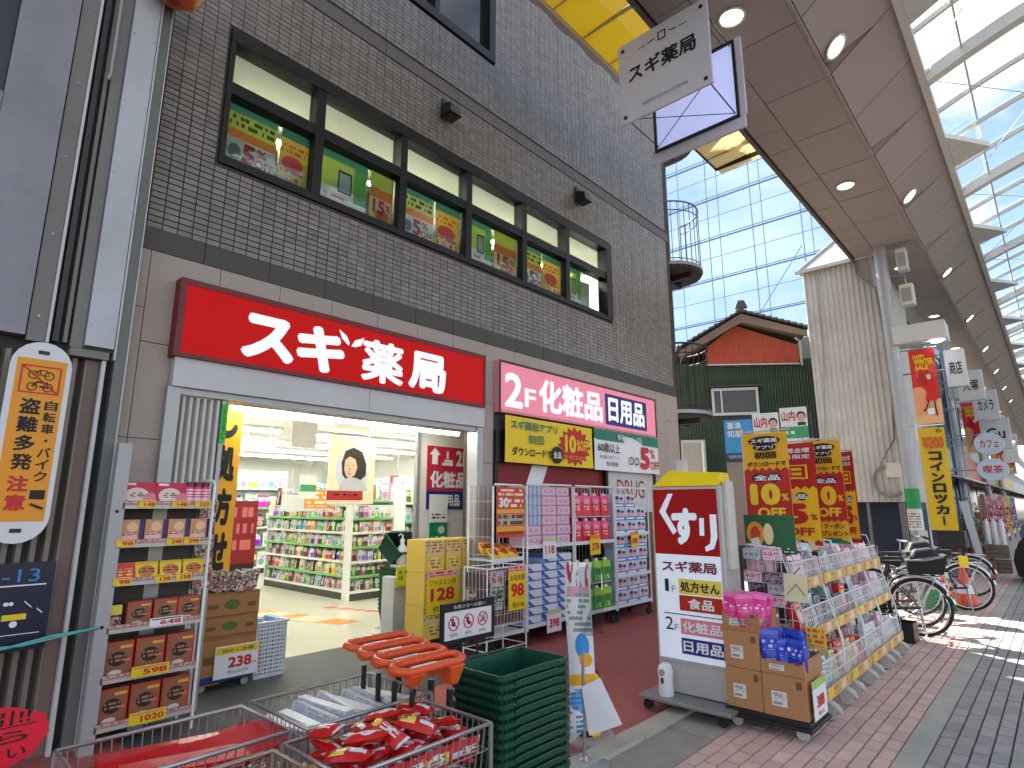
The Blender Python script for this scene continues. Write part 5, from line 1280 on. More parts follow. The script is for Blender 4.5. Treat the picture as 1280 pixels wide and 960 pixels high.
# ------------------------------------------------------------------ orange handled basket carts
OPL = M("orange_plastic", (226, 88, 36), .4, var=.05)
def cart():
    t = thing("basket_cart", "orange handled basket cart", "shopping cart", (0, 0, 0))
    gr = MB().tube([(-.045, -.15, 0), (-.045, .15, .0), (-.02, .175, 0), (.04, .17, -.005), (.055, .14, -.01), (.055, -.13, -.01), (.03, -.17, -.005), (-.02, -.175, 0)], .016, 8, closed=True)
    gr.build("handle", OPL, t)
    rg = MB()
    for i in range(22): rg.lathe([(.0175, -.003), (.0205, 0), (.0175, .003)], (-.045, -.14 + i * .0133, 0), 8, axis='y')
    rg.build("grip_ridge", OPL, t)
    MB().hexa([(.0, .085, -.1), (.06, .085, -.1), (.06, .125, -.1), (.0, .125, -.1), (-.03, .06, -.012), (.08, .06, -.02), (.08, .15, -.02), (-.03, .15, -.012)]).build("bracket", OPL, t, bevel=.006)
    MB().hexa([(.01, -.12, -.07), (.05, -.12, -.07), (.05, -.08, -.07), (.01, -.08, -.07), (-.01, -.14, -.012), (.08, -.14, -.02), (.08, -.06, -.02), (-.01, -.06, -.012)]).build("bracket", OPL, t, bevel=.006)
    Bx(.0, .045, -.09, .04, -.012, -.004).build("white_label", WINK, t)
    MB().tube([(.03, .105, -.12), (.03, .105, -.86)], .016, 8).tube([(.03, -.1, -.09), (.03, -.1, -.86)], .012, 8).build("post", BLACK, t)
    MB().tube([(.03, .105, -.86), (-.35, .13, -.88)], .014, 6).tube([(.03, -.1, -.86), (-.35, -.12, -.88)], .014, 6).tube([(-.35, -.12, -.88), (-.35, .13, -.88)], .012, 6).tube([(.03, .105, -.5), (-.32, .12, -.48), (-.32, -.11, -.48), (.03, -.1, -.5)], .008, 5).build("lower_frame", BLACK, t)
    for x in (.03, -.35):
        for y in (-.11, .12): MB().lathe([(.04, -.012), (.045, 0), (.04, .012)], (x, y, -.905), 12, axis='y').build("wheel", RUBBER, t)
    return t
c0 = cart(); GC = "orange handled carts nested in a row"
for i in range(4):
    lab = ("orange handled basket cart at the rear of the nested row", "second orange handled cart from the rear of the nested row", "third orange handled cart from the rear of the nested row", "front orange handled cart nearest the no smoking style stand")[i]
    lab = lab.replace("no smoking style stand", "prohibition notice stand")
    loc = (2.72 + i * .165, 1.86 - i * .035, .95)
    if i == 0: c0.location = loc; c0["label"] = lab; c0["group"] = GC
    else: dup(c0, loc, None, lab, GC)

# ------------------------------------------------------------------ green shopping baskets
GB = M("bottle_green_plastic", (14, 74, 54), .35, var=.08)
def basket(name, W, L, H):
    m = MB(); tx, ty = .035, .04
    def ring(f): return (tx * (1 - f), ty * (1 - f))
    def wallpts(f, ins=0):
        a, b = ring(f); return [(a + ins, b + ins, H * f), (W - a - ins, b + ins, H * f), (W - a - ins, L - b - ins, H * f), (a + ins, L - b - ins, H * f)]
    o0, o1, i0, i1 = wallpts(0), wallpts(1), wallpts(.02, .004), wallpts(1, .004)
    for k in range(4):
        n = (k + 1) % 4
        m.add([o0[k], o0[n], o1[n], o1[k]], [(0, 1, 2, 3)]); m.add([i0[k], i0[n], i1[n], i1[k]], [(3, 2, 1, 0)])
    m.add(o0, [(3, 2, 1, 0)]); m.add(i0, [(0, 1, 2, 3)])
    shell = m
    rim = MB()
    a = -.012
    pts = [(a, a + .02), (a + .02, a), (W - a - .02, a), (W - a, a + .02), (W - a, L - a - .02), (W - a - .02, L - a), (a + .02, L - a), (a, L - a - .02)]
    inn = [(.004, .02), (.02, .004), (W - .02, .004), (W - .004, .02), (W - .004, L - .02), (W - .02, L - .004), (.02, L - .004), (.004, L - .02)]
    v = [(p[0], p[1], H) for p in pts] + [(p[0], p[1], H) for p in inn] + [(p[0], p[1], H - .022) for p in pts] + [(p[0], p[1], H - .022) for p in inn]
    f = []
    for k in range(8):
        n = (k + 1) % 8
        f += [(k, n, 8 + n, 8 + k), (16 + k, 16 + n, n, k), (16 + n, 16 + k, 24 + k, 24 + n)]
    rim.add(v, f)
    ribs = MB()
    for i in range(1, 16):
        y = L * i / 16
        for s in (0, 1):
            x0 = tx if s == 0 else W - tx; x1 = 0 if s == 0 else W; d = -.004 if s == 0 else .004
            ribs.hexa([(x0, y - .004, .01), (x0 + d, y - .004, .01), (x0 + d, y + .004, .01), (x0, y + .004, .01), (x1, y - .004, H - .03), (x1 + d, y - .004, H - .03), (x1 + d, y + .004, H - .03), (x1, y + .004, H - .03)])
            xi = x0 + (.005 if s == 0 else -.005); xj = x1 + (.005 if s == 0 else -.005)
            ribs.hexa([(xi, y - .004, .02), (xi - d, y - .004, .02), (xi - d, y + .004, .02), (xi, y + .004, .02), (xj, y - .004, H - .03), (xj - d, y - .004, H - .03), (xj - d, y + .004, H - .03), (xj, y + .004, H - .03)])
    for i in range(1, 10):
        x = W * i / 10
        for s in (0, 1):
            y0 = ty if s == 0 else L - ty; y1 = 0 if s == 0 else L; d = -.004 if s == 0 else .004
            ribs.hexa([(x - .004, y0, .01), (x + .004, y0, .01), (x + .004, y0 + d, .01), (x - .004, y0 + d, .01), (x - .004, y1, H - .03), (x + .004, y1, H - .03), (x + .004, y1 + d, H - .03), (x - .004, y1 + d, H - .03)])
    hd = MB().tube([(-.014, .08, H - .004), (-.018, .12, H + .006), (-.018, L - .12, H + .006), (-.014, L - .08, H - .004)], .006, 6)
    hd2 = MB().tube([(W + .014, .08, H - .004), (W + .018, .12, H + .006), (W + .018, L - .12, H + .006), (W + .014, L - .08, H - .004)], .006, 6)
    return shell.mesh("shell", GB), rim.mesh("rim", GB), ribs.mesh("ribs", GB), hd.mesh("handle", GB), hd2.mesh("handle", GB)
bms = basket("basket", .34, .52, .24)
def put_basket(label, group, loc, rot=(0, 0, 0)):
    t = thing("shopping_basket", label, "shopping basket", loc, 0, group); t.rotation_euler = rot
    for me in bms: inst(me.name.split(".")[0], me, t)
    return t
N = 14
ORD = ("first", "second", "third", "fourth", "fifth", "sixth", "seventh", "eighth", "ninth", "tenth", "eleventh", "twelfth", "thirteenth", "fourteenth")
for i in range(N):
    put_basket("top dark green shopping basket of the tall stack beside the red snack wagon" if i == N - 1 else "dark green shopping basket, %s from the top of the tall foreground stack" % ORD[N - 1 - i], "green baskets in the foreground stack", (2.87 + random.uniform(-.003, .003), 2.22 + random.uniform(-.004, .004), .80 - .24 - (N - 1 - i) * .042), (0, 0, random.uniform(-.01, .01)))
tr = thing("basket_trolley", "low wheeled stand under the tall stack of green baskets", "trolley", (2.87, 2.22, 0))
MB().box(.02, .32, .03, .49, .0, .012).build("base", BLACK, tr)
for i in range(11): put_basket("dark green shopping basket, %s from the bottom of the indoor stack" % ORD[i], "green baskets in the indoor stack", (-1.3 + .0, 4.72, .1 + i * .05), (0, 0, 0))
put_basket("dark green shopping basket tilted steeply on top of the indoor stack", None, (-1.28, 4.62, 1.08), (.0, .75, .25))
ts = thing("basket_stand", "white wire stand under the indoor stack of green baskets", "stand", (-1.32, 4.7, 0.006))
MB().tube([(0, 0, .08), (.38, 0, .08), (.38, .56, .08), (0, .56, .08)], .01, 6, closed=True).tube([(.38, 0, .02), (.38, 0, .5), (.38, .2, .5), (.38, .2, .02)], .01, 6).box(-.02, .42, -.02, .58, 0, .025).build("frame", WWIRE, ts)
# sanitiser stand
sz = thing("sanitizer_stand", "pale grey stand with yellow green notice inside the entrance", "stand", (-.85, 4.62, 0), STREET)
Bx(0, .2, 0, .25, .03, .74).build("bin", M("pale_grey_bin", (196, 200, 198), .5), sz, bevel=.01)
Bx(.02, .38, -.02, 0, .62, .86).build("notice", PK("notice_lime", (214, 216, 60), [('marks', (.1, .9, .3, .8), (40, 130, 60), 5, 3)]), sz)
Bx(.2, .37, .0, .12, .03, .62).build("dark_side", PK("dark_side_print", (40, 44, 40), [('marks', (.1, .9, .55, .85), (226, 220, 214), 4, 6), ('blobs', (0, 1, 0, .4), (110, 120, 70), 7)]), sz)
Bx(-.02, .4, .0, .3, 0, .03).build("foot", M("navy_foot", (40, 60, 110), .5), sz)
sb = thing("pump_bottle", "white pump bottle of sanitizer standing on the grey stand", "bottle", (-1.0, 4.84, .87))
MB().lathe([(.05, 0), (.075, .01), (.075, .14), (.07, .2), (.03, .24), (.025, .26), (.025, .3), (0.0, .3)], n=18).build("body", M("translucent_white_bottle", (228, 230, 226), .35), sb)
MB().lathe([(.03, .27), (.03, .31), (.012, .32), (.012, .36), (0, .36)], n=12).tube([(0, 0, .36), (.02, -.05, .375), (.03, -.09, .355)], .009, 6).build("pump", WPL, sb)
Bx(-.1, .1, -.1, .1, -.15, 0).build("pedestal", WPL, sb)
bp = thing("black_bin", "black board standing behind the pump bottle", "board", (-1.15, 4.9, .6), STREET)
Bx(0, .3, 0, .02, 0, .62).build("board", BLACK, bp); Bx(.1, .2, .02, .06, -.6, 0).build("leg", BLACK, bp)

# ------------------------------------------------------------------ yellow cartons with the 128 cards
yd = thing("black_dolly", "low black dolly under the stacked yellow drink cartons", "dolly", (-.36, 4.4, 0), STREET)
Bx(0, .95, 0, .34, .1, .16).build("deck", BLACK, yd)
for x in (.08, .87):
    for y in (.05, .29): MB().lathe([(.045, -.012), (.045, .012)], (x, y, .05), 12, axis='y').build("caster", RUBBER, yd)
yd.location = (-.02, 4.4, 0)
yc = PK("yellow_drink_carton", (232, 196, 84), [('rect', (0, 1, .5, 1), (222, 200, 138)), ('ell', (.5, .25, .3, .22), (240, 214, 120)), ('marks', (.2, .8, .12, .38), (150, 110, 60), 6, 9), ('marks', (.05, .95, .6, .95), (170, 120, 60), 9, 10)], .55)
for ci, (x, w) in enumerate(((0, .3), (.32, .24), (.57, .38))):
    for r in range(3):
        h = .355
        m_ = MB().box(0, w - .01, 0, .32, 0, h - .006).mesh("drink_carton", yc)
        lab = "yellow drink carton, %s of the %s stack behind the 128 card" % (("lowest", "middle", "topmost")[r], ("left", "middle", "right")[ci])
        tag(inst("drink_carton", m_, None, (-.02, 4.4 + x, .16 + r * h), (0, 0, STREET + random.uniform(-.02, .02))), lab, "carton", "yellow cartons at the entrance pier")
def pop(label, loc, w, h, num, sub, rz=STREET):
    t = thing("price_card", label, "price card", loc, rz)
    Bx(0, w, -.004, 0, 0, h * .86).build("card", YEL, t); Bx(0, w, -.004, 0, h * .862, h).build("pink_top", PK("pink_top_print", (236, 170, 170), [('marks', (.05, .95, .1, .9), (206, 40, 50), 8, 2)]), t)
    text(num, w * .12, w * .88, h * .3, h * .6, RINK, t, -.006, .04); text(sub, w * .08, w * .92, h * .66, h * .8, INK, t, -.006); text("税込13%s" % num[-1], w * .2, w * .9, h * .05, h * .18, INK, t, -.006)
    return t
pop("yellow price card reading 128 on the left front of yellow cartons", (.0, 4.42, .42), .47, .46, "128", "ジャスミン茶")
pop("yellow price card reading 128 on the right front of yellow cartons", (.0, 5.0, .42), .34, .42, "12", "お茶")

# ------------------------------------------------------------------ small wire basket with the 98 card
wagon("narrow tall wire basket of dark bottles with 98 card at entrance pier", .52, .86, 4.5, 5.1, .96, .58, WWIRE, .05)
dk = PK("dark_bottle_pack", (88, 74, 70), [('marks', (.1, .9, .5, .9), (196, 200, 190), 5, 6), ('blobs', (0, 1, 0, .5), (120, 60, 60), 6)])
dkm = bx_pack(.14, .14, .17, dk, "bottle_pack")
for i in range(4):
    for r in range(3):
        pack_thing("bottle_pack", dkm, "dark bottle pack stacked in the narrow wire basket", "bottle pack", "dark packs in the narrow basket", (.8, 4.6 + i * .14, .39 + r * .172), STREET)
        if r == 2: pack_thing("bottle_pack", dkm, "dark bottle pack at the back of the narrow wire basket", "bottle pack", "dark packs at the back of the basket", (.65, 4.6 + i * .14, .735), STREET)
Bx(0, .2, 0, .004, 0, .4)
lf = thing("leaflet", "grey printed leaflet clipped to the left of the narrow wire basket", "leaflet", (.875, 4.53, .55), STREET)
Bx(0, .2, 0, .004, 0, .38).build("sheet", PK("leaflet_print", (190, 192, 186), [('blobs', (0, 1, .6, 1), (170, 60, 80), 7), ('blobs', (0, 1, 0, .6), (90, 110, 90), 9), ('marks', (.1, .9, .2, .6), (60, 70, 60), 8, 7)]), lf)
pop("yellow price card reading 98 on the narrow wire basket", (.88, 4.8, .52), .27, .45, "98", "お茶各種")
# rack with the orange 30 percent poster
def rack(label, y0, y1, x1=.5, x0=.1, top=1.86, levels=(), nm="display_rack"):
    t = thing(nm, label, "display rack", (x1, y0, 0), STREET)
    w = y1 - y0; d = x1 - x0
    MB().tube([(0, 0, .16), (0, 0, top - .03), (.03, 0, top), (w - .03, 0, top), (w, 0, top - .03), (w, 0, .16)], .012, 6).tube([(0, d, .16), (0, d, top), (w, d, top), (w, d, .16)], .012, 6).build("frame", WWIRE, t)
    for z in levels:
        MB().box(.0, w, 0, d, z - .02, z).box(0, w, -.014, 0, z - .03, z + .015).build("shelf", WPL, t)
    g = MB()
    for i in range(int(w / .08) + 1): g.tube([(i * .08, d, .16), (i * .08, d, top)], .003, 4)
    for i in range(8):
        z = .25 + i * .2; g.tube([(0, 0, z), (0, d, z)], .003, 4).tube([(w, 0, z), (w, d, z)], .003, 4)
    g.build("side_grid", WWIRE, t)
    for x in (.04, w - .04):
        for y in (.04, d - .04):
            MB().lathe([(.05, -.014), (.05, .014)], (x, y, .05), 14, axis='y').tube([(x, y, .05), (x, y, .17)], .012, 6).build("caster", RUBBER, t)
    return t
r0 = rack("white wire rack with orange 30 percent poster beside the entrance pier", 4.95, 5.47, .5, .1, 1.84, (.2, .6, 1.0))
p30 = thing("discount_poster", "orange poster with large 30 at the top of the entrance side rack", "poster", (.53, 4.98, 1.24), STREET)
Bx(0, .48, 0, .006, 0, .57).build("sheet", PK("orange_poster_print", (206, 70, 36), [('rect', (.05, .95, .06, .12), (160, 40, 30)), ('rect', (0, 1, .12, .22), (236, 170, 50)), ('rect', (.05, .95, .24, .46), (200, 170, 150)), ('marks', (.06, .94, .25, .45), (90, 60, 50), 8, 8), ('rect', (0, 1, .48, .56), (236, 170, 50)), ('marks', (.42, .95, .6, .78), (246, 230, 214), 10, 10), ('marks', (.05, .95, .82, .96), (246, 214, 190), 9, 12)]), p30)
text("30", .03, .2, .34, .45, WINK, p30, -.003, .05)
ysb = [bagmesh("snack_bag", PKY("yellow_chip_print", (236, 186, 40), [('ell', (.5, .5, .3, .3), (190, 70, 40)), ('marks', (.1, .9, .5, .9), (120, 50, 30), 5, 6)]), .2, .17, .07, 50 + i) for i in range(2)]
for i in range(6): pack_thing("snack_bag", ysb[i % 2], "yellow snack bag lying on the rack under the orange poster", "snack bag", "yellow snack bags under the poster", (.4 - (i % 2) * .12, 5.06 + (i // 2) * .16, 1.06 + (i % 2) * .05), 0, (random.uniform(.5, 1.1), 0, PI / 2 + random.uniform(-.3, .3)))

# ------------------------------------------------------------------ three goods racks under the pink sign
rack("white wire rack of pale pink tissue boxes, leftmost of three under the banners", 5.54, 6.46, levels=(.22, 1.12))
rack("white wire rack of pink and green bottles, middle of three under the banners", 6.5, 7.44, levels=(.22, 1.12))
rack("white wire rack of blue picture packs, rightmost of three under the banners", 7.48, 8.42, levels=(.22, .62, 1.2))
tp = PK("pale_pink_tissue_box", (226, 186, 204), [('rect', (.2, .8, .35, .65), (206, 140, 170)), ('rect', (0, 1, .0, .12), (196, 160, 184)), ('marks', (.3, .7, .42, .58), (250, 230, 240), 5, 6)], .5)
tp2 = PK("blue_grey_tissue_pack", (190, 192, 214), [('rect', (.1, .2, 0, 1), (120, 140, 180)), ('rect', (.4, .5, 0, 1), (130, 150, 190)), ('rect', (.7, .8, 0, 1), (120, 140, 180))], .5)
bw = PK("blue_white_tissue_pack", (224, 230, 240), [('diag', (.5, .55), (70, 110, 190)), ('diag', (.5, .3), (150, 190, 230)), ('rect', (0, 1, 0, .12), (40, 70, 150))], .4)
tm = bx_pack(.27, .3, .115, tp, "tissue_box"); tm2 = bx_pack(.27, .3, .115, tp2, "tissue_box"); bwm = bx_pack(.285, .32, .095, bw, "tissue_pack")
for c in range(3):
    for r in range(6):
        if c == 0 and r > 1: pack_thing("tissue_box", tm2, "blue striped tissue box, %s from the bottom of the left column in leftmost rack" % ORD[r], "tissue box", "striped tissue boxes", (.47, 5.7 + c * .3, 1.12 + r * .12), STREET + random.uniform(-.02, .02))
        else: pack_thing("tissue_box", tm, "pale pink tissue box, %s from the bottom of the %s column in the leftmost rack" % (ORD[r], ("left", "middle", "right")[c]), "tissue box", "pale pink tissue boxes", (.47 + random.uniform(-.01, .01), 5.7 + c * .3, 1.12 + r * .12), STREET + random.uniform(-.02, .02))
    for r in range(8 if c else 7):
        pack_thing("tissue_pack", bwm, "blue and white tissue pack, %s from the bottom of the %s column in leftmost rack" % (ORD[r], ("left", "middle", "right")[c]), "tissue pack", "blue and white tissue packs", (.47 + random.uniform(-.012, .012), 5.7 + c * .3, .22 + r * .098), STREET + random.uniform(-.03, .03))
pkb = PK("pink_red_refill", (222, 50, 60), [('rect', (0, 1, .62, 1), (236, 90, 140)), ('rect', (0, 1, .9, 1), (244, 190, 210)), ('ell', (.5, .62, .3, .14), (246, 150, 180)), ('marks', (.2, .8, .2, .5), (250, 190, 190), 4, 8), ('ell', (.5, .5, .1, .05), (60, 20, 60))], .3)
grb = PK("lime_green_refill", (70, 170, 60), [('rect', (0, 1, .6, 1), (170, 214, 70)), ('rect', (0, 1, .9, 1), (230, 240, 200)), ('ell', (.5, .45, .3, .14), (40, 140, 60)), ('marks', (.2, .8, .1, .3), (210, 240, 170), 4, 10)], .3)
def refill(mat): return MB().hexa([(-.1, 0, 0), (.1, 0, 0), (.1, .1, 0), (-.1, .1, 0), (-.1, .01, .27), (.1, .01, .27), (.1, .07, .27), (-.1, .07, .27)]).hexa([(-.04, .02, .27), (.04, .02, .27), (.04, .06, .27), (-.04, .06, .27), (-.03, .03, .31), (.03, .03, .31), (.03, .05, .31), (-.03, .05, .31)]).mesh("refill_pouch", mat)
pkm, grm = refill(pkb), refill(grb)
for r in range(2):
    for c in range(4):
        pack_thing("refill_pouch", pkm, "pink and red refill pouch, %s of the %s row in the middle rack" % (ORD[c], ("lower pink", "upper pink")[r]), "refill pouch", "pink refill pouches", (.47, 6.62 + c * .22, 1.12 + r * .34), STREET + random.uniform(-.05, .05))
        pack_thing("refill_pouch", grm, "lime green refill pouch, %s of the %s row in the middle rack" % (ORD[c], ("lower green", "upper green")[r]), "refill pouch", "green refill pouches", (.47, 6.62 + c * .22, .22 + r * .36), STREET + random.uniform(-.05, .05))
Bx_ = Bx(0, .88, .0, .3, 0, .012)
tag(Bx_.build("wire_divider", WPL, None, (.46, 6.53, 1.445), rz=STREET), "white divider shelf between the pink refill pouches", "shelf board")
tag(Bx(0, .88, .0, .3, 0, .012).build("wire_divider", WPL, None, (.46, 6.53, .56), rz=STREET), "white divider shelf between the lime green refill pouches", "shelf board")
blp = PK("blue_picture_pack", (206, 214, 236), [('rect', (0, 1, 0, .3), (70, 130, 206)), ('ell', (.35, .55, .22, .26), (214, 150, 160)), ('ell', (.35, .72, .18, .14), (50, 40, 60)), ('ell', (.75, .5, .18, .2), (226, 180, 180)), ('ell', (.75, .66, .16, .12), (70, 60, 90)), ('rect', (.1, .9, .06, .2), (230, 240, 250))], .35)
bpm = bx_pack(.28, .2, .185, blp, "nappy_pack")
for c in range(3):
    for z, n in ((.22, 2), (.62, 3), (1.2, 3)):
        for r in range(n):
            if (c == 2 and z == 1.2 and r == 2): continue
            pack_thing("nappy_pack", bpm, "pale blue face printed pack, %s column, %s of the %s shelf in rightmost rack" % (("left", "middle", "right")[c], ("bottom row", "second row", "third row")[r], {.22: "lowest", .62: "middle", 1.2: "top"}[z]), "nappy pack", "pale blue picture packs", (.47 + random.uniform(-.01, .01), 7.65 + c * .3, z + r * .19), STREET + random.uniform(-.03, .03))
def card(label, y, z, w, h, num, yellow, x=.53):
    t = thing("price_card", label, "price card", (x, y, z), STREET)
    Bx(0, w, -.003, 0, 0, h).build("card", YEL if yellow else WINK, t)
    Bx(0, w, -.004, -.003, h * .8, h).build("top_strip", ORNG if yellow else M("pale_lime_strip", (200, 210, 150), .5), t)
    text(num, w * .15, w * .85, h * .22, h * .6, RINK, t, -.006, .03)
card("white price card reading 118 below the pale pink boxes", 5.8, .96, .26, .26, "118", False); card("white price card reading 398 hung under the leftmost rack", 5.86, .1, .28, .26, "398", False)
card("yellow price card on the middle rack below pink refill pouches", 6.8, .95, .24, .26, "278", True); card("yellow price card on the rightmost rack among blue packs", 7.85, 1.0, .2, .22, "898", True)
# brown board leaning at the far end
tag(MB().box(0, .35, 0, .04, 0, 1.5).build("brown_board", M("brown_hardboard", (120, 88, 66), .8), None, (.42, 8.55, 0), rz=STREET), "brown board leaning at the right end of the racks", "board")

# ------------------------------------------------------------------ prohibition notice stand
ns_ = thing("notice_stand", "black framed notice stand with three red prohibition signs on white", "notice stand", (1.62, 3.22, 0), STREET)
ns_.rotation_euler = (0, 0, STREET - .0)
w, h, z0 = .585, .315, .53
MB().box(0, w, -.015, .015, z0, z0 + .04).box(0, w, -.015, .015, z0 + h - .065, z0 + h).box(0, .03, -.015, .015, z0 + .04, z0 + h - .065).box(w - .03, w, -.015, .015, z0 + .04, z0 + h - .065).build("frame", BLACK, ns_, bevel=.003)
Bx(.03, w - .03, -.008, .006, z0 + .04, z0 + h - .065).build("sheet", WINK, ns_)
text("お客さまへお願い", .12, .47, z0 + h - .048, z0 + h - .02, WINK, ns_, -.018)
for i, cx in enumerate((.13, .29, .45)):
    MB().tube([(cx + .052 * math.cos(a), -.01, z0 + .16 + .052 * math.sin(a)) for a in [k * PI / 10 for k in range(20)]], .005, 4, closed=True).tube([(cx - .036, -.01, z0 + .196), (cx + .036, -.01, z0 + .124)], .005, 4).build("prohibition_ring", RINK, ns_)
    pg = MB()
    if i == 0: pg.lathe([(.0, -.001), (.012, 0)], (cx - .01, -.0095, z0 + .185), 10, axis='y').prism([(cx - .025, z0 + .14), (cx + .02, z0 + .14), (cx + .012, z0 + .172), (cx - .02, z0 + .172)], 'y', -.01, -.009)
    elif i == 1: pg.box(cx - .022, cx + .004, -.01, -.009, z0 + .15, z0 + .19).box(cx - .01, cx + .028, -.01, -.009, z0 + .135, z0 + .155)
    else: pg.tube([(cx - .03, -.0095, z0 + .135), (cx + .025, -.0095, z0 + .165)], .006, 4).tube([(cx + .005, -.0095, z0 + .17), (cx + .02, -.0095, z0 + .195)], .004, 4)
    pg.build("pictogram", INK, ns_)
    text(("禁煙", "撮影禁止", "飲食禁止")[i], cx - .04, cx + .04, z0 + .06, z0 + .085, M("grey_caption_ink", (120, 110, 112), .5), ns_, -.01)
MB().tube([(.18, .0, 0.01), (.18, 0, z0)], .01, 6).tube([(.4, 0, 0.01), (.4, 0, z0)], .01, 6).tube([(.0, .0, z0 - .02), (w, 0, z0 - .02)], .008, 6).box(.08, .5, -.18, .18, 0, .015).build("leg", BLACK, ns_)

# ------------------------------------------------------------------ leaflet stand on a round base
ps = thing("leaflet_stand", "tall thin white leaflet stand with twisted panel on a round metal base", "leaflet stand", (2.86, 3.36, 0))
MB().lathe([(.16, 0), (.16, .012), (.14, .02), (.03, .03), (.02, .06)], n=28).build("base", STEEL, ps)
MB().tube([(0, 0, .03), (0, 0, 1.2)], .012, 8).build("pole", STEEL, ps)
pan = MB(); nz = 18; v = []
for j in range(nz + 1):
    f = j / nz; z = .2 + 1.03 * f; tw_ = math.radians(62 - 30 * f); hw = .085
    dx, dy = hw * math.cos(tw_), hw * math.sin(tw_)
    off = -.02 + .015 * math.sin(f * 6)
    v += [(-dx, -dy + off, z - (.06 if j == 0 else 0)), (dx, dy + off, z + (.05 if j == 0 else 0))]
pan.add(v, [(2 * j, 2 * j + 1, 2 * j + 3, 2 * j + 2) for j in range(nz)], 0, True)
pob = pan.build("printed_panel", PK("leaflet_panel_print", (232, 232, 230), [('blobs', (0, 1, .86, 1), (196, 50, 90), 5), ('rect', (.1, .9, .8, .86), (226, 170, 180)), ('marks', (.1, .9, .6, .84), (150, 160, 150), 5, 30), ('ell', (.55, .52, .22, .07), (60, 150, 220)), ('ell', (.62, .44, .2, .04), (240, 170, 40)), ('rect', (.15, .9, .3, .36), (240, 176, 40)), ('ell', (.5, .22, .34, .06), (120, 180, 225)), ('marks', (.15, .85, .05, .28), (70, 140, 210), 5, 40)]), ps)
sl2 = pob.modifiers.new("thickness", 'SOLIDIFY'); sl2.thickness = .004
pk2 = MB().hexa([(.0, -.02, .78), (.13, .06, .78), (.15, .02, .78), (.03, -.06, .78), (.0, -.02, 1.2), (.13, .06, 1.2), (.15, .02, 1.2), (.03, -.06, 1.2)]).build("leaflet_pocket", glass("clear_acrylic", (236, 240, 240), .1), ps)
tail = MB().add([(.0, -.02, .46), (.10, .05, .52), (.22, .1, .26), (.04, .0, .18)], [(0, 1, 2, 3)]).build("loose_sheet", WINK, ps); sl3 = tail.modifiers.new("thickness", 'SOLIDIFY'); sl3.thickness = .003
# bollard
bo_ = thing("bollard", "yellow and black striped bollard on a concrete foot behind the leaflet stand", "bollard", (2.62, 3.72, 0))
MB().lathe([(.2, 0), (.2, .03), (.16, .045)], n=24).build("foot", CONC, bo_)
hz = bpy.data.materials.new("hazard_stripes"); hz.use_nodes = True
def _hz():
    t = hz.node_tree; b = t.nodes["Principled BSDF"]; c = t.nodes.new("ShaderNodeTexCoord"); s = t.nodes.new("ShaderNodeSeparateXYZ"); t.links.new(c.outputs["Object"], s.inputs[0])
    an = nmath(t, 'ARCTAN2', s.outputs["Y"], s.outputs["X"]); u = nmath(t, 'ADD', nmath(t, 'MULTIPLY', an, .3183), nmath(t, 'MULTIPLY', s.outputs["Z"], 3.4))
    f = nmath(t, 'GREATER_THAN', nmath(t, 'FRACT', u), .52)
    t.links.new(nmix(t, f, lin((240, 190, 30)), lin((28, 26, 26))), b.inputs["Base Color"]); b.inputs["Roughness"].default_value = .45
_hz()
MB().lathe([(.1, .04), (.1, .42), (.09, .445), (0, .45)], n=24).build("post", hz, bo_)
Bx(-.02, .02, -.104, -.1, .39, .41).build("cap_mark", BLACK, bo_)

# ------------------------------------------------------------------ medicine sign board on wheels
ks = thing("medicine_sign", "tall white standing sign with dark red panel on a grey wheeled base", "standing sign", (2.64, 4.74, 0))
GRS = M("grey_sign_case", (190, 188, 184), .45, .2, var=.04)
Bx(0, .62, 0, .3, .12, 1.76).build("case", GRS, ks, bevel=.006)
MB().box(.01, .61, -.012, 0, .36, 1.75).build("face_frame", GRS, ks)
FACE = backlit("white_acrylic", (222, 232, 244), .06)
Bx(.025, .595, -.016, -.012, .38, 1.2).build("white_face", FACE, ks); Bx(.025, .595, -.017, -.012, 1.2, 1.735).build("red_face", backlit("deep_red_acrylic", (150, 14, 18), .04), ks)
KY = -.02
KW = backlit("pale_blue_white_ink", (222, 230, 242), .06)
flat([(.17, 1.7), (.08, 1.55), (.2, 1.36), (.235, 1.39), (.14, 1.55), (.215, 1.7)], KY).build("lettering", KW, ks)
text("す", .19, .42, 1.28, 1.58, KW, ks, KY, .06)
flat([(.44, 1.5), (.48, 1.5), (.475, 1.36), (.435, 1.36)], KY).build("lettering", KW, ks); flat([(.53, 1.53), (.585, 1.53), (.585, 1.35), (.55, 1.26), (.48, 1.235), (.475, 1.27), (.52, 1.3), (.53, 1.36)], KY).build("lettering", KW, ks)
text("スギ薬局", .08, .56, 1.06, 1.15, M("maroon_ink", (120, 30, 34), .5, var=0), ks, KY, .03)
text("1", .1, .135, .9, 1.0, INK, ks, KY); text("F", .16, .2, .9, .95, M("grey_ink_letter", (140, 140, 146), .5), ks, KY); text("2", .09, .16, .6, .7, INK, ks, KY); text("F", .17, .21, .6, .65, M("grey_ink_letter", (140, 140, 146), .5), ks, KY)
for z0, s, m_, ink in ((.89, "処方せん", M("pale_yellow_panel", (238, 214, 90), .4), INK), (.76, "食品", M("brick_red_panel", (186, 40, 20), .4), WINK), (.58, "化粧品", M("rose_panel", (226, 130, 150), .4), WINK), (.43, "日用品", NAVY, WINK)):
    Bx(.225, .59, KY, KY + .003, z0, z0 + .12).build("floor_panel", m_, ks); a_ = .24 if len(s) > 2 else .3
    text(s, a_, .575 if len(s) > 2 else .52, z0 + .018, z0 + .102, ink, ks, KY - .002, .03)
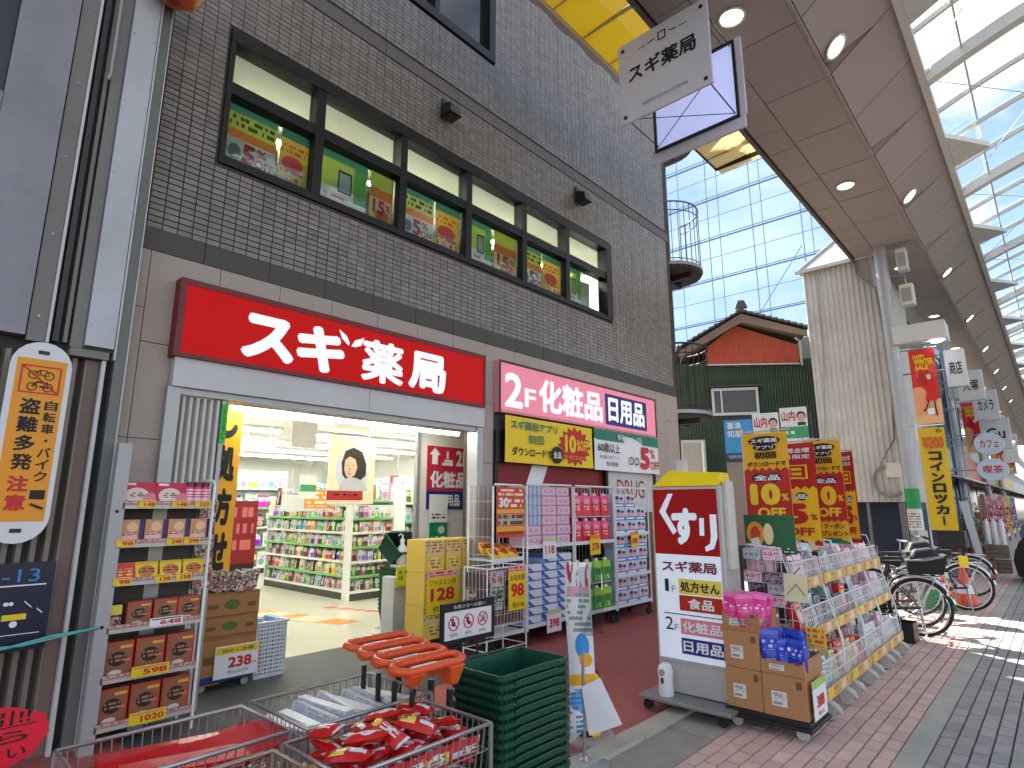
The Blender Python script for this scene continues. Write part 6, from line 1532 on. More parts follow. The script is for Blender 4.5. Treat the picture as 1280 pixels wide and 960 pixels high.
Bx(.08, .59, KY, KY + .002, .725, .732).build("divider_line", INK, ks)
MB().hexa([(.02, -.01, 1.762), (.6, -.01, 1.762), (.6, .28, 1.762), (.02, .28, 1.762), (.14, .08, 1.9), (.6, .08, 1.87), (.6, .24, 1.87), (.14, .24, 1.9)]).build("yellow_top", M("yellow_lamp_cap", (246, 214, 20), .35), ks)
MB().box(.2, .26, .1, .2, 1.86, 1.99).build("socket", OFFW, ks)
MB().box(.622, .65, .06, .2, 1.1, 1.8).build("side_box", M("ivory_side_box", (210, 204, 192), .5), ks)
MB().box(-.08, .68, -.22, .5, .085, .115).build("base", M("brushed_grey_base", (150, 150, 150), .4, .5), ks, bevel=.008)
for x in (-.02, .6):
    for y in (-.16, .44): MB().lathe([(.04, -.014), (.04, .014)], (x, y, .04), 12, axis='y').build("caster", RUBBER, ks)
wj = thing("water_weight", "small white plastic weight standing on the wheeled sign base", "weight", (2.76, 4.62, .117))
MB().lathe([(.055, 0), (.06, .02), (.055, .12), (.062, .18), (.05, .225), (.03, .24), (0, .245)], n=16).build("body", WPL, wj); MB().lathe([(.025, -.066), (.025, -.05)], (0, 0, .18), 12, axis='y').build("cap", GREYP, wj); MB().box(-.01, .01, -.062, -.05, .1, .14).build("valve", DGREY, wj)

# ------------------------------------------------------------------ dolly of cartons with pink and blue bags
bd = thing("black_dolly", "black wheeled dolly under brown cartons beside the standing sign", "dolly", (3.22, 4.66, 0))
MB().box(0, .6, 0, .44, .09, .13).box(-.015, .615, -.015, .455, .07, .095).build("deck", BLACK, bd, bevel=.006)
for x in (.07, .53):
    for y in (.05, .39): MB().lathe([(.04, -.014), (.045, 0), (.04, .014)], (x, y, .042), 12, axis='y').build("caster", M("pale_grey_wheel", (190, 190, 188), .5), bd)
def carton(label, x, y, z, w, d, h, group=None, openb=False):
    t = thing("carton", label, "carton", (x, y, z), random.uniform(-.02, .02), group)
    if openb:
        m = MB().box(0, w, 0, .008, 0, h * .8).box(0, w, d - .008, d, 0, h).box(0, .008, .008, d - .008, 0, h).box(w - .008, w, .008, d - .008, 0, h).box(0.008, w - .008, .008, d - .008, 0, .01)
        m.build("box", KRAFT, t)
    else:
        MB().box(0, w, 0, d, 0, h).build("box", KRAFT, t, bevel=.004)
        Bx(w * .0 + .001, w - .001, d * .46, d * .54, h, h + .001).build("tape", M("brown_tape", (150, 104, 64), .3), t)
    Bx(w * .2, w * .55, -.002, 0, h * .25, h * .6).build("paper_label", PK("carton_label", (222, 220, 214), [('marks', (.08, .92, .5, .92), (120, 116, 112), 3.2, 12), ('rect', (.1, .7, .12, .3), (150, 146, 140))]), t)
    Bx(w * .78, w * .9, -.002, 0, h * .72, h * .9).build("printed_mark", M("faded_print", (110, 80, 56), .8), t)
    return t
GCB = "brown cartons on the black dolly"
carton("brown carton at lower left of the black dolly with two white labels", 3.235, 4.68, .132, .27, .38, .275, GCB)
carton("plain brown carton in the middle of the left stack on the black dolly", 3.235, 4.68, .41, .27, .38, .26, GCB)
carton("open brown carton holding pink bags on the left stack", 3.235, 4.68, .673, .28, .38, .14, GCB, True)
carton("brown carton at lower right of the black dolly below blue bags", 3.51, 4.67, .132, .3, .4, .28, GCB)
carton("open brown carton holding blue bags at the dolly corner", 3.51, 4.67, .415, .3, .4, .11, GCB, True)
def zipbag(name, mat):
    m = MB(); N_ = 14; rings = []
    for z, rx, ry, wob in ((0, .055, .04, 0), (.01, .062, .048, 0), (.06, .067, .052, .003), (.12, .068, .042, .004), (.17, .069, .022, .005), (.20, .07, .006, .002), (.235, .07, .003, .002)):
        r = []
        for i in range(N_):
            t = 2 * PI * i / N_; c, s_ = math.cos(t), math.sin(t)
            e = lambda q: math.copysign(abs(q) ** .6, q)
            r.append((rx * e(c), ry * e(s_) + wob * math.sin(5 * t + z * 40), z + (.006 * math.sin(3 * t) if z > .21 else 0)))
        rings.append(r)
    v = [p for r in rings for p in r]
    f = [(k * N_ + i, k * N_ + (i + 1) % N_, (k + 1) * N_ + (i + 1) % N_, (k + 1) * N_ + i) for k in range(len(rings) - 1) for i in range(N_)]
    m.add(v, f, 0, True); m.add(rings[-1], [tuple(range(N_))]); return m.mesh(name, mat)
pkz = zipbag("refill_bag", PK("magenta_bag", (226, 50, 140), [('rect', (0, 1, .86, 1), (240, 120, 180)), ('marks', (.15, .85, .5, .7), (250, 210, 230), 4, 9), ('rect', (.1, .9, .1, .3), (200, 150, 150)), ('marks', (.1, .9, .1, .3), (140, 90, 90), 5, 14)], .22))
blz = zipbag("refill_bag", PK("cobalt_bag", (32, 50, 180), [('rect', (0, 1, .86, 1), (60, 90, 210)), ('marks', (.1, .9, .5, .75), (170, 190, 245), 4, 9), ('rect', (.1, .9, .08, .3), (150, 140, 180)), ('marks', (.1, .9, .08, .3), (80, 70, 120), 5, 14)], .22))
for i in range(8):
    pack_thing("refill_bag", pkz, "magenta pink refill bag standing in the open carton", "refill bag", "pink bags in the open carton", (3.3 + (i % 4) * .056, 4.73 + (i // 4) * .13, .70), 0, (random.uniform(-.15, .15), random.uniform(-.2, .2), random.uniform(-.4, .4)))
    pack_thing("refill_bag", blz, "cobalt blue refill bag standing in the open carton at the corner", "refill bag", "blue bags in the open carton", (3.58 + (i % 3) * .085, 4.73 + (i // 3) * .12, .432), 0, (random.uniform(-.2, .2), random.uniform(-.2, .2), random.uniform(-.6, .6)), (1, 1, random.uniform(.85, 1.15)))
pd = thing("price_sign", "white price sign reading 388 on the side of the corner carton", "price sign", (3.84, 4.7, .14), STREET)
Bx(0, .3, -.004, 0, 0, .25).build("card", WINK, pd); Bx(0, .3, -.005, -.004, .2, .25).build("lime_strip", M("lime_strip", (170, 200, 80), .5), pd); text("388", .07, .24, .07, .15, RINK, pd, -.006, .04); text("税込", .08, .22, .02, .05, RINK, pd, -.006)

# ------------------------------------------------------------------ row of tiered wire display wagons
TAN = PK("tan_price_strip", (206, 164, 100), [('marks', (.04, .96, .2, .8), (190, 120, 60), 9, 2), ('rect', (.1, .3, .1, .9), (226, 196, 70)), ('rect', (.6, .8, .15, .9), (230, 200, 160))], .5)
cols = [PK("sundry_" + n, b, L, .35) for n, b, L in (
    ("pink", (226, 176, 190), [('blobs', (0, 1, 0, 1), (240, 226, 230), 7), ('marks', (.1, .9, .4, .8), (200, 70, 110), 5, 6)]),
    ("white", (222, 222, 222), [('blobs', (0, 1, 0, 1), (170, 190, 200), 6), ('marks', (.1, .9, .3, .7), (120, 130, 150), 5, 6)]),
    ("black", (52, 46, 54), [('blobs', (0, 1, 0, 1), (180, 170, 190), 8), ('marks', (.1, .9, .3, .7), (220, 120, 150), 5, 6)]),
    ("red", (196, 40, 44), [('ell', (.5, .5, .3, .25), (236, 220, 214)), ('marks', (.1, .9, .7, .9), (240, 200, 90), 5, 6)]),
    ("cream", (226, 206, 150), [('ell', (.5, .4, .34, .26), (190, 140, 80)), ('marks', (.1, .9, .7, .9), (120, 80, 60), 5, 6)]),
    ("teal", (110, 176, 180), [('blobs', (0, 1, 0, 1), (230, 240, 236), 6), ('marks', (.1, .9, .4, .7), (40, 90, 110), 5, 6)]))]
smesh = [bx_pack(.14, .06, .17, c, "sundry_pack") for c in cols]
slab_ = ["pale pink sundry pack in the tiered wire wagons along the pavement", "white sundry pack in the tiered wire wagons along the pavement", "black sundry pack in the tiered wire wagons along the pavement", "red sundry pack in the tiered wire wagons along the pavement", "cream sundry pack in the tiered wire wagons along the pavement", "teal sundry pack in the tiered wire wagons along the pavement"]
CASM = M("pale_caster_cover", (186, 184, 178), .5, var=.08)
def tier_wagon(y0, y1, label, weights):
    t = thing("tiered_wagon", label, "display wagon", (3.78, y0, 0), STREET, "tiered wire wagons along the pavement")
    w = y1 - y0 - .02
    tiers = ((.2, .0, .33), (.62, .07, .30), (.98, .14, .28))
    MB().tube([(0, .5, .14), (0, .5, 1.28), (w, .5, 1.28), (w, .5, .14)], .008, 6).tube([(0, .02, .14), (0, .03, .5), (0, .16, 1.0), (0, .24, 1.26), (0, .5, 1.28)], .007, 6).tube([(w, .02, .14), (w, .03, .5), (w, .16, 1.0), (w, .24, 1.26), (w, .5, 1.28)], .007, 6).build("frame", WWIRE, t)
    for zi, (z, yf, h) in enumerate(tiers):
        m = MB()
        m.tube([(0, yf, z), (w, yf, z), (w, .5, z), (0, .5, z)], .007, 5, closed=True)
        n = int(w / .042)
        for i in range(n + 1):
            x = w * i / n; m.tube([(x, yf, z), (x, yf + .03, z + h * .58)], .0032, 4, smooth=False); m.tube([(x, yf, z), (x, .5, z)], .0022, 4, smooth=False); m.tube([(x, .5, z), (x, .5, z + h)], .0022, 4, smooth=False)
        for s in (0, w):
            for i in range(9):
                yy = yf + (.5 - yf) * i / 8; m.tube([(s, yy, z), (s, yy, z + h * (.6 + .4 * i / 8))], .003, 4, smooth=False)
            for k in (.3, .6): m.tube([(s, yf + .02, z + h * k), (s, .5, z + h * k)], .003, 4, smooth=False)
        m.tube([(0, yf + .03, z + h * .58), (w, yf + .03, z + h * .58)], .006, 5).tube([(0, yf + .015, z + h * .29), (w, yf + .015, z + h * .29)], .0035, 4)
        m.build("wire_tier", WWIRE, t)
        Bx(.0, w, yf - .014, yf - .009, z - .055, z + .035).build("price_strip", TAN, t)
        for i in range(int(w / .15)):
            for rr in range(3):
                kk = random.choices(range(6), weights[zi])[0]
                lx, ly = .09 + i * .15, yf + .045 + rr * .11
                pack_thing("sundry_pack", smesh[kk], slab_[kk], "sundry pack", "sundry packs in the tiered wagons", (3.78 - ly, y0 + lx, z + .012 + rr * .05), 0, (-.2 + random.uniform(-.12, .12), random.uniform(-.1, .1), STREET + random.uniform(-.25, .25)), (1, 1, random.uniform(.95, 1.5)))
    for x in (.12, w - .12):
        MB().lathe([(.055, -.02), (.062, 0), (.055, .02)], (x, .0, .062), 16, axis='x').build("caster", CASM, t)
        MB().tube([(x, .1, .16), (x, .05, .14), (x, .0, .125), (x, -.05, .1), (x, -.065, .06)], .026, 8).build("caster_cover", CASM, t)
        MB().lathe([(.055, -.02), (.055, .02)], (x, .42, .058), 12, axis='x').build("caster", RUBBER, t)
    return t
WT = [((1, 3, 1, 1, 1, 4), (1, 1, 1, 1, 3, 2), (2, 2, 4, 0, 1, 1)), ((1, 2, 1, 6, 1, 1), (1, 2, 1, 1, 3, 2), (3, 4, 2, 0, 1, 1)), ((1, 5, 1, 2, 0, 1), (1, 5, 1, 1, 0, 2), (4, 5, 0, 0, 1, 0)), ((4, 4, 0, 2, 0, 0), (5, 4, 0, 0, 0, 1), (5, 4, 0, 0, 0, 0))]
for i, l in enumerate(("tiered white wire wagon of sundries right behind the corner cartons", "second tiered wire wagon from the cartons with red packs below", "third tiered wire wagon from the cartons with white packs", "farthest tiered wire wagon of pink packs beside the bicycles")):
    tier_wagon(5.16 + i * .75, 5.9 + i * .75, l, WT[i])
for i in range(10): pack_thing("sundry_pack", smesh[(2, 0, 2, 1, 0)[i % 5]], "small pack stacked at the sign end of the first wire wagon", "sundry pack", "packs at the end of the first wagon", (3.32 + (i % 2) * .16, 5.15 + .06 * (i // 2 % 2), 1.0 + (i // 2) * .09 - .2), 0, (PI / 2 * 0 + random.uniform(-.1, .1), 0, random.uniform(-.1, .1)), (1, 1, .5))
for x, y, z, l in ((3.62, 4.98, .78, "cream square card tied to the wire wagon above the blue bags"),):
    t = thing("blank_card", l, "card", (x, y, z + .1)); Bx(0, .17, -.004, 0, 0, .2).build("card", M("cream_card", (232, 222, 180), .6), t); MB().tube([(.02, -.006, .05), (.09, -.006, .13), (.15, -.006, .05)], .003, 4).tube([(.08, 0, .2), (.08, .15, .24)], .004, 4).build("string", BLACK, t)
kp = thing("price_card", "yellow price card beside the blue bags on the first wire wagon", "price card", (3.74, 5.0, .56)); Bx(0, .14, -.004, 0, 0, .15).build("card", PK("amber_price_card", (236, 190, 70), [('marks', (.1, .9, .1, .9), (206, 90, 40), 5, 4)]), kp); MB().tube([(.05, 0, .14), (.05, .18, .16)], .004, 4).build("clip", WWIRE, kp)
# ------------------------------------------------------------------ sale banners on poles
def zig(w, z, n, amp, z_other):
    p = []
    for i in range(2 * n + 1): p.append((w * i / (2 * n), z + (amp if i % 2 else 0)))
    return p
def nobori(label, loc, w, z0, z1, kind, lean=.04, rz=0.0):
    t = thing("sale_banner", label, "banner", loc, rz)
    H = z1 - z0
    MB().tube([(-.012, .015, 0), (-.012, .015, z1 + .05)], .012, 8).tube([(-.012, .015, z1 + .02), (w + .02, .015, z1 + .02)], .008, 6).build("pole", OFFW, t)
    MB().lathe([(.1, 0), (.1, .04), (.03, .06)], (-.012, .015, 0), 16).build("base", BLACK, t)
    AMB = M("amber_cloth", (236, 176, 28), .6, var=.04); CR = M("crimson_cloth", (186, 26, 28), .6, var=.04)
    wavy(0, w, z0, z1, .006, 6, 12).build("cloth", AMB if kind != "day" else CR, t)
    def U(f): return z0 + H * f
    y = -.022
    if kind == "ten":
        pts = zig(w, U(.2), 6, H * .03, 0) + [(w, U(.66))] + list(reversed(zig(w, U(.66), 6, H * .03, 0)))[1:] 
        flat(zig(w, U(.2), 6, H * .03, 0) + [q for q in reversed(zig(w, U(.66), 6, H * .03, 0))], y).build("red_burst", CR, t)
        flat(ell(w * .5, U(.93), w * .36, H * .04), y).build("black_cloud", INK, t); text("スギ薬局", w * .2, w * .8, U(.91), U(.95), WINK, t, y - .003, .03)
        flat(ell(w * .5, U(.87), w * .26, H * .03), y).build("black_cloud", INK, t); text("アプリ", w * .3, w * .7, U(.855), U(.885), WINK, t, y - .003, .03)
        text("初回", w * .25, w * .75, U(.77), U(.83), INK, t, y, .04); text("ダウンロードで", w * .08, w * .95, U(.7), U(.745), INK, t, y, .04)
        flat(ell(w * .33, U(.6), w * .16, H * .04), y - .002).build("black_disc", INK, t); flat(ell(w * .67, U(.6), w * .16, H * .04), y - .002).build("black_disc", INK, t); text("全品", w * .22, w * .8, U(.575), U(.625), WINK, t, y - .004, .03)
        text("10", w * .1, w * .78, U(.36), U(.55), M("gold_ink", (240, 200, 40), .5), t, y - .003, .07); text("%", w * .8, w * .95, U(.4), U(.46), M("gold_ink", (240, 200, 40), .5), t, y - .003, .03); text("OFF", w * .24, w * .86, U(.25), U(.34), M("gold_ink", (240, 200, 40), .5), t, y - .003, .04)
        text("クーポン", w * .36, w * .9, U(.14), U(.19), INK, t, y, .03); text("プレゼント", w * .3, w * .98, U(.07), U(.12), INK, t, y, .03)
        wavy(0, w, z0, z0 + H * .05, .006, 6, 2, -.003).build("green_hem", GREENP, t)
    else:
        text("毎週金曜", w * .1, w * .9, U(.9), U(.95), WINK, t, y, .02); text("3日限定", w * .1, w * .9, U(.84), U(.885), WINK, t, y, .02)
        Bx(w * .25, w * .8, y, y + .001, U(.64), U(.78)).build("yellow_square", YEL, t); text("日", w * .3, w * .75, U(.65), U(.77), CR, t, y - .002, .04)
        flat(zig(w, U(.03), 5, H * .025, 0) + [q for q in reversed(zig(w, U(.54), 5, H * .03, 0))], y).build("yellow_burst", M("gold_cloth", (240, 190, 30), .6), t)
        flat(ell(w * .25, U(.47), w * .15, H * .04), y - .002).build("black_disc", INK, t); flat(ell(w * .6, U(.47), w * .15, H * .04), y - .002).build("black_disc", INK, t); text("全品", w * .14, w * .74, U(.445), U(.495), WINK, t, y - .004, .03)
        text("5", w * .2, w * .72, U(.2), U(.4), CR, t, y - .003, .07); text("%", w * .78, w * .95, U(.24), U(.3), CR, t, y - .003, .03); text("OFF", w * .15, w * .85, U(.09), U(.17), CR, t, y - .003, .04)
    return t
nobori("amber and red 10 percent sale banner, nearest and largest of the row", (3.17, 5.55, 0), .40, 1.24, 2.25, "ten", rz=-.05)
nobori("red sale banner with yellow square and 5 percent off, second of the row", (3.17, 6.4, 0), .38, 1.22, 2.22, "day", rz=-.05)
nobori("smaller amber and red 10 percent banner behind the red banner", (3.31, 6.9, 0), .36, 1.22, 2.28, "ten", rz=-.05)
nobori("thin red sale banner edge at the far end of the banner row", (3.46, 7.6, 0), .2, 1.2, 2.2, "day", rz=-.5)
gb_ = thing("promo_board", "green board with bread pictures below the nearest sale banner", "board", (3.2, 5.35, 1.2))
Bx(0, .42, 0, .01, 0, .32).build("board", PK("green_promo_print", (30, 96, 60), [('ell', (.22, .5, .18, .32), (226, 150, 60)), ('ell', (.22, .5, .1, .2), (200, 70, 40)), ('ell', (.48, .5, .1, .28), (236, 214, 160)), ('marks', (.05, .95, .05, .16), (230, 236, 220), 9, 8)]), gb_)
MB().tube([(.2, .02, 0), (.2, .02, -.25)], .012, 6).build("support", OFFW, gb_)
# notice board with campaign posters behind
nbd = thing("notice_board", "plain tan notice board carrying posters in front of the green wall", "notice board", (2.2, 9.5, 0), math.radians(15))
Bx(-.78, .5, .01, .05, 1.0, 2.6).build("board", M("tan_board", (170, 150, 132), .7, var=.05, grime=.2), nbd)
Bx(-.78, .5, .05, .07, 2.6, 3.0).build("backing", DGREY, nbd)
MB().box(-.72, -.66, .05, .1, 0, 3.0).box(.4, .46, .05, .1, 0, 3.0).build("post", DGREY, nbd)
Bx(-.3, .2, -.002, .01, 1.35, 1.8).build("small_sheet", PK("small_sheet_print", (206, 200, 196), [('marks', (.1, .9, .1, .6), (120, 110, 110), 8, 6), ('rect', (.6, .9, .7, .9), (150, 40, 44))]), nbd)
def bpost(label, lx, lz, w, h, draw):
    T = Matrix.Translation((2.2, 9.5, 0)) @ Matrix.Rotation(math.radians(15), 4, 'Z')
    p = T @ Vector((lx, -.006, lz)); t = thing("campaign_poster", label, "poster", p, math.radians(15)); draw(t, w, h); return t
def facepic(t, x, z, s):
    flat(ell(x, z + s * .12, s * .34, s * .4), -.007).build("hair", INK, t); flat(ell(x, z, s * .28, s * .36), -.008).build("face", M("skin_print", (226, 176, 150), .5), t)
    Bx(x - s * .3, x + s * .3, -.008, -.007, z - s * .62, z - s * .36).build("suit", M("dark_suit_print", (46, 48, 60), .5), t)
def d1(t, w, h):
    Bx(0, w, -.005, 0, 0, h).build("sheet", PK("cyan_poster_print", (60, 160, 214), [('rect', (0, 1, 0, .2), (30, 60, 80)), ('ell', (.85, .3, .25, .12), (30, 34, 40))]), t); text("暮漁", w * .1, w * .62, h * .78, h * .95, WINK, t, -.007, .03); text("知産", w * .1, w * .62, h * .58, h * .75, WINK, t, -.007, .03); text("年金を守る", w * .1, w * .6, h * .07, h * .16, WINK, t, -.007)
def d2(t, w, h):
    Bx(0, w, -.005, 0, 0, h).build("sheet", PK("white_green_poster", (238, 238, 236), [('rect', (0, 1, .28, .55), (60, 160, 90)), ('marks', (.1, .5, .32, .5), (220, 240, 220), 5, 8)]), t); text("山内", w * .06, w * .56, h * .68, h * .92, RINK, t, -.007, .03); facepic(t, w * .78, h * .75, w * .5)
bpost("cyan campaign poster at the left end of the notice board", -.78, 2.28, .42, .66, d1)
bpost("white and green portrait poster in the middle of the notice board", -.35, 2.3, .38, .72, d2)
bpost("white and green portrait poster at top right of the notice board", .05, 2.42, .38, .66, d2)
bpost("lower portrait poster at the right of the notice board", .06, 1.95, .38, .46, d2)

# ------------------------------------------------------------------ bicycles
CHR = M("chrome", (200, 202, 204), .18, .9, var=.04)
def bicycle(label, loc, rz, frame, basket=True, childseat=False):
    t = thing("bicycle", label, "bicycle", loc, rz)   # local +x is forward, rear wheel at the origin
    R = .335
    def wheel(x):
        ty = MB().tube([(x + R * math.cos(a), 0, R + .01 + R * math.sin(a)) for a in [2 * PI * i / 32 for i in range(32)]], .019, 8, closed=True)
        w = ty.build("wheel", RUBBER, t)
        MB().tube([(x + (R - .028) * math.cos(a), 0, R + .01 + (R - .028) * math.sin(a)) for a in [2 * PI * i / 32 for i in range(32)]], .011, 6, closed=True).build("rim", CHR, w)
        sp_ = MB()
        for i in range(28):
            a = 2 * PI * i / 28; sp_.tube([(x, .02 * (1 if i % 2 else -1), R + .01), (x + (R - .03) * math.cos(a), 0, R + .01 + (R - .03) * math.sin(a))], .0013, 3, smooth=False)
        sp_.lathe([(.02, -.035), (.02, .035)], (x, 0, R + .01), 10, axis='y')
        sp_.build("spokes", STEEL, w)
        MB().tube([(x + (R + .035) * math.cos(a), 0, R + .01 + (R + .035) * math.sin(a)) for a in [PI * (.05 + .9 * i / 16) if x < .5 else PI * (.15 + .65 * i / 16) for i in range(17)]], .02, 5).build("mudguard", CHR, t)
    wheel(0); wheel(1.07)
    f = MB().tube([(.44, 0, .30), (.30, 0, .78)], .017, 8).tube([(.44, 0, .30), (.86, 0, .72)], .02, 8).tube([(.38, 0, .5), (.85, 0, .78)], .014, 8)
    f.tube([(0, .045, R), (.44, .03, .30)], .011, 6).tube([(0, -.045, R), (.44, -.03, .30)], .011, 6).tube([(0, .045, R), (.32, .02, .7)], .009, 6).tube([(0, -.045, R), (.32, -.02, .7)], .009, 6)
    f.tube([(.83, 0, .88), (.88, 0, .68)], .02, 8).tube([(.88, .04, .68), (.96, .045, .5), (1.07, .045, R)], .011, 6).tube([(.88, -.04, .68), (.96, -.045, .5), (1.07, -.045, R)], .011, 6)
    f.build("frame", frame, t)
    MB().tube([(.83, 0, .88), (.81, 0, 1.0), (.84, .1, 1.04), (.72, .26, 1.03), (.6, .28, 1.0)], .011, 6).tube([(.81, 0, 1.0), (.84, -.1, 1.04), (.72, -.26, 1.03), (.6, -.28, 1.0)], .011, 6).build("handlebar", CHR, t)
    MB().tube([(.68, .27, 1.02), (.58, .285, .99)], .017, 8).tube([(.68, -.27, 1.02), (.58, -.285, .99)], .017, 8).build("grip", BLACK, t)
    MB().hexa([(.16, -.11, .84), (.40, -.035, .86), (.40, .035, .86), (.16, .11, .84), (.14, -.1, .91), (.42, -.025, .90), (.42, .025, .90), (.14, .1, .91)]).tube([(.29, 0, .78), (.29, 0, .86)], .013, 6).build("saddle", BLACK, t, bevel=.012)
    MB().lathe([(.09, -.004), (.09, .004)], (.44, -.05, .30), 18, axis='y').tube([(.44, -.06, .30), (.52, -.07, .15)], .008, 5).tube([(.44, .06, .30), (.36, .07, .45)], .008, 5).box(.48, .58, -.13, -.07, .135, .16).box(.31, .41, .07, .13, .44, .465).build("crank", DGREY, t)
    MB().tube([(.0, .06, R), (-.02, .12, .015), (.06, .12, .012)], .009, 6).tube([(0, -.06, R), (-.02, -.12, .015), (.06, -.12, .012)], .009, 6).build("kickstand", CHR, t)
    MB().tube([(-.25, .05, .72), (.25, .05, .74), (.25, -.05, .74), (-.25, -.05, .72)], .008, 5, closed=True).tube([(-.2, .05, .72), (0, .05, R)], .006, 5).tube([(-.2, -.05, .72), (0, -.05, R)], .006, 5).build("carrier", CHR, t)
    MB().box(-.37, -.35, -.03, .03, .5, .56).build("reflector", RINK, t)
    if basket:
        b = MB()
        def ring(z, a, c): return [(.86 - a * .15, -c, z), (.86 + .36 * a, -c, z), (.86 + .36 * a, c, z), (.86 - a * .15, c, z)]
        for z, a, c in ((.74, .7, .12), (.82, .8, .14), (.9, .9, .16), (1.0, 1, .18)): b.tube(ring(z, a, c), .005, 4, closed=True)
        for i in range(9):
            s = -1 + 2 * i / 8; b.tube([(.86 + .36 * .7, s * .12, .74), (1.22, s * .18, 1.0)], .003, 3).tube([(.86 - .1, s * .12, .74), (.71, s * .18, 1.0)], .003, 3)
        for i in range(9):
            q = i / 8
            for s in (-1, 1): b.tube([(.755 + q * .357, s * .12, .74), (.71 + q * .51, s * .18, 1.0)], .003, 3)
        b.build("basket", CHR, t)
    if childseat:
        MB().hexa([(-.28, -.15, .76), (.08, -.15, .76), (.08, .15, .76), (-.28, .15, .76), (-.34, -.17, 1.0), (.1, -.17, .92), (.1, .17, .92), (-.34, .17, 1.0)]).build("rear_basket", M("black_woven_basket", (22, 22, 22), .7, var=.3, scale=90), t, bevel=.01)
        MB().hexa([(-.3, -.15, .95), (.08, -.15, .9), (.08, .15, .9), (-.3, .15, .95), (-.2, -.08, 1.08), (.0, -.08, 1.05), (.0, .08, 1.05), (-.2, .08, 1.08)]).build("basket_cover", M("black_nylon_cover", (30, 30, 34), .55, var=.25, scale=14), t, bevel=.03)
        MB().tube([(-.3, .16, .98), (-.1, .17, .93), (.1, .16, .92)], .012, 6).build("strap", GREYP, t)
    return t
BKF = M("black_bicycle_paint", (26, 24, 26), .3, .3, coat=.5); NVF = M("navy_bicycle_paint", (30, 36, 84), .3, .3, coat=.5); MRF = M("maroon_bicycle_paint", (84, 28, 34), .3, .3, coat=.5); SVF = M("silver_bicycle_paint", (160, 160, 166), .3, .6)
bicycle("black bicycle with woven rear basket right behind the wire wagons", (3.80, 9.3, 0), math.radians(194), BKF, True, True)
bicycle("dark maroon bicycle parked close behind the black bicycle", (3.66, 9.95, 0), math.radians(199), MRF, True)
bicycle("navy bicycle with yellow tag farther along the pavement", (4.02, 12.0, 0), math.radians(195), NVF, False)
bicycle("silver bicycle with empty wire basket behind the wagons", (3.05, 10.3, 0), math.radians(205), SVF, True)
bicycle("dark grey bicycle with chrome basket tucked against the clad wall", (3.5, 11.0, 0), math.radians(200), M("dark_grey_bicycle_paint", (60, 60, 64), .3, .3), True, True)
bicycle("black bicycle beyond the orange cone with empty carrier", (3.9, 14.0, 0), math.radians(192), BKF, False)
yt_ = thing("yellow_tag", "small yellow tag on the mudguard of the navy bicycle", "tag", (4.03, 11.95, .66)); Bx(-.06, .06, -.02, .0, 0, .16).build("tag", YEL, yt_)
gbx = thing("green_bag", "green and navy shopping bag beside the navy bicycle wheel", "bag", (3.68, 11.75, 0)); MB().hexa([(-.2, 0, 0), (.2, 0, 0), (.2, .12, 0), (-.2, .12, 0), (-.2, 0, .28), (.18, 0, .3), (.18, .1, .3), (-.2, .1, .28)], 0).build("lower_bag", M("leaf_green_bag", (24, 140, 70), .6), gbx); MB().hexa([(-.2, -.002, .29), (.18, -.002, .305), (.18, .1, .305), (-.2, .1, .29), (-.22, 0, .62), (.14, .02, .56), (.14, .08, .56), (-.22, .08, .62)]).build("upper_bag", PK("navy_bag_print", (40, 50, 80), [('blobs', (0, 1, 0, 1), (190, 210, 180), 4)]), gbx)
cn = thing("traffic_cone", "orange traffic cone behind the navy bicycle wheel", "traffic cone", (3.93, 12.6, 0)); MB().lathe([(.15, .03), (.03, .62), (.0, .63)], n=20).build("cone", M("cone_orange", (230, 86, 40), .5), cn); Bx(-.19, .19, -.19, .19, 0, .03).build("base", M("cone_base_orange", (206, 76, 36), .6), cn); MB().lathe([(.118, .19), (.089, .33)], n=20).build("white_band", WINK, cn)
sq_ = thing("black_crate", "low black crate on the ground behind the wire wagons", "crate", (3.45, 8.7, 0)); MB().box(0, .35, 0, .3, 0, .02).box(0, .35, 0, .02, .02, .22).box(0, .35, .28, .3, .02, .22).box(0, .02, .02, .28, .02, .22).box(.33, .35, .02, .28, .02, .22).build("box", BLACK, sq_)
st2 = thing("stool", "orange stool top seen among the bicycles under the yellow banner", "stool", (3.35, 11.2, 0)); MB().lathe([(.0, .62), (.17, .61), (.18, .58), (.16, .55), (.0, .55)], n=18).build("seat", M("orange_vinyl", (214, 110, 40), .5), st2); MB().tube([(.1, .1, .55), (.14, .14, 0)], .012, 6).tube([(-.1, .1, .55), (-.14, .14, 0)], .012, 6).tube([(.1, -.1, .55), (.14, -.14, 0)], .012, 6).tube([(-.1, -.1, .55), (-.14, -.14, 0)], .012, 6).build("leg", CHR, st2)

# ------------------------------------------------------------------ coin locker banner and arcade banners
lk = thing("locker_banner", "tall yellow coin locker banner on a pole under the red winter banner", "banner", (3.50, 13.2, 0))
MB().tube([(-.02, .02, 0), (-.02, .02, 3.1)], .014, 8).tube([(-.02, .02, 3.05), (.4, .02, 3.05)], .01, 6).build("pole", OFFW, lk); MB().lathe([(.2, 0), (.2, .1), (.05, .14)], (-.02, .02, 0), 16).build("base", BLACK, lk)
wavy(0, .4, 1.17, 3.0, .008, 6, 14).build("cloth", M("mustard_cloth", (214, 178, 30), .6, var=.04), lk)
text("の", .27, .35, 2.9, 2.97, INK, lk, -.025, .02); text("¥200", .05, .37, 2.62, 2.84, M("burnt_orange_ink", (206, 90, 30), .5), lk, -.025, .04)
vtext("コインロッカー", .11, .31, 1.24, 2.58, INK, lk, -.025, .05)
Bx(.1, .5, .1, .5, .95, 1.12)
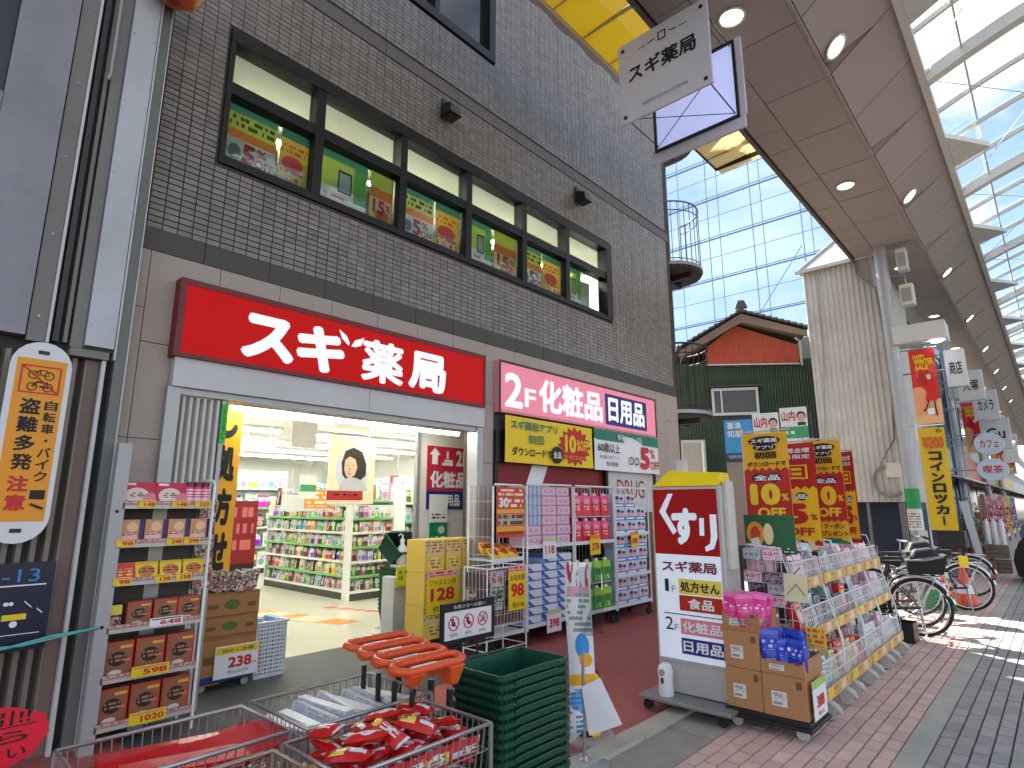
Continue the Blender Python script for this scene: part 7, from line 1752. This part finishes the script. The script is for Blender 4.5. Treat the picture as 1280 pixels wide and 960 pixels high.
bx2 = thing("black_box", "black box hanging just below the yellow coin locker banner", "box", (3.52, 13.5, .85)); Bx(0, .42, 0, .3, 0, .3).build("case", BLACK, bx2, bevel=.01); MB().box(.05, .09, .05, .09, -.85, 0).box(.33, .37, .05, .09, -.85, 0).build("leg", BLACK, bx2)
WINB = PK("winter_sale_print", (206, 40, 34), [('rect', (0, 1, 0, .32), (238, 180, 130)), ('ell', (.2, .3, .4, .2), (236, 160, 110)), ('ell', (.5, .6, .3, .1), (190, 20, 24)), ('ell', (.85, .75, .2, .08), (226, 90, 50)), ('blobs', (0, 1, .62, .75), (224, 70, 44), 4)], .5)
SKIN = M("banner_skin_print", (236, 196, 170), .5)
def winter(label, x, y, z0, w, h):
    t = thing("winter_banner", label, "banner", (x, y, z0), 0, "red winter sale banners on the arcade columns")
    wavy(0, w, 0, h, .01, 6, 10).build("cloth", WINB, t)
    a = text("HAPPY", w * .16, w * .62, h * .87, h * .93, YEL, t, -.03, .03); text("WINTER", w * .18, w * .92, h * .79, h * .87, YEL, t, -.03, .04); text("SALE", w * .2, w * .7, h * .72, h * .785, YEL, t, -.03, .04)
    flat([(w * .52, h * .42), (w * .44, h * .3), (w * .88, h * .3), (w * .82, h * .44), (w * .78, h * .56), (w * .58, h * .57)], -.028).build("red_dress", M("scarlet_dress_print", (214, 22, 26), .5), t)
    flat(ell(w * .67, h * .62, w * .09, h * .04), -.029).build("head", SKIN, t)
    MB().tube([(w * .55, -.028, h * .3), (w * .42, -.028, h * .2), (w * .3, -.028, h * .17)], w * .035, 4).tube([(w * .76, -.028, h * .3), (w * .78, -.028, h * .14), (w * .8, -.028, h * .1)], w * .035, 4).build("boots", INK, t)
    Bx(w * .45, w * .72, -.03, -.028, h * .12, h * .2).build("white_bag", WINK, t)
    MB().tube([(-.3, .02, h + .02), (w + .05, .02, h + .02)], .014, 6).tube([(-.3, .02, -.02), (w, .02, -.02)], .01, 6).build("arm", STEEL, t)
wl_ = ("red winter sale banner on the nearest grey column above coin locker banner", "red winter sale banner on the second column, beside the round signs", "small red winter sale banner on the third column down the arcade", "tiny red winter sale banner on the farthest visible column")
for i, y in enumerate((15.0, 24.1, 33.2, 42.3)): winter(wl_[i], 3.27, y, 3.28, .46, 1.6)
# projecting shop signs
def boxsign(label, x, y, z, w, h, body=None, mat=None, shape="box", ink=None):
    t = thing("projecting_sign", label, "shop sign", (x, y, z))
    if shape == "box": Bx(0, w, 0, .18, 0, h).build("cabinet", mat or OFFW, t, bevel=.01)
    else: MB().prism(ell(w / 2, h / 2, w / 2, h / 2, 28), 'y', 0, .16).build("cabinet", mat or M("pale_blue_disc", (206, 218, 232), .4), t)
    if body: text(body, w * .2, w * .82, h * .32, h * .68, ink or INK, t, -.004, .02)
    MB().tube([(0, .09, h * .5), (-.9, .09, h * .5)], .02, 6).build("bracket", STEEL, t)
    return t
boxsign("white shop sign box right of the nearest red winter banner", 3.82, 15.6, 4.1, .36, .82, "商店")
boxsign("white sign box below the second light box", 3.66, 19.4, 4.3, .55, .8, "大塚")
boxsign("plain white sign box stepping down the arcade", 3.7, 22.5, 4.1, .6, .9, "カメラ")
boxsign("white sign with looping black monogram", 3.72, 23.4, 3.3, .72, .95, "Gu", ink=INK)
boxsign("upper round pale sign with red lettering partly behind red banner", 3.72, 20.6, 2.95, .66, .6, "カフェ", None, "round", RINK)
boxsign("lower round pale sign with red lettering above the plant stall", 3.80, 19.4, 2.22, .64, .56, "喫茶", None, "round", RINK)
boxsign("small white sign box far along the arcade", 3.4, 30, 4.0, .6, .8, "薬", WHITE)
boxsign("pale sign box farthest along the arcade", 3.5, 37, 3.6, .6, .8, None, WHITE)
# ------------------------------------------------------------------ far shop fronts
def shop(label, y0, y1, wallc, fasc, h=6.8):
    t = thing("shop_front", label, "shop building", (2.6, y0, 0), STREET)
    w = y1 - y0
    Bx(0, w - .05, .02, 6, 0, h).build("wall", M("far_wall", wallc, .7, var=.1, grime=.3), t)
    Bx(.1, w - .15, -.25, .02, 2.6, 3.4).build("fascia", M("far_fascia", fasc, .5), t)
    Bx(.2, w - .3, -.02, .03, .1, 2.4).build("shop_window", M("dim_shop_glass", (70, 66, 60), .2), t)
    for k in range(3):
        f = Bx(.4 + k * (w - 1) / 3, .4 + k * (w - 1) / 3 + (w - 1) / 3 - .4, -.03, .03, 4.2, 5.6).build("window", DARKGL, t)
    aw_ = MB().prism([(-.9, 2.35), (-.0, 2.58), (-.0, 2.55), (-.9, 2.3)], 'x', .15, w - .2); aw_.build("awning", M("far_awning", tuple(min(255, int(c * 1.05)) for c in fasc), .7), t)
shop("grey shop front beyond the clad building", 19.5, 26, (150, 146, 140), (196, 192, 184)); shop("beige shop front with red fascia farther along", 26, 33, (176, 164, 146), (170, 70, 56)); shop("white shop front with green fascia far along the arcade", 33, 42, (196, 194, 188), (90, 130, 90)); shop("pale shop front near the end of the arcade", 42, 56, (186, 180, 172), (200, 170, 90)); shop("last shop front visible at the end of the arcade", 56, 100, (170, 168, 164), (190, 186, 180))
# plant stall
pl_ = thing("plant_stall", "tiered wooden plant stall with greenery below the round signs", "stall", (3.0, 19.6, 0))
for z in (.35, .8, 1.25): Bx(0, .8, 0, .6, z, z + .04).build("shelf", WOD, pl_)
MB().box(0, .05, 0, .05, 0, 1.9).box(.75, .8, 0, .05, 0, 1.9).box(0, .05, .55, .6, 0, 1.9).box(.75, .8, .55, .6, 0, 1.9).build("post", WOD, pl_)
LEAF = [M("leaf_green", (70, 104, 48), .6, var=.3, scale=20), M("leaf_yellow_green", (166, 176, 84), .6, var=.3, scale=20), M("leaf_dusty", (130, 136, 104), .6, var=.3, scale=20)]
for i in range(9):
    t = thing("potted_plant", "small potted plant on the wooden stall below the round signs", "plant", (3.12 + (i % 3) * .27, 19.75 + (i % 2) * .2, (.39, .84, 1.29)[i // 3]), 0, "potted plants on the stall")
    MB().lathe([(.07, 0), (.09, .14), (.085, .14)], n=12).build("pot", M("terracotta", (156, 100, 74), .8), t)
    m = MB()
    for k in range(70):
        a, r, zz = random.uniform(0, 2 * PI), random.uniform(.02, .16), random.uniform(.14, .42)
        c = Vector((r * math.cos(a), r * math.sin(a), zz)); d = Vector((math.cos(a + .5), math.sin(a + .5), random.uniform(-.3, .6))) * .05; u = Vector((-math.sin(a), math.cos(a), random.uniform(-.2, .2))) * .02
        m.add([c - d, c + u, c + d, c - u], [(0, 1, 2, 3)])
    m.build("foliage", LEAF[(i // 3 + i) % 3], t)
for i, (x, y, z) in enumerate(((3.75, 19.0, 0), (3.75, 19.0, .34), (3.5, 18.4, 0))):
    t = thing("wooden_crate", ("brown wooden crate on the pavement by the plant stall, lower of two", "brown wooden crate by the plant stall, upper of two", "brown wooden crate standing alone before the plant stall")[i], "crate", (x, y, z), .1 * i, "wooden crates by the plant stall")
    for k in range(3): MB().box(0, .45, -.01, .0, .02 + k * .1, .1 + k * .1).box(0, .45, .3, .31, .02 + k * .1, .1 + k * .1).box(-.01, 0, -.01, .31, .02 + k * .1, .1 + k * .1).box(.45, .46, -.01, .31, .02 + k * .1, .1 + k * .1).build("slat", WOD, t)
    Bx(0, .45, 0, .3, 0, .02).build("bottom", WOD, t)
for i in range(3): tag(MB().lathe([(.06, 0), (.06, .5), (.03, .56), (.03, .6)], n=10).build("white_bottle", WPL, None, (3.85 + i * .14, 18.95, .68)), "white tall bottle standing on the wooden crates by the plant stall", "bottle", "white bottles on the crates")
ld = thing("sign_easel", "leaning white easel board beside the plant stall", "easel", (3.75, 17.6, 0)); MB().hexa([(0, 0, 0), (.12, 0, 0), (.12, .03, 0), (0, .03, 0), (-.28, .4, 1.7), (-.12, .4, 1.7), (-.12, .43, 1.7), (-.28, .43, 1.7)]).build("board", OFFW, ld); MB().tube([(-.2, .4, 1.6), (-.2, .9, 0)], .02, 5).build("leg", WOD, ld)
for i, (y, c) in enumerate(((23, (226, 120, 150)), (26, (236, 200, 90)), (29, (120, 150, 210)))):
    t = thing("street_stall", ("pink draped street stall far along the pavement", "yellow topped street stall far along the pavement", "blue street stall far along the pavement")[i], "stall", (3.4, y, 0))
    MB().box(0, .6, 0, 1.2, .7, .8).box(.05, .1, .05, .1, 0, .7).box(.5, .55, .05, .1, 0, .7).box(.05, .1, 1.1, 1.15, 0, .7).box(.5, .55, 1.1, 1.15, 0, .7).build("table", OFFW, t)
    Bx(-.02, .62, -.02, 1.22, .8, .83).build("cloth", M("stall_cloth", c, .8), t); Bx(.0, .6, .3, .33, .83, 1.9).build("back_board", PK("stall_goods", c, [('blobs', (0, 1, 0, 1), (230, 220, 210), 9), ('blobs', (0, 1, 0, .7), (160, 60, 60), 12)]), t)
# covered scooter at the frame edge
cs2 = thing("covered_scooter", "dark covered scooter cut off by the right edge of the picture", "scooter", (4.72, 17.3, 0), .15)
prof = [(-.32, .1), (-.36, .5), (-.3, .8), (-.12, .98), (.0, 1.12), (.1, 1.1), (.25, .85), (.34, .6), (.36, .1)]
m = MB(); ns2 = 9
rings = []
for k in range(ns2):
    f = k / (ns2 - 1); y = -.8 + 1.6 * f; s = .55 + .45 * math.sin(PI * f) ** .5
    hgt = .8 + .25 * math.exp(-((f - .25) / .15) ** 2)
    rings.append([(x * s, y, z * hgt if z > .2 else z) for x, z in prof])
n = len(prof); v = [p for r in rings for p in r]; f = [(k * n + i, k * n + i + 1, (k + 1) * n + i + 1, (k + 1) * n + i) for k in range(ns2 - 1) for i in range(n - 1)]
m.add(v, f, 0, True); m.add(rings[0], [tuple(range(n))]); m.add(rings[-1], [tuple(range(n - 1, -1, -1))]); m.build("cover", M("charcoal_fabric_cover", (42, 42, 46), .85, var=.2), cs2)
for y in (-.6, .6): MB().lathe([(.2, -.05), (.22, 0), (.2, .05)], (0, y, .22), 16, axis='x').build("wheel", RUBBER, cs2)
